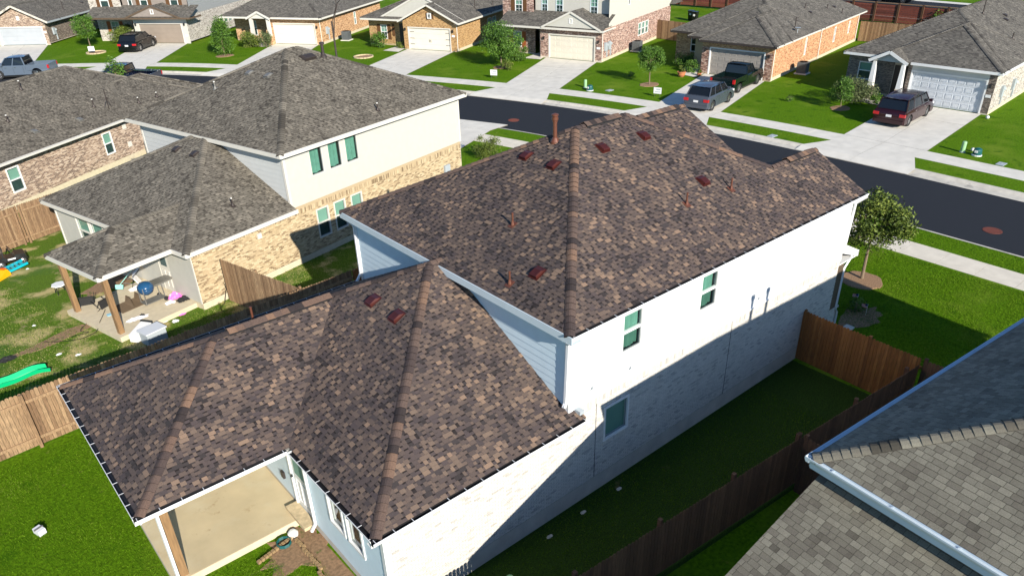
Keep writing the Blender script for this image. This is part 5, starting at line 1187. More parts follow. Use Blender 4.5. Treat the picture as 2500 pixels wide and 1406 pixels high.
simple_body(T, 15, 11, 2.62, M['mortar_tan'], 1.5); lamps(T, 'F', 0, [(.28, 1.75)]); utility(T, 'R', 0, 1.2); T.vent_pipe((4.84, .34, te + .45), .8, .04, 'vent_dark', (0, 1), .48)
mb = MB(); mb.tube([(.06, -.05, .1), (.06, -.05, 2.6)], .04, 4); mb.obj('downspout', M['cream_trim'], T.root)
# --- B: taupe two-storey
Bh = House('house', (18.54, 77.89), 41, 'two-storey taupe and pale stone house with brown garage door and orange shutters', 'house', 'houses across the street')
be = 2.72
Bh.face([(-.9, 11.3, be), (-.9, -1.0, be), (1.5, -1.0, be + .96), (1.5, 11.3, be + .96)]); Bh.face([(-.95, .15, be + .05), (1.5, .15, be + .05), (1.5, 3.15, be + 1.2), (-.95, 3.15, be + 1.2)]); Bh.face([(1.5, 6.3, be + .05), (-.95, 6.3, be + .05), (-.95, 3.15, be + 1.2), (1.5, 3.15, be + 1.2)])
Bh.hip(1.1, 16, -.4, 12, 5.4, .5); Bh.finish_roof()
mobj('gable_wall', [(-.9, .4, be + .1), (-.9, 6.05, be + .1), (-.9, 3.15, be + 1.12)], [(0, 1, 2)], M['taupe_stucco'], Bh.root); Bh.rake((-.95, .1, be + .05), (-.95, 3.15, be + 1.2), 'shutter_dark'); Bh.rake((-.95, 6.35, be + .05), (-.95, 3.15, be + 1.2), 'shutter_dark')
Bh.window('F', -.92, 2.95, 3.3, be + .35, be + .8, cover='none', lower='none', mid=False, fr=.06)
Bh.fascia((-.9, 11.3, be), (-.9, -1.0, be), (-1, 0), m='shutter_dark', soffit=.9); Bh.fascia((-.9, -1.0, be), (1.5, -1.0, be), (0, -1), m='shutter_dark', soffit=.9)
Bh.wall('F', 0, 0, 6.2, 2.0, 2.65, M['grey_siding']); Bh.wall('F', 0, 0, .65, 0, 2.0, M['cream_siding']); Bh.wall('F', 0, 5.7, 6.2, 0, 2.0, M['cream_siding']); Bh.garage('F', 0, .75, 5.6, 1.97, M['garage_brown'], flush=True, trim='cream_trim')
wb = [(9.0, 9.9, 1.0, 2.0)]; wl = Bh.wall('F', 1.5, 6.2, 11.5, 0, 2.65, M['mortar_pale'], holes=wb); Bh.brickwork(wl, 'F', 1.5, 7.4, 11.5, .1, 2.6, M['brick_pale'], holes=wb); Bh.window('F', 1.5, 9.0, 9.9, 1.0, 2.0, grid=True)
for a in (8.5, 10.0): Bh.shutter('F', 1.5, a, a + .42, .95, 2.05, M['shutter_orange'])
mb = MB(); Bh.bx(mb, 'F', 1.5, 6.4, 7.3, .05, 2.15, .01, .05); mb.obj('door', M['shutter_orange'], Bh.root)
wu = [(6.72, 7.2, 3.53, 4.9), (4.9, 5.77, 3.44, 4.9), (1.35, 2.26, 3.46, 4.9)]; Bh.wall('F', 1.5, 0, 7.9, 2.9, 5.3, M['taupe_stucco'], holes=wu)
for q in wu: Bh.window('F', 1.5, *q)
for a in (4.45, 5.85, .9, 2.35): Bh.shutter('F', 1.5, a, a + .4, 3.45, 4.9, M['shutter'])
wl = Bh.wall('F', 1.2, 7.9, 11.7, 2.95, 5.3, M['mortar_pale'], holes=[(9.3, 10.3, 3.42, 4.9)]); Bh.brickwork(wl, 'F', 1.2, 7.9, 11.7, 3.0, 5.3, M['brick_pale'], holes=[(9.3, 10.3, 3.42, 4.9)]); Bh.window('F', 1.2, 9.3, 10.3, 3.42, 4.9)
for a in (8.85, 10.35): Bh.shutter('F', 1.2, a, a + .4, 3.4, 4.9, M['shutter'])
ws = [(6.95, 7.85, .95, 1.9), (8.0, 8.9, .95, 1.9), (9.05, 9.95, .95, 1.9)]
wl = Bh.wall('R', 0, 0, 16, .2, 2.75, M['mortar_white'], holes=ws); Bh.brickwork(wl, 'R', 0, 0, 16, .25, 2.75, M['brick_pale'], holes=ws); w2 = Bh.wall('R', 0, 1.1, 16, 2.75, 5.3, M['slate_siding']); Bh.siding(w2, 'R', 0, 1.2, 15.9, 2.8, 5.3, M['slate_siding'], e=.25)
for q in ws: Bh.window('R', 0, *q, cover='blind', lower='none', trim='cream_trim')
simple_body(Bh, 16, 11.5, 5.3, M['taupe_stucco'], 1.5); lamps(Bh, 'F', 0, [(.3, 1.95), (5.95, 1.95)]); number_plate(Bh, 'F', 0, .32, .8)
# --- L: grey garage at the left
Lh = House('house', (7.28, 89.44), 48, 'brown brick gabled house with pale grey garage door, upper left corner', 'house', 'houses across the street')
le = 2.42; lp = .48
Lh.hip(-.4, 20, -.6, 6.4, le, lp, front='gable', dz=-.02); Lh.hip(2, 20, -.6, 11, le, lp); Lh.finish_roof()
gpoly = [(0, 1.85), (5.9, 1.85), (5.9, 2.4), (2.9, 3.85), (0, 2.45)]
wl = Lh.wall('F', 0, 0, 0, 0, 0, M['mortar_pale'], poly=gpoly); Lh.brickwork(wl, 'F', 0, 0, 5.9, 1.9, 3.9, M['brick_whitewash'], poly=gpoly); Lh.garage('F', 0, .5, 5.35, 1.8, M['garage_grey'], flush=True)
mb = MB(); Lh.bx(mb, 'F', 0, 2.6, 2.9, 2.55, 2.95, .01, .04); mb.obj('gable_vent', M['trim'], Lh.root)
wl = Lh.wall('F', 0, 0, .42, 0, 1.85, M['mortar_pale']); Lh.brickwork(wl, 'F', 0, 0, .42, .1, 1.85, M['brick_whitewash']); Lh.wall('F', 0, 5.4, 5.9, 0, 1.85, M['mortar_pale'])
pk = (-.4, 2.9, le + lp * 3.5); Lh.rake((-.4, -.6, le), pk, 'kerb', .2); Lh.rake((-.4, 6.4, le), pk, 'kerb', .2); Lh.fascia((-.4, -.6, le), (20, -.6, le), (0, -1), m='util_grey', soffit=.6)
ws = [(5.9, 6.5, .9, 2.0)]; wl = Lh.wall('R', 0, 0, 19, .15, 2.35, M['mortar_pale'], holes=ws); Lh.brickwork(wl, 'R', 0, 0, 19, .2, 2.35, M['brick_dark'], holes=ws); Lh.window('R', 0, *ws[0], cover='blind', lower='none', trim='beige_siding')
simple_body(Lh, 19, 10.5, 2.35, M['mortar_pale'], 0); utility(Lh, 'R', 0, 1.0); number_plate(Lh, 'F', 0, .22, 1.3)
Lh.vent_pipe((5.3, .6, le + .58), .8, .04, 'vent_dark', (0, 1), lp); Lh.box_vent((9.7, .8, le + .67), 'vent_dark', (0, 1), lp)
# --- house whose pale blue gable peeps in at the very corner
K = House('house', (-3.5, 104), 55, 'pale blue gabled house just showing in the top left corner', 'house', 'houses across the street')
K.hip(-.4, 16, -.5, 7.3, 2.6, .5, front='gable'); K.finish_roof()
kp = [(0, 0), (6.8, 0), (6.8, 2.6), (3.4, 4.3), (0, 2.6)]; K.wall('F', 0, 0, 0, 0, 0, M['blue_siding'], poly=kp); K.wall('R', 0, 0, 15, 0, 2.6, M['blue_siding']); simple_body(K, 15, 6.8, 2.6, M['blue_siding'])
mb = MB(); K.bx(mb, 'F', 0, 3.2, 3.6, 2.9, 3.4, .01, .05); mb.obj('gable_window', M['trim'], K.root)

# ================================================================== YARDS
sheet('lawn', [(-60, 9.9), (-14.5, 11.9), (1.3, 12.8), (10.5, 13.2), (9.8, 22), (-3, 34), (-60, 8)][:6] + [(-60, 40)], .006, M['grass_patchy'])
sheet('lawn', [(-9, -2.4), (10.3, -3.85), (10.3, -.02), (-5.2, -.02)], .006, M['grass_side_shade'])
def blob(name, c, rx, ry, z, m, ang=0, n=22, wob=.18, kind='structure', th=.02, label=None, cat=None):
    r = random.Random(str(c)); V = []
    for i in range(n):
        a = 2 * math.pi * i / n; q = 1 + r.uniform(-wob, wob); x, y = rx * q * math.cos(a), ry * q * math.sin(a); t = math.radians(ang)
        V.append((c[0] + x * math.cos(t) - y * math.sin(t), c[1] + x * math.sin(t) + y * math.cos(t), z))
    k = len(V); V += [(c[0] + (x - c[0]) * 1.05, c[1] + (y - c[1]) * 1.05, z - th) for x, y, _ in V]
    return mobj(name, V, [tuple(range(k))] + [(i, k + i, k + (i + 1) % k, (i + 1) % k) for i in range(k)], m, kind=kind)
blob('soil', (-5.9, 3.35), .75, .6, .014, M['soil'], wob=.3); blob('soil', (-5.45, 1.6), .26, 2.1, .022, M['soil'])
blob('soil', (-7.6, 18.6), 1.9, .28, .014, M['soil'], ang=14, wob=.3); blob('soil', (-4.5, 22.2), 1.6, .8, .014, M['soil'], ang=30, wob=.3)
blob('soil', (14.6, -.1), 1.0, .55, .014, M['soil'], wob=.2)
blob('mulch_bed', (17.35, 1.35), .78, .78, .035, M['mulch'], wob=.06, th=.04)
for c, r1 in (((37.4, 29.6), .85), ((18.3, 68.0), .85), ((33.6, 43.4), .8), ((40.9, 15.4), .75), ((27.55, 56.95), .85), ((9.5, 80.1), .8)):
    blob('mulch_bed', c, r1, r1 * .8, .03, M['mulch'], wob=.06, th=.03)
def ring(name, c, r1, m, label, cat, seg=18):
    root = empty(name, (*c, 0), 0, label, cat)
    for i in range(seg):
        a = 2 * math.pi * i / seg; mb = MB(); p = (r1 * math.cos(a), r1 * math.sin(a), .05); q = (r1 * math.cos(a + 5.8 / seg), r1 * math.sin(a + 5.8 / seg), .05)
        mb.bar(p, q, .12, .1); mb.obj('edging_stone', m, root)
    return root
ring('flower_bed_edging', (27.55, 56.95), .9, M['stone_edge'], 'ring of pale stones round an empty bed on the lawn before the gold brick house', 'edging')
ring('flower_bed_edging', (9.5, 80.1), .9, M['stone_edge'], 'ring of pale stones round the yard sign beside the black SUV', 'edging')
def blades(name, region, n, m, hgt, wid, z=.01, excl=None, dry=0.):
    g = np.random.default_rng(len(name) + n)
    (x0, x1), (y0, y1) = region; P = np.stack([g.uniform(x0, x1, n * 2), g.uniform(y0, y1, n * 2)], 1)
    f = np.sin(P[:, 0] * 1.3 + 1.7 * np.sin(P[:, 1] * .9)) * np.sin(P[:, 1] * 1.1 + 2 * np.sin(P[:, 0] * .6))
    ok = g.uniform(-2.0, 1, n * 2) < f + .35
    if excl is not None: ok &= excl(P)
    P = P[ok][:n]; k = len(P); a = g.uniform(0, 2 * np.pi, k); h = hgt * g.uniform(.5, 1.3, k); w = wid * g.uniform(.6, 1.4, k); le = g.uniform(-.6, .6, (k, 2)) * h[:, None]
    V = np.zeros((k, 3, 3)); d = np.stack([np.cos(a), np.sin(a)], 1)
    V[:, 0, :2] = P - d * w[:, None]; V[:, 1, :2] = P + d * w[:, None]; V[:, 2, :2] = P + le; V[:, :2, 2] = z; V[:, 2, 2] = z + h
    me = bpy.data.meshes.new(name); me.vertices.add(3 * k); me.vertices.foreach_set('co', V.ravel().astype(np.float32)); me.loops.add(3 * k); me.loops.foreach_set('vertex_index', np.arange(3 * k, dtype=np.int32))
    me.polygons.add(k); me.polygons.foreach_set('loop_start', np.arange(0, 3 * k, 3, dtype=np.int32)); me.polygons.foreach_set('loop_total', np.full(k, 3, dtype=np.int32)); me.update(); me.materials.append(m)
    t = np.clip(g.uniform(0, 1, k) ** 1.2 * .9 + f[ok][:k] * .12 + dry, 0, 1); at = me.attributes.new('tone', 'FLOAT', 'FACE'); at.data.foreach_set('value', t.astype(np.float32))
    o = bpy.data.objects.new('grass', me); o['kind'] = 'stuff'; o['label'] = name; o['category'] = 'grass'; return link(o)
inN1 = lambda P: ~((((P[:, 0] - 4.91) * .968 + (P[:, 1] - 19) * .25) > -11.4) & ((-(P[:, 0] - 4.91) * .25 + (P[:, 1] - 19) * .968) > .3))
blades('short lawn grass round the tan patio', ((-13.5, -5.2), (-.2, 11.7)), 110000, M['blade'], .032, .007, excl=lambda P: ~((P[:, 0] > -8.5) & (P[:, 1] > 4.0)) & ~((P[:, 0] > -6.4) & (P[:, 1] > 2.8)) & (P[:, 0] < -5.6))
blades('patchy dry grass in the littered yard', ((-15, 4.5), (12.6, 29.5)), 90000, M['blade_dry'], .042, .009, excl=inN1)
blades('lush lawn grass by the young tree', ((10.5, 20.8), (-9, 6)), 150000, M['blade'], .034, .008, excl=lambda P: ((P[:, 0] - 17.35) ** 2 + (P[:, 1] - 1.35) ** 2 > .62))
blades('verge grass along the near kerb', ((22.5, 24.0), (-12, 30)), 26000, M['blade'], .034, .009, excl=lambda P: (P[:, 1] < 2.5))
blades('grass in the narrow shaded side yard', ((-6, 10.2), (-3.6, -.1)), 24000, M['blade'], .034, .008, excl=lambda P: (P[:, 0] < 8.2) & (P[:, 1] > -2.9 - .07 * P[:, 0]))

# driveways
w2 = lambda h, x, y: tuple((h.wpt((x, y, 0)))[:2])
driveway('driveway', [(35.62, 7.0), (35.3, 12.0)], [w2(V, -.02, .35), w2(V, -.02, 5.5)])
driveway('driveway', [(34.4, 20.6), (33.6, 25.4)], [w2(S, -.02, .4), w2(S, -.02, 5.6)])
driveway('driveway', [(31.5, 33.7), (30.0, 38.3)], [w2(Wh, -.02, .4), w2(Wh, -.02, 5.6)])
driveway('driveway', [(26.2, 47.2), (23.6, 51.6)], [w2(G, -.02, .4), w2(G, -.02, 5.6)])
driveway('driveway', [(20.4, 58.4), (17.3, 62.6)], [w2(T, -.02, .4), w2(T, -.02, 5.6)])
driveway('driveway', [(12.2, 69.6), (8.6, 73.2)], [w2(Bh, -.02, .4), w2(Bh, -.02, 5.9)])
driveway('driveway', [(3.4, 78.4), (-1.2, 81.8)], [w2(Lh, -.02, .3), w2(Lh, -.02, 5.6)])
for h, q in ((V, [(-2.0, 5.6), (-.6, 5.6), (-.6, 7.9), (-1.6, 7.9)]), (S, [(-1.6, 5.6), (1.4, 5.7), (1.4, 8.2), (-1.2, 7.4)]), (Wh, [(-.9, 5.7), (1.9, 6.2), (1.9, 7.4), (-1.0, 7.4)]), (G, [(-1.6, 5.7), (1.4, 6.2), (1.4, 7.4), (-1.4, 7.6)]), (T, [(-1.8, 5.6), (1.4, 5.7), (1.4, 7.3), (-1.6, 7.6)])):
    pr_ = sheet('path', [w2(h, *p) for p in q], .004, M['soil']); slabs(pr_, [w2(h, *p) for p in q], 2, 1, .024, M['concrete'])
dq = [(20.3, 28.4), (12.3, 24.6), (11.2, 29.6), (18.0, 33.2)]; dr_ = sheet('driveway', dq, .003, M['soil']); slabs(dr_, dq, 3, 2, .028, M['concrete'])
aq = [(21.95, 28.6), (20.3, 28.4), (18.0, 33.2), (19.6, 34.3)]; dr_ = sheet('driveway', aq, .003, M['soil']); slabs(dr_, aq, 1, 2, .026, M['concrete'])
dq = [(24.0, 4.4), (12.6, 4.4), (12.6, 9.2), (24.0, 9.2)]; dr_ = sheet('driveway', dq, .003, M['soil']); slabs(dr_, dq, 6, 2, .028, M['concrete_near'])

# ================================================================== VEHICLES
def wheel(parent, x, y, r=.36, w_=.24, side=1):
    mb = MB(); n = 24; prof = [(r * .62, -w_ / 2), (r * .93, -w_ / 2), (r, -w_ * .3), (r, w_ * .3), (r * .93, w_ / 2), (r * .62, w_ / 2)]
    V = [(x + q * math.cos(2 * math.pi * k / n), y + d, r + q * math.sin(2 * math.pi * k / n)) for q, d in prof for k in range(n)]
    F = [((i % 6) * n + k, (i % 6) * n + (k + 1) % n, ((i + 1) % 6) * n + (k + 1) % n, ((i + 1) % 6) * n + k) for i in range(6) for k in range(n)]
    mb.add(V, F); t = mb.obj('wheel', M['rubber'], parent)
    mb = MB(); yo = y + side * w_ * .36
    V = [(x + r * .62 * math.cos(2 * math.pi * k / n), yo - side * .05, r + r * .62 * math.sin(2 * math.pi * k / n)) for k in range(n)]; mb.add(V, [tuple(range(n))], mi=1)
    for i in range(5):
        a = 2 * math.pi * i / 5 + .3
        for da in (-.16, .16):
            mb.bar((x + .03 * math.cos(a), yo, r + .03 * math.sin(a)), (x + r * .6 * math.cos(a + da), yo - side * .02, r + r * .6 * math.sin(a + da)), .055, .05, up=(0, 1, 0))
    ring_ = [(x + r * .62 * math.cos(2 * math.pi * k / n), yo, r + r * .62 * math.sin(2 * math.pi * k / n)) for k in range(n)] + [(x + r * .54 * math.cos(2 * math.pi * k / n), yo, r + r * .54 * math.sin(2 * math.pi * k / n)) for k in range(n)]
    mb.add(ring_, [(k, (k + 1) % n, n + (k + 1) % n, n + k) for k in range(n)]); mb.obj('rim', [M['rim'], M['black_metal']], t)
def car(name, label, loc, ang, pm, L_=4.5, W2=.93, H=1.65, kind='suv', wb=2.7, r=.36, belt=1.0, hood=1.0, cab=None, z=0, group='parked vehicles', cat='car', roofm=None):
    """x forward from the middle of the car; the body is a lofted side profile with open wheel arches"""
    root = empty(name, (*loc, z), ang, label, cat, group); h = L_ / 2; zb = .24 if kind != 'pickup' else .36
    xr, xf = -wb / 2 - .02, wb / 2 + .06; ra = r + .07
    def arch(xc): return [(xc + ra * math.cos(a), max(zb, r + ra * math.sin(a))) for a in [math.radians(q) for q in range(200, -21, -20)]]
    if kind == 'pickup':
        x_bed = cab[0] - .04
        top = [(h - .02, .62), (h - .06, hood - .12), (h - .35, hood - .02), (cab[3] + .0, hood + .06), (cab[0], belt), (x_bed, belt), (x_bed - .01, .78), (-h + .08, .78), (-h + .02, .74), (-h, .5), (-h + .05, zb + .1)]
    else:
        top = [(h - .01, .55), (h - .08, hood - .22), (h - .4, hood - .06), (cab[3] + .02, hood + .02), (cab[3] - .3, belt + .01), (0, belt + .02), (cab[0] + .25, belt + .03), (-h + .12, belt + .02), (-h + .04, belt - .12), (-h, .62), (-h + .05, zb + .08)]
    bot = arch(xr)[::1] and [( -h + .15, zb)] + [(x, q) for x, q in arch(xr)] + [(x, q) for x, q in arch(xf)] + [(h - .18, zb), (h - .02, zb + .12)]
    prof = top + bot; n = len(prof); V = []
    for y, k in ((-W2, 1), (-W2 + .06, 0), (-W2 * .5, -1), (W2 * .5, -1), (W2 - .06, 0), (W2, 1)):
        for i, (x, q) in enumerate(prof):
            is_top = i < len(top)
            xx, zz = x, q
            if k == 1 and is_top: zz = q - .07 if q > .7 else q; xx = x * .965
            if k == -1 and is_top: zz = q + .025 if (q > .8 and kind != 'pickup') else q; xx = x + (.05 if x > h - .5 else (-.03 if x < -h + .3 else 0))
            V.append((xx, y, zz))
    F = [(a * n + i, a * n + (i + 1) % n, (a + 1) * n + (i + 1) % n, (a + 1) * n + i) for a in range(5) for i in range(n)]
    F += [tuple(range(n - 1, -1, -1)), tuple(5 * n + i for i in range(n))]
    mb = MB(); mb.add(V, F); body = mb.obj('body', pm, root)
    for p in body.data.polygons: p.use_smooth = len(p.vertices) == 4
    try: body.data.set_sharp_from_angle(angle=math.radians(32))
    except Exception: pass
    # glasshouse and roof
    x0b, x0t, x1t, x1b = cab; wb_, wt = W2 - .07, W2 - .20; zt = H - .05
    gb = [(x0b, wb_, belt - .02), (x1b, wb_, (hood if kind == 'pickup' else belt) - .01)]; 
    mb = MB(); V = []
    for y_s in (-1, 1):
        V += [(x0b, y_s * wb_, belt - .02), (x0b * .5 + x0t * .5, y_s * (wb_ + wt) / 2 * 1.02, (belt + zt) / 2), (x0t, y_s * wt, zt), (x1t, y_s * wt, zt - .02), (x1b, y_s * wb_, belt - .03)]
    mb.add(V, [(0, 1, 2, 3, 4), (9, 8, 7, 6, 5), (0, 5, 6, 1), (1, 6, 7, 2), (2, 7, 8, 3), (3, 8, 9, 4), (4, 9, 5, 0)]); mb.obj('glasshouse', M['carglass'], root)
    mb = MB(); V = []; st = [(x0t - .06, -.045), (x0t + .12, 0), ((x0t + x1t) / 2, .035), (x1t - .15, .0), (x1t + .03, -.045)]
    for x, dz in st:
        for y, e in ((-wt - .035, -.055), (-wt * .8, .0), (0, .02), (wt * .8, 0), (wt + .035, -.055)): V.append((x, y, zt + .02 + dz + e))
    V += [(x, y, zt - .03) for x, y in ((x0t - .06, -wt - .035), (x0t - .06, wt + .035), (x1t + .03, wt + .035), (x1t + .03, -wt - .035))]
    mb.add(V, [(i * 5 + j, i * 5 + j + 1, (i + 1) * 5 + j + 1, (i + 1) * 5 + j) for i in range(4) for j in range(4)] + [(25, 0, 1, 2, 3, 4, 26), (27, 24, 23, 22, 21, 20, 28), (25, 28, 20, 15, 10, 5, 0), (26, 4, 9, 14, 19, 24, 27)])
    ro = mb.obj('roof', roofm or pm, root, smooth=True)
    xm = [.5] if (x1t - x0t) < 1.7 else [.30, .68]
    for y_s in (-1, 1):
        for (xa, xb_, wd) in [(x0b, x0t, .12 if kind == 'suv' else .09), (x1b, x1t, .06)] + [(x0b + (x1b - x0b) * u, x0t + (x1t - x0t) * u, .07) for u in xm]:
            mb = MB(); mb.bar((xa, y_s * (wb_ + .004), belt - .04), (xb_, y_s * (wt + .01), zt), wd, .035, up=(0, y_s, .3)); mb.obj('pillar', pm, root)
    if kind != 'pickup':
        for y_s in (-1, 1):
            mb = MB(); mb.bar((x0b + .12, y_s * (wb_ + .005), belt + .01), (x1b - .1, y_s * (wb_ + .005), belt + .01), .03, .03); mb.obj('window_trim', M['chrome'], root)
    for x, s_ in ((xr, 1), (xf, 1)):
        for y_s in (-1, 1): wheel(root, x, y_s * (W2 - .13), r, .23, y_s)
    zl_ = (.92 if kind != 'pickup' else .95)
    for y_s in (-1, 1):
        mb = MB()
        if kind == 'pickup': mb.box((-h - .012, min(y_s * (W2 - .17), y_s * (W2 + .004)), .82), (-h + .12, max(y_s * (W2 - .17), y_s * (W2 + .004)), 1.12))
        else: mb.box((-h - .02, min(y_s * (W2 - .36), y_s * (W2 - .0)), zl_ - .2), (-h + .2, max(y_s * (W2 - .36), y_s * (W2 - .0)), zl_ - .02))
        mb.obj('taillight', M['red_lens'], root)
        mb = MB(); mb.box((h - .32, min(y_s * (W2 - .4), y_s * (W2 - .02)), hood - .3), (h - .035, max(y_s * (W2 - .4), y_s * (W2 - .02)), hood - .14)); mb.obj('headlight', M['clear_lens'], root)
        mb = MB(); mb.box((x1b - .32, min(y_s * (W2 - .02), y_s * (W2 + .17)), belt + .02), (x1b - .14, max(y_s * (W2 - .02), y_s * (W2 + .17)), belt + .17)); mb.obj('mirror', pm, root)
        for u in ([.35, .72] if (x1t - x0t) > 1.1 else [.35]):
            mb = MB(); xd = x0b + (x1b - x0b) * u; mb.box((xd, min(y_s * W2, y_s * (W2 + .02)), belt - .16), (xd + .17, max(y_s * W2, y_s * (W2 + .02)), belt - .125)); mb.obj('door_handle', M['chrome'], root)
        for u in ([.08, .48, .9] if (x1t - x0t) > 1.1 else [.1, .92]):
            mb = MB(); xd = x0b + (x1b - x0b) * u; mb.box((xd, min(y_s * W2, y_s * (W2 + .003)), zb + .12), (xd + .012, max(y_s * W2, y_s * (W2 + .003)), belt - .08)); mb.obj('door_seam', M['black_plastic'], root)
    mb = MB(); mb.box((-h - .03, -.17, .66 if kind != 'pickup' else .5), (-h + .02, .17, .80 if kind != 'pickup' else .62)); mb.obj('number_plate', M['plate'], root)
    mb = MB(); mb.box((-h - .05, -W2 + .06, zb + .04), (-h + .12, W2 - .06, zb + (.26 if kind != 'pickup' else .2))); mb.obj('bumper', M['chrome'] if kind == 'pickup' else pm, root)
    mb = MB(); mb.box((-h + .3, -W2 + .1, .17), (h - .3, W2 - .1, .42)); mb.obj('underbody', M['black_plastic'], root)
    if kind == 'pickup':
        bt = belt + .04
        for y_s in (-1, 1):
            mb = MB(); y0, y1 = sorted((y_s * (W2 - .09), y_s * (W2 - .012))); mb.box((-h + .02, y0, .70), (x_bed, y1, bt)); mb.obj('bed_side', pm, root)
        mb = MB(); mb.box((-h - .0, -W2 + .09, .60), (-h + .07, W2 - .09, bt)); mb.obj('tailgate', pm, root)
        mb = MB(); mb.box((-h + .08, -W2 + .10, .785), (x_bed - .02, W2 - .10, .80)); mb.obj('bed_liner', M['black_plastic'], root)
    return root
P_mar = paint('maroon_car_paint', lin(.022, .003, .006)); P_gry = paint('blue_grey_car_paint', lin(.055, .065, .085)); P_blk = paint('black_car_paint', lin(.004, .0045, .006)); P_grn = paint('dark_green_black_paint', lin(.003, .009, .009)); P_slv = paint('silver_blue_car_paint', lin(.10, .13, .17)); P_navy = paint('navy_car_paint', lin(.004, .010, .030))
car('parked_van', 'dark maroon minivan on the driveway of the white garage', (41.15, 11.2), 5, P_mar, 5.1, .99, 1.74, 'suv', 3.0, .35, 1.02, .98, (-2.25, -1.95, 1.0, 1.75), cat='van')
car('parked_car', 'blue-grey compact SUV behind the black pickup on the driveway', (35.4, 22.35), 12, P_gry, 4.4, .92, 1.64, 'suv', 2.64, .35, 1.04, 1.0, (-1.95, -1.5, .55, 1.2))
car('parked_pickup', 'black pickup truck nose-in at the warm grey garage door', (41.3, 24.2), 11, P_grn, 5.4, .98, 1.82, 'pickup', 3.3, .38, 1.12, 1.14, (-.35, -.22, .65, 1.15), cat='pickup truck')
car('parked_car', 'glossy black SUV parked before the brown garage door', (13.4, 78.8), 48, P_blk, 4.75, .96, 1.72, 'suv', 2.85, .38, 1.06, 1.03, (-2.1, -1.6, .6, 1.3))
car('parked_pickup', 'silver-blue crew cab pickup at the kerb, far left', (1.5, 72.9), 146, P_slv, 5.5, .97, 1.86, 'pickup', 3.25, .41, 1.14, 1.12, (-.75, -.6, .75, 1.4), z=-.12, cat='pickup truck')
nv = car('parked_pickup', 'dark navy pickup with a ladder in its bed, half hidden behind the brown roof', (7.1, 61.4), 136, P_navy, 5.7, .99, 1.88, 'pickup', 3.5, .41, 1.14, 1.14, (-.6, -.5, .75, 1.4), z=-.12, cat='pickup truck')
car('parked_car', 'dark sedan on the far road at the very top', (93.6, 37.6), 97, P_blk, 4.8, .92, 1.5, 'suv', 2.8, .34, .92, .92, (-1.7, -1.1, .5, 1.2), z=.01)
lr = empty('ladder', (8.2, 60.4, 1.15), 136, 'silver aluminium ladder lying in the navy pickup bed', 'ladder')
for y in (-.2, .2):
    mb = MB(); mb.bar((-1.6, y, 0), (1.1, y, .12), .05, .08); mb.obj('side_rail', M['chrome'], lr)
for i in range(9):
    mb = MB(); x = -1.5 + i * .3; mb.bar((x, -.2, .01 + i * .013), (x, .2, .01 + i * .013), .035, .035, up=(0, 0, 1)); mb.obj('rung', M['chrome'], lr)

# ================================================================== TREES AND SHRUBS
def leaves(name, centre, rad, n, size, m, parent, clusters=26, seed=1, spread=.28, cone=False, flat=.55):
    g = np.random.default_rng(seed); C = []
    while len(C) < clusters:
        p = g.uniform(-1, 1, 3); q = np.linalg.norm(p)
        if q > 1 or q < .25: continue
        if cone:
            k = (p[2] + 1) / 2; p[:2] *= (1.05 - k)
        C.append(p)
    C = np.array(C) * rad; idx = g.integers(0, clusters, n); cs = g.uniform(.6, 1.3, clusters)
    P = C[idx] + g.normal(0, spread, (n, 3)) * np.array(rad) * cs[idx][:, None] * .75
    q = np.sqrt(((P / (np.array(rad) * 1.15)) ** 2).sum(1)); P = P[q < 1.12]; idx = idx[q < 1.12]; n = len(P)
    a = g.normal(0, 1, (n, 3)); a /= np.linalg.norm(a, axis=1)[:, None]; b = g.normal(0, 1, (n, 3)); b[:, 2] *= flat; b = np.cross(a, b); b /= np.linalg.norm(b, axis=1)[:, None]
    s_ = size * g.uniform(.6, 1.4, n)[:, None]; P = P + np.array(centre)
    V = np.stack([P - a * s_, P + b * s_ * .45, P + a * s_, P - b * s_ * .45], 1); k = n
    me = bpy.data.meshes.new(name); me.vertices.add(4 * k); me.vertices.foreach_set('co', V.ravel().astype(np.float32)); me.loops.add(4 * k); me.loops.foreach_set('vertex_index', np.arange(4 * k, dtype=np.int32))
    me.polygons.add(k); me.polygons.foreach_set('loop_start', np.arange(0, 4 * k, 4, dtype=np.int32)); me.polygons.foreach_set('loop_total', np.full(k, 4, dtype=np.int32)); me.update(); me.materials.append(m)
    ct = g.uniform(-.22, .22, clusters); t = np.clip(g.uniform(.1, .9, k) + ct[idx], 0, 1); at = me.attributes.new('tone', 'FLOAT', 'FACE'); at.data.foreach_set('value', t.astype(np.float32))
    o = bpy.data.objects.new(name, me); link(o, parent); return o, C + np.array(centre)
def tree(loc, h, rad, zc, m, label, n=3000, size=.07, seed=1, trunk=.05, cone=False, cat='tree', name='tree', clusters=26, spread=.28, group=None, lean=(0, 0)):
    root = empty(name, (*loc, 0), 0, label, cat, group)
    o, C = leaves('crown', (lean[0], lean[1], zc), rad, n, size, M[m], root, clusters, seed, spread, cone)
    r = random.Random(seed); mb = MB(); top = (lean[0] * .8, lean[1] * .8, zc + rad[2] * .55)
    mb.tube([(0, 0, -.05), (lean[0] * .3, lean[1] * .3 + .02, zc * .45), (lean[0] * .6, lean[1] * .6, zc - rad[2] * .3), top], [trunk * 1.25, trunk, trunk * .8, trunk * .3], 8); tk = mb.obj('trunk', M['bark'], root)
    for i in range(min(12, len(C))):
        c = C[i]; z0 = max(.25, zc - rad[2] * r.uniform(.2, .8)); mb = MB(); mid = np.array([c[0] * .5, c[1] * .5, (z0 + c[2]) / 2 + .08]); mb.tube([(lean[0] * .4, lean[1] * .4, z0), mid, c], [trunk * .45, trunk * .3, trunk * .12], 5); mb.obj('branch', M['bark'], tk)
    return root
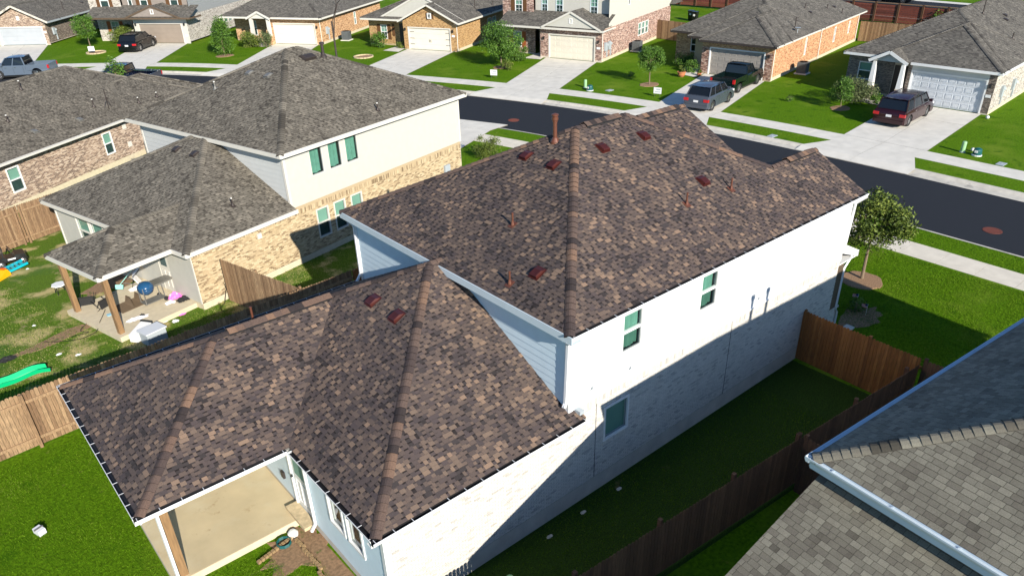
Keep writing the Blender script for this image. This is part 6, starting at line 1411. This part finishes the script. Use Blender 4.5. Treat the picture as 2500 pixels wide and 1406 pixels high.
def bush(loc, rad, m, label, n=1500, size=.07, seed=1, **k):
    return tree(loc, rad[2] * 2, rad, rad[2] * .95, m, label, n, size, seed, trunk=.025, cat='bush', name='bush', **k)
tree((17.5, 1.4), 3.4, (1.25, 1.25, 1.02), 2.38, 'leaf_a', 'young olive-green tree in a round mulch bed on the near front lawn', 8500, .062, 3, .055, clusters=46, spread=.24, lean=(.15, .05))
tree((37.4, 29.6), 2.8, (.92, .92, .95), 1.95, 'leaf_b', 'slim young tree in a mulch ring between cream and warm grey garages', 4940, 0.061, 5, .045)
tree((33.6, 43.4), 3.7, (1.65, 1.65, 1.25), 2.3, 'leaf_b', 'dense round tree before the pink brick porch', 12350, 0.068, 8, .06, clusters=40, lean=(.2, .3))
tree((18.3, 68.0), 3.5, (1.25, 1.25, 1.55), 2.0, 'leaf_b', 'conical dark green tree on the lawn left of the peach brick house', 7980, 0.075, 9, .06, cone=True)
tree((10.0, 84.2), 2.9, (1.1, 1.1, 1.1), 2.1, 'leaf_b', 'light green tree behind the yard sign, left of the wide pale bush', 4560, 0.075, 11, .05)
tree((40.95, 15.4), 2.0, (.75, .75, .75), 1.2, 'leaf_b', 'small staked tree before the grey-green round bush', 2850, 0.058, 12, .03)
tree((6.2, 60.2), 2.2, (.7, .7, .9), 1.6, 'leaf_b', 'thin sapling rising just above the brown roofs, by the navy pickup', 700, .09, 13, .03)
bush((43.2, 15.7), (1.25, 1.25, .85), 'leaf_c', 'large grey-green round bush beside the tapered porch columns', 6840, 0.051, 14, clusters=40)
bush((43.6, 14.3), (.45, .45, .4), 'leaf_b', 'low olive shrub at the corner of the white garage house path', 950, 0.048, 15)
bush((36.3, 44.6), (1.0, 1.0, .8), 'leaf_b', 'loose green bush between the round tree and the porch', 3420, 0.061, 16)
bush((33.3, 42.3), (.5, .5, .45), 'leaf_a', 'small shrub at the foot of the round tree', 1140, 0.054, 17)
bush((22.1, 70.6), (1.0, 1.2, .75), 'leaf_a', 'spreading shrub by the peach brick wall, behind the conical tree', 3230, 0.068, 18)
bush((23.3, 69.3), (.6, .6, .8), 'leaf_c', 'upright rosemary-like bush left of the small portico', 2090, 0.061, 19)
bush((24.6, 71.0), (.4, .4, .5), 'leaf_b', 'small lime shrub at the cream garage corner', 1140, 0.054, 20)
bush((31.2, 60.2), (.8, .8, .75), 'leaf_b', 'leafy bush below the shuttered window of the gold brick house', 2660, 0.061, 21)
bush((32.9, 58.1), (.9, .5, .35), 'leaf_a', 'low hedge patch beside the gold brick porch', 1520, 0.054, 22)
bush((14.4, 84.2), (2.0, 1.5, .85), 'leaf_a', 'wide pale green bush under the orange shutters', 6840, 0.068, 23, clusters=40)
bush((16.6, 24.1), (.75, .75, .65), 'leaf_a', 'round twiggy bush beside the near driveway, behind the ridge', 4560, 0.041, 24)
bush((45.3, 31.6), (1.6, 1.2, .6), 'leaf_b', 'dark shaded hedge by the window of the orange brick house', 4180, 0.054, 25)
bush((43.2, 30.0), (.55, .55, .5), 'leaf_b', 'spiky green plant beside the flower pots', 1330, 0.061, 26)
bush((78.5, 25.0), (1.0, 1.0, .9), 'leaf_b', 'leafy bush growing by the red retaining fence', 1710, 0.075, 28)
bush((14.9, .25), (.32, .32, .28), 'leaf_b', 'small bright plant in the shaded bed by the two flags', 350, .05, 27)
bush((40.2, 18.9), (.28, .28, .22), 'leaf_b', 'tiny seedling on the lawn left of the maroon van', 285, 0.041, 29)
bush((38.6, 32.6), (.3, .3, .2), 'leaf_b', 'tiny shrub on the lawn beside the slim young tree', 285, 0.041, 30)

# ================================================================== STREET FURNITURE AND SMALL THINGS
def T1(name, label, cat, loc, ang=0, group=None): return empty(name, loc if len(loc) == 3 else (*loc, 0), ang, label, cat, group)
def one(name, fn, m, label, cat, group=None, smooth=False):
    mb = MB(); fn(mb); o = mb.obj(name, m, None, smooth=smooth); return tag(o, label, cat, group)
lp_ = T1('street_lamp', 'slim bronze street lamp with a curved arm before the peach brick house', 'street lamp', (21.7, 51.1), 0)
d_ = np.array([.62, -.78, 0])
mb = MB(); mb.tube([(0, 0, 0), (0, 0, 1.2), (0, 0, 4.4)], [.10, .085, .07], 10); mb.obj('pole', M['vent_dark'], lp_)
mb = MB(); mb.tube([(0, 0, 3.0), d_ * .25 + (0, 0, 4.6), d_ * .7 + (0, 0, 5.8), d_ * 1.2 + (0, 0, 6.25), d_ * 1.7 + (0, 0, 6.35)], [.05, .045, .04, .04, .04], 8); mb.tube([(0, 0, 4.3), d_ * .55 + (0, 0, 5.55)], .03, 8); mb.obj('arm', M['vent_dark'], lp_)
mb = MB(); p = d_ * 1.65 + (0, 0, 6.36); mb.bar(p, p + d_ * .55, .24, .12); mb.obj('lamp_head', M['trim'], lp_)
def pedestal(loc, label, h=.62, r=.12):
    t = T1('utility_pedestal', label, 'utility pedestal', loc, 0, 'pale green utility pedestals')
    mb = MB(); mb.lathe((0, 0, 0), [(r, 0), (r, h - .05), (r * .85, h), (.02, h + .02)], 16); mb.obj('shaft', M['ped_green'], t); mb = MB(); mb.lathe((0, 0, 0), [(r * 1.25, 0), (r * 1.25, .05), (r, .06)], 16); mb.obj('base', M['util_grey'], t)
def junction(loc, label):
    t = T1('junction_box', label, 'utility box', loc, 0, 'teal utility boxes')
    mb = MB(); mb.lathe((0, 0, 0), [(.24, 0), (.22, .30), (.20, .38), (.10, .43), (.02, .44)], 14); mb.obj('dome', M['teal_green'], t)
    mb = MB(); mb.lathe((0, 0, 0), [(.27, 0), (.27, .06), (.22, .07)], 14); mb.obj('base', M['white_metal'], t)
    mb = MB(); mb.box((-.245, -.08, .2), (-.21, .08, .33)); mb.obj('sticker', M['trim'], t)
pedestal((36.7, 5.54), 'pale green utility post on the lawn at right, beside a teal box'); pedestal((33.14, 32.48), 'pale green utility post on the lawn before the cream garage driveway')
junction((36.65, 4.74), 'dark teal utility box on the right-hand lawn near the pale post'); junction((32.72, 31.55), 'dark teal utility box on the lawn right of the cream garage driveway')
one('ball', lambda b: b.lathe((37.25, 5.2, .0), [(.02, 0), (.09, .03), (.12, .1), (.09, .18), (.02, .21)], 12), M['trim'], 'small white ball on the grass behind the teal box', 'ball', smooth=True)
one('ball', lambda b: b.lathe((44.95, 7.4, .0), [(.02, 0), (.09, .03), (.12, .1), (.09, .18), (.02, .21)], 12), M['trim'], 'small white ball at the right corner of the white garage', 'ball', smooth=True)
for (x, y), lb, z in (((36.0, 3.2), 'grey meter lid in the grass right of the teal box', .03), ((33.8, 30.5), 'grey meter lid in the grass by the slim young tree', .03), ((31.95, 14.9), 'pale green lid on the verge left of the maroon van', .03)):
    one('meter_lid', lambda b: (b.box((x - .3, y - .2, .0), (x + .3, y + .2, z)), b.box((x - .08, y - .03, z), (x + .08, y + .03, z + .01))), M['util_grey'], lb, 'utility lid')
def manhole(loc, label):
    t = T1('manhole_cover', label, 'manhole', (*loc, -.118), 0, 'rusty manhole covers')
    mb = MB(); mb.lathe((0, 0, 0), [(.40, 0), (.40, .012), (.34, .013), (.34, .006), (.02, .006)], 28); mb.obj('cover', M['iron'], t)
    for i in range(-3, 4):
        mb = MB(); l = math.sqrt(.32 ** 2 - (i * .09) ** 2); mb.box((-l, i * .09 - .02, .006), (l, i * .09 + .02, .014)); mb.obj('rib', M['iron'], t)
manhole((26.45, -.05), 'rusty round manhole cover in the road at the right edge'); manhole((23.3, 29.6), 'rusty round manhole cover in the road left of the tall flue')
def yard_sign(loc, ang, label):
    t = T1('yard_sign', label, 'yard sign', loc, ang, 'white yard signs')
    mb = MB(); mb.box((-.01, -.3, .25), (.01, .3, .70)); mb.obj('board', M['trim'], t)
    for y in (-.2, .2):
        mb = MB(); mb.box((-.005, y - .006, 0), (.005, y + .006, .26)); mb.obj('leg', M['vent_grey'], t)
    mb = MB(); mb.box((-.013, -.22, .52), (-.011, .1, .60)); mb.box((-.013, -.22, .36), (-.011, .2, .41)); mb.obj('print', M['util_grey'], t, kind='stuff')
yard_sign((30.3, 40.4), 30, 'white yard sign on the lawn left of the cream panelled garage'); yard_sign((34.7, 26.5), 20, 'white yard sign on the lawn left of the blue-grey SUV'); yard_sign((9.1, 79.9), 60, 'white yard sign in the stone ring left of the black SUV')
def pot(loc, s_, label, seed):
    t = T1('flower_pot', label, 'flower pot', loc); mt = mat('terracotta', srgb(186, 118, 78), .8)
    mb = MB(); mb.lathe((0, 0, 0), [(.16 * s_, 0), (.27 * s_, .14 * s_), (.30 * s_, .32 * s_), (.33 * s_, .33 * s_), (.33 * s_, .38 * s_), (.27 * s_, .38 * s_), (.26 * s_, .34 * s_)], 18); mb.obj('pot', mt, t)
    leaves('plant', (0, 0, .55 * s_), (.25 * s_, .25 * s_, .22 * s_), 260, .06, M['leaf_a'], t, 10, seed)
pot((41.3, 29.55), 1.1, 'large terracotta pot on the path corner by the orange brick house', 41); pot((42.6, 28.75), .6, 'small red clay pot near the warm grey garage door', 42)
def flag(loc, label, lean):
    t = T1('flag', label, 'flag', loc, 20, 'small striped flags'); mb = MB(); mb.tube([(0, 0, 0), (lean, 0, .48)], .006, 5); mb.obj('staff', M['trim'], t)
    rd = mat('flag_red', lin(.5, .03, .04), .8); bl = mat('flag_blue', lin(.02, .03, .16), .8)
    for i in range(7):
        mb = MB(); z = .46 - i * .02; mb.box((lean * .9, .0 + .004 * (i % 2), z - .02), (lean * .9 + .003, .2, z)); mb.obj('stripe', rd if i % 2 == 0 else M['trim'], t)
    mb = MB(); mb.box((lean * .9 - .004, 0, .39), (lean * .9 + .007, .085, .462)); mb.obj('canton', bl, t)
flag((15.3, .45), 'small striped flag behind the bright plant in the shaded bed', .03); flag((14.85, -.15), 'small red white and blue flag right of the bright plant in the shaded bed', -.02)
ac_unit((47.2, 39.6), 19, 'grey air conditioner by the pink brick side wall'); ac_unit((48.9, 23.2), 11, 'dark air conditioner on a pad by the orange brick side wall'); ac_unit((31.2, 66.6), 34, 'dark grey air conditioner by the peach brick side wall')
ac_unit(w2(N0, 2.6, -.75), 33, 'pale air conditioner between the long brick wall and the grey roof')
def bin_(loc, ang, label):
    t = T1('wheelie_bin', label, 'bin', loc, ang); mb = MB(); mb.add([(-.22, -.24, .05), (.22, -.24, .05), (.22, .24, .05), (-.22, .24, .05), (-.29, -.3, 1.0), (.29, -.3, 1.0), (.29, .3, 1.0), (-.29, .3, 1.0)], [(0, 3, 2, 1), (4, 5, 6, 7), (0, 1, 5, 4), (1, 2, 6, 5), (2, 3, 7, 6), (3, 0, 4, 7)]); mb.obj('tub', M['black_plastic'], t)
    mb = MB(); mb.box((-.32, -.33, 1.0), (.32, .33, 1.08)); mb.obj('lid', M['black_plastic'], t)
    mb = MB(); mb.box((-.33, -.1, .6), (-.27, .1, .8)); mb.obj('badge', M['trim'], t)
bin_((65.3, 47.5), 20, 'black bin on the sunlit lawn behind the tan fence'); bin_((64.9, 46.6), 10, 'second black bin, right of the one with the white badge facing the fence')
# --- things by the tan patio
hr = T1('hose_reel', 'dark coiled hose beside the edge of the tan patio', 'hose', (-6.0, 3.72)); mb = MB()
for k in range(4): mb.tube([(.17 * math.cos(a / 10 * 2 * math.pi), .17 * math.sin(a / 10 * 2 * math.pi), .03 + k * .022) for a in range(11)], .014, 6, cap=False)
mb.obj('coil', M['teal_green'], hr)
mb = MB(); mb.lathe((.3, .12, 0), [(.12, 0), (.13, .1), (.08, .16), (.02, .17)], 14); mb.obj('canister', M['trim'], hr)
ed = T1('bed_edging', 'row of tan brick edging in the soil along the blue back wall', 'edging', (-5.72, 3.6))
for i in range(30):
    mb = MB(); y = -i * .1; jx = R.uniform(-.02, .02) - .012 * i * (i > 12) * .4; mb.box((jx - .04, y - .04, 0), (jx + .05, y + .035, .085)); mb.obj('paver', M['paver'], ed)
ed = T1('bed_edging', 'short row of tan brick edging lying beside the patio edge', 'edging', (-6.75, 3.55), 12)
for i in range(11):
    mb = MB(); mb.box((i * .1, -.04, 0), (i * .1 + .08, .04, .085)); mb.obj('paver', M['paver'], ed)
bx_ = T1('valve_box', 'small white metal box on the bottom-left lawn', 'box', (-10.45, 8.2), 20); mb = MB(); mb.box((-.09, -.13, 0), (.09, .13, .16)); mb.obj('case', M['white_metal'], bx_); mb = MB(); mb.box((-.11, -.02, .16), (.11, .02, .18)); mb.obj('strap', M['vent_grey'], bx_)
# --- worn yard behind the left neighbour
plas = lambda n, c: mat(n, c, .4)
t = T1('toy_car', 'black ride-on toy off-roader by the plank fence', 'toy car', (-7.7, 27.1), -2)
mb = MB(); mb.add([(x, y, z) for y in (-.33, .33) for x, z in ((-.62, .2), (-.62, .42), (-.2, .46), (-.1, .36), (.15, .36), (.22, .48), (.58, .44), (.64, .22))], [tuple(range(8)), tuple(range(15, 7, -1))] + [(i, 8 + i, 8 + (i + 1) % 8, (i + 1) % 8) for i in range(8)]); mb.obj('body', M['black_plastic'], t)
mb = MB(); mb.bar((.18, -.28, .48), (.05, -.26, .74), .03, .03); mb.bar((.18, .28, .48), (.05, .26, .74), .03, .03); mb.bar((.05, -.27, .74), (.05, .27, .74), .03, .03); mb.bar((-.25, -.27, .46), (-.18, -.27, .78), .04, .04); mb.bar((-.25, .27, .46), (-.18, .27, .78), .04, .04); mb.bar((-.18, -.27, .78), (-.18, .27, .78), .04, .04); mb.obj('roll_bar', M['black_metal'], t)
for x in (-.4, .42):
    for y in (-.36, .36): wheel(t, x, y, .17, .12, 1 if y > 0 else -1)
mb = MB(); mb.box((-.1, -.345, .3), (.2, -.331, .36)); mb.obj('decal', M['trim'], t)
t = T1('toy_chair', 'teal plastic lounge chair tipped over beside the toy car', 'toy chair', (-7.75, 26.25), 15); tl = plas('teal_plastic', srgb(0, 168, 184))
for y in (-.25, .25):
    mb = MB(); mb.bar((-.5, y, .1), (.5, y, .22), .06, .09); mb.obj('side_rail', tl, t)
for i in range(5):
    mb = MB(); x = -.4 + i * .18; mb.bar((x, -.25, .14 + i * .02), (x, .25, .14 + i * .02), .1, .03); mb.obj('slat', tl, t)
t = T1('toy_recliner', 'folded yellow plastic seat on the grass by the teal chair', 'toy seat', (-8.3, 25.8), 40); yl = plas('yellow_plastic', srgb(250, 176, 16))
mb = MB(); mb.add([(-.45, -.2, .03), (-.45, .2, .03), (-.1, .2, .18), (-.1, -.2, .18), (.2, -.2, .30), (.2, .2, .30), (.3, .2, .1), (.3, -.2, .1)], [(0, 1, 2, 3), (3, 2, 5, 4), (4, 5, 6, 7)]); mb.add([(-.45, -.2, .0), (-.45, .2, .0), (.3, .2, .0), (.3, -.2, .0)], [(0, 1, 2, 3)]); mb.add([(-.45, .2, .0), (.3, .2, 0), (.3, .2, .1), (.2, .2, .3), (-.1, .2, .18), (-.45, .2, .03)], [(0, 1, 2, 3, 4, 5)]); mb.add([(-.45, -.2, .0), (.3, -.2, 0), (.3, -.2, .1), (.2, -.2, .3), (-.1, -.2, .18), (-.45, -.2, .03)], [(0, 1, 2, 3, 4, 5)]); mb.obj('shell', yl, t); mb = MB(); mb.box((.14, -.1, .28), (.26, .1, .34)); mb.obj('cushion', plas('orange_plastic', srgb(220, 90, 20)), t)
t = T1('slide', 'green plastic toddler slide lying in the worn yard beside the picket fence', 'slide', (-9.6, 16.1), 8); gn = plas('green_plastic', srgb(10, 190, 120)); n = 12; V = []
for i in range(n + 1):
    u = i / n; x = -1.1 + 2.2 * u; z = .08 + .16 * math.sin(u * 3.1) + .05 * math.sin(u * 9)
    for y, dz in ((-.26, .14), (-.2, .16), (-.16, 0), (.16, 0), (.2, .16), (.26, .14)): V.append((x, y, z + dz))
mb = MB(); mb.add(V, [(i * 6 + j, i * 6 + j + 1, i * 6 + j + 7, i * 6 + j + 6) for i in range(n) for j in range(5) if j != 2]); mb.obj('side_wall', gn, t)
mb = MB(); mb.add(V, [(i * 6 + 2, i * 6 + 3, i * 6 + 9, i * 6 + 8) for i in range(n)]); mb.obj('chute', plas('pale_green_slide', srgb(150, 220, 170)), t)
t = T1('stool', 'small white octagonal stool standing on the worn grass', 'stool', (-6.75, 22.45), 10); mb = MB(); mb.lathe((0, 0, .36), [(.27, 0), (.29, .02), (.27, .05)], 8); mb.obj('seat', M['trim'], t)
for a in range(4):
    mb = MB(); mb.tube([(.2 * math.cos(a * 1.57 + .7), .2 * math.sin(a * 1.57 + .7), .36), (.24 * math.cos(a * 1.57 + .7), .24 * math.sin(a * 1.57 + .7), 0)], .015, 6); mb.obj('leg', M['black_metal'], t)
def crumple(loc, rx, ry, h, m, label, name, cat, seed, z=0., group=None):
    g = np.random.default_rng(seed); n = 12; V = []
    for i in range(n):
        for j in range(n):
            u, v = i / (n - 1) * 2 - 1, j / (n - 1) * 2 - 1; q = math.hypot(u, v); s_ = 1 / max(1, q * 1.0)
            V.append((loc[0] + u * rx * s_ * (1 + .12 * g.normal()), loc[1] + v * ry * s_ * (1 + .12 * g.normal()), z + .004 + max(0, h * (1 - q * .75) * (.55 + .6 * g.random()))))
    o = mobj(name, V, [(i * n + j, (i + 1) * n + j, (i + 1) * n + j + 1, i * n + j + 1) for i in range(n - 1) for j in range(n - 1)], m); return tag(o, label, cat, group)
pk_ = plas('pink_fabric', srgb(226, 120, 196)); wf = mat('white_fabric', lin(.75, .75, .76), .85); bf = mat('black_fabric', lin(.015), .85)
crumple((-9.45, 18.15), .28, .2, .16, bf, 'black crumpled bag on the dry grass at the left edge', 'bag', 'bag', 1)
crumple((-9.85, 16.75), .18, .14, .08, wf, 'white crumpled paper beside the green slide', 'paper', 'litter', 2)
crumple((-3.75, 17.25), .16, .11, .06, pk_, 'pink rag on the weeds in front of the patio', 'rag', 'litter', 3); crumple((-4.5, 17.15), .24, .12, .08, wf, 'pale wrapper on the grass at the patio edge', 'wrapper', 'litter', 4); crumple((-4.12, 16.85), .12, .12, .1, wf, 'small white carton near the pink rag', 'carton', 'litter', 5)
for i, (x, y) in enumerate(((-8.0, 17.3), (-7.5, 16.8), (-7.3, 26.0), (-8.9, 24.2), (-9.8, 21.5), (-8.2, 20.2))): crumple((x, y), .10 if i < 2 else .06, .07, .05, wf, ['pale scrap on dry grass below the dirt strip', 'white scrap close to the fence shadow', 'white scrap between the toy car and the roof', 'little white scrap below the yellow seat', 'tiny white scrap at the left edge of the worn yard', 'tiny pale scrap in the dark green patch'][i], 'scrap', 'litter', 10 + i)
t = T1('tub', 'white plastic bin tipped on its side against a grey tub', 'bin', (-5.42, 16.5), 35); mb = MB(); mb.add([(x, y, z) for x, sc_ in ((-.42, .72), (.36, 1)) for y, z in ((-.22 * sc_, .04), (.22 * sc_, .04), (.22 * sc_, .04 + .40 * sc_), (-.22 * sc_, .04 + .40 * sc_))], [(0, 1, 2, 3), (0, 4, 5, 1), (1, 5, 6, 2), (2, 6, 7, 3), (3, 7, 4, 0)]); mb.obj('body', M['trim'], t); mb = MB(); mb.box((.36, -.25, .02), (.41, .25, .48)); mb.obj('rim', M['black_plastic'], t)
t = T1('tub', 'grey lidded storage tub beside the fence shadow', 'storage tub', (-5.15, 15.95), 14); mb = MB(); mb.box((-.36, -.26, 0), (.36, .26, .46)); mb.obj('box', M['util_grey'], t); mb = MB(); mb.box((-.40, -.30, .46), (.40, .30, .51)); mb.obj('lid', M['garage_white'], t)
# --- on the cluttered patio (slab top at .2)
t = T1('grill', 'blue kettle grill on a grey wheeled cart on the cluttered patio', 'grill', (-4.45, 18.55, .2), 12); bl = paint('blue_enamel', lin(.012, .07, .17), .25)
mb = MB(); mb.lathe((0, 0, .42), [(.10, 0), (.24, .10), (.30, .24), (.305, .28)], 22); mb.obj('bowl', bl, t, smooth=True); mb = MB(); mb.lathe((0, 0, .70), [(.31, 0), (.29, .08), (.20, .19), (.06, .24), (.02, .245)], 22); mb.obj('lid', bl, t, smooth=True)
gm = M['vent_grey']
for x, y in ((-.22, -.2), (-.22, .2), (.55, -.2), (.55, .2)):
    mb = MB(); mb.tube([(x, y, .08), (x * .96, y, .78)], .018, 6); mb.obj('leg', gm, t)
mb = MB(); mb.add([(.22, -.26, .74), (.95, -.26, .74), (1.02, -.18, .74), (1.02, .18, .74), (.95, .26, .74), (.22, .26, .74), (.22, -.26, .78), (.95, -.26, .78), (1.02, -.18, .78), (1.02, .18, .78), (.95, .26, .78), (.22, .26, .78)], [tuple(range(6))[::-1], tuple(range(6, 12))] + [(i, (i + 1) % 6, 6 + (i + 1) % 6, 6 + i) for i in range(6)]); mb.obj('side_table', gm, t)
mb = MB(); mb.box((-.25, -.22, .1), (.6, .22, .13)); mb.obj('shelf', gm, t)
for y in (-.26, .26):
    mb = MB(); mb.tube([(.55, y - .02, .09), (.55, y + .02, .09)], .09, 14); mb.obj('wheel', M['rubber'], t)
def chair(loc, ang, tilt, label, seatm):
    t = empty('folding_chair', (*loc, .22), ang, label, 'chair', 'tipped patio chairs'); t.rotation_euler = (math.radians(tilt), 0, math.radians(ang))
    mb = MB(); mb.box((-.24, -.22, .40), (.24, .22, .43)); mb.obj('seat', seatm, t); mb = MB(); mb.bar((-.0, .22, .43), (0, .34, .85), .46, .02, up=(0, 1, -.2)); mb.obj('backrest', seatm, t)
    for x in (-.24, .24):
        for a, b in (((x, -.24, 0), (x, .2, .44)), ((x, .26, 0), (x, -.2, .44)), ((x, .22, .42), (x, .35, .88))):
            mb = MB(); mb.tube([a, b], .013, 6); mb.obj('frame', M['black_metal'], t)
chair((-6.0, 19.85), 30, 78, 'black folding chair tipped on its back beside the outer post', bf); chair((-6.15, 20.55), -20, 80, 'second black chair fallen behind the outer post, nearer the grass', bf); chair((-4.6, 20.8), 70, 62, 'wire-framed chair leaning among white cloth at the patio rear', wf)
crumple((-4.3, 20.25), .48, .2, .16, wf, 'long white cloth heaped on the patio behind the dark rug', 'cloth', 'cloth', 31, .2); crumple((-5.2, 17.65), .40, .14, .1, wf, 'black and white patterned cloth on the front edge of the patio', 'cloth', 'cloth', 32, .2)
crumple((-5.0, 17.72), .12, .08, .13, bf, 'dark fold lying on the patterned cloth', 'rag', 'cloth', 33, .2); crumple((-3.35, 17.95), .30, .2, .2, bf, 'black bag with straps by the beige wall corner', 'bag', 'bag', 34, .2); crumple((-3.55, 18.35), .25, .2, .32, pk_, 'bright pink bag behind the grill cart', 'bag', 'bag', 35, .2); crumple((-3.85, 18.05), .2, .12, .14, wf, 'white cloth scrap between the grill and the pink bag', 'cloth', 'cloth', 36, .2)
t = T1('rug', 'dark woven mat with two folded flaps on the patio, before the grill', 'mat', (-5.05, 19.0, .2), 14); rg = mat('woven_mat', srgb(112, 94, 72), .9, noise=60, amt=.3)
mb = MB(); mb.box((-.55, -.42, .0), (.5, .42, .012)); mb.obj('base', rg, t)
for x in (-.05, .32):
    mb = MB(); mb.add([(x, -.4, .012), (x, .3, .012), (x + .1, .3, .3), (x + .05, -.1, .36)], [(0, 1, 2, 3)]); mb.add([(x + .012, -.4, .012), (x + .012, .3, .012), (x + .112, .3, .3), (x + .062, -.1, .36)], [(3, 2, 1, 0)]); mb.obj('flap', rg, t)
one('dustpan', lambda b: b.box((-5.98, 18.62, .2), (-5.72, 18.82, .215)), mat('pale_blue_plastic', srgb(150, 196, 214), .5), 'pale blue square pan on the bare patio floor', 'dustpan')
one('broom', lambda b: (b.tube([(-5.0, 20.35, .5), (-4.2, 20.7, .95)], .014, 6), b.bar((-5.05, 20.3, .38), (-4.98, 20.38, .52), .3, .06)), plas('mint_handle', srgb(150, 210, 200)), 'mint-handled broom propped at the patio rear', 'broom')
for i, pts in enumerate(([(-6.0, 19.4, .25), (-6.7, 18.9, .05), (-7.0, 18.5, .03), (-6.8, 18.2, .03), (-7.4, 18.3, .03)], [(-5.9, 19.2, .24), (-6.3, 18.4, .22), (-6.6, 18.0, .05), (-7.2, 17.9, .03), (-7.9, 18.3, .03), (-8.2, 18.6, .03)])):
    one('cable', lambda b: b.tube([tuple(p) for p in np.column_stack([catmull([q[:2] for q in pts], 5), np.interp(np.linspace(0, 1, (len(pts) - 1) * 5 + 1), np.linspace(0, 1, len(pts)), [q[2] for q in pts])])], .012, 5), M['black_plastic'], ['black cable looping off the patio corner, shorter one', 'long black cable trailing across the dirt strip'][i], 'cable')
for i, (x, y) in enumerate(((-3.4, -.45), (-2.9, -.5), (-1.0, -.42), (.2, -.38), (1.5, -.4))):
    crumple((x, y), .09, .05, .04, M['foundation'], ['pale stone at the lower end of the white brick wall', 'second pale stone along the shaded wall base', 'pale stone below the patio-side control joint', 'small pale stone under the lower window', 'pale chip right of the lower window'][i], 'stone', 'stone', 50 + i)
one('cleanout_cap', lambda b: b.lathe((-2.55, -.75, 0), [(.09, 0), (.09, .03), (.03, .035)], 14), M['ped_green'], 'pale green round cap in the shaded side yard', 'drain cap')
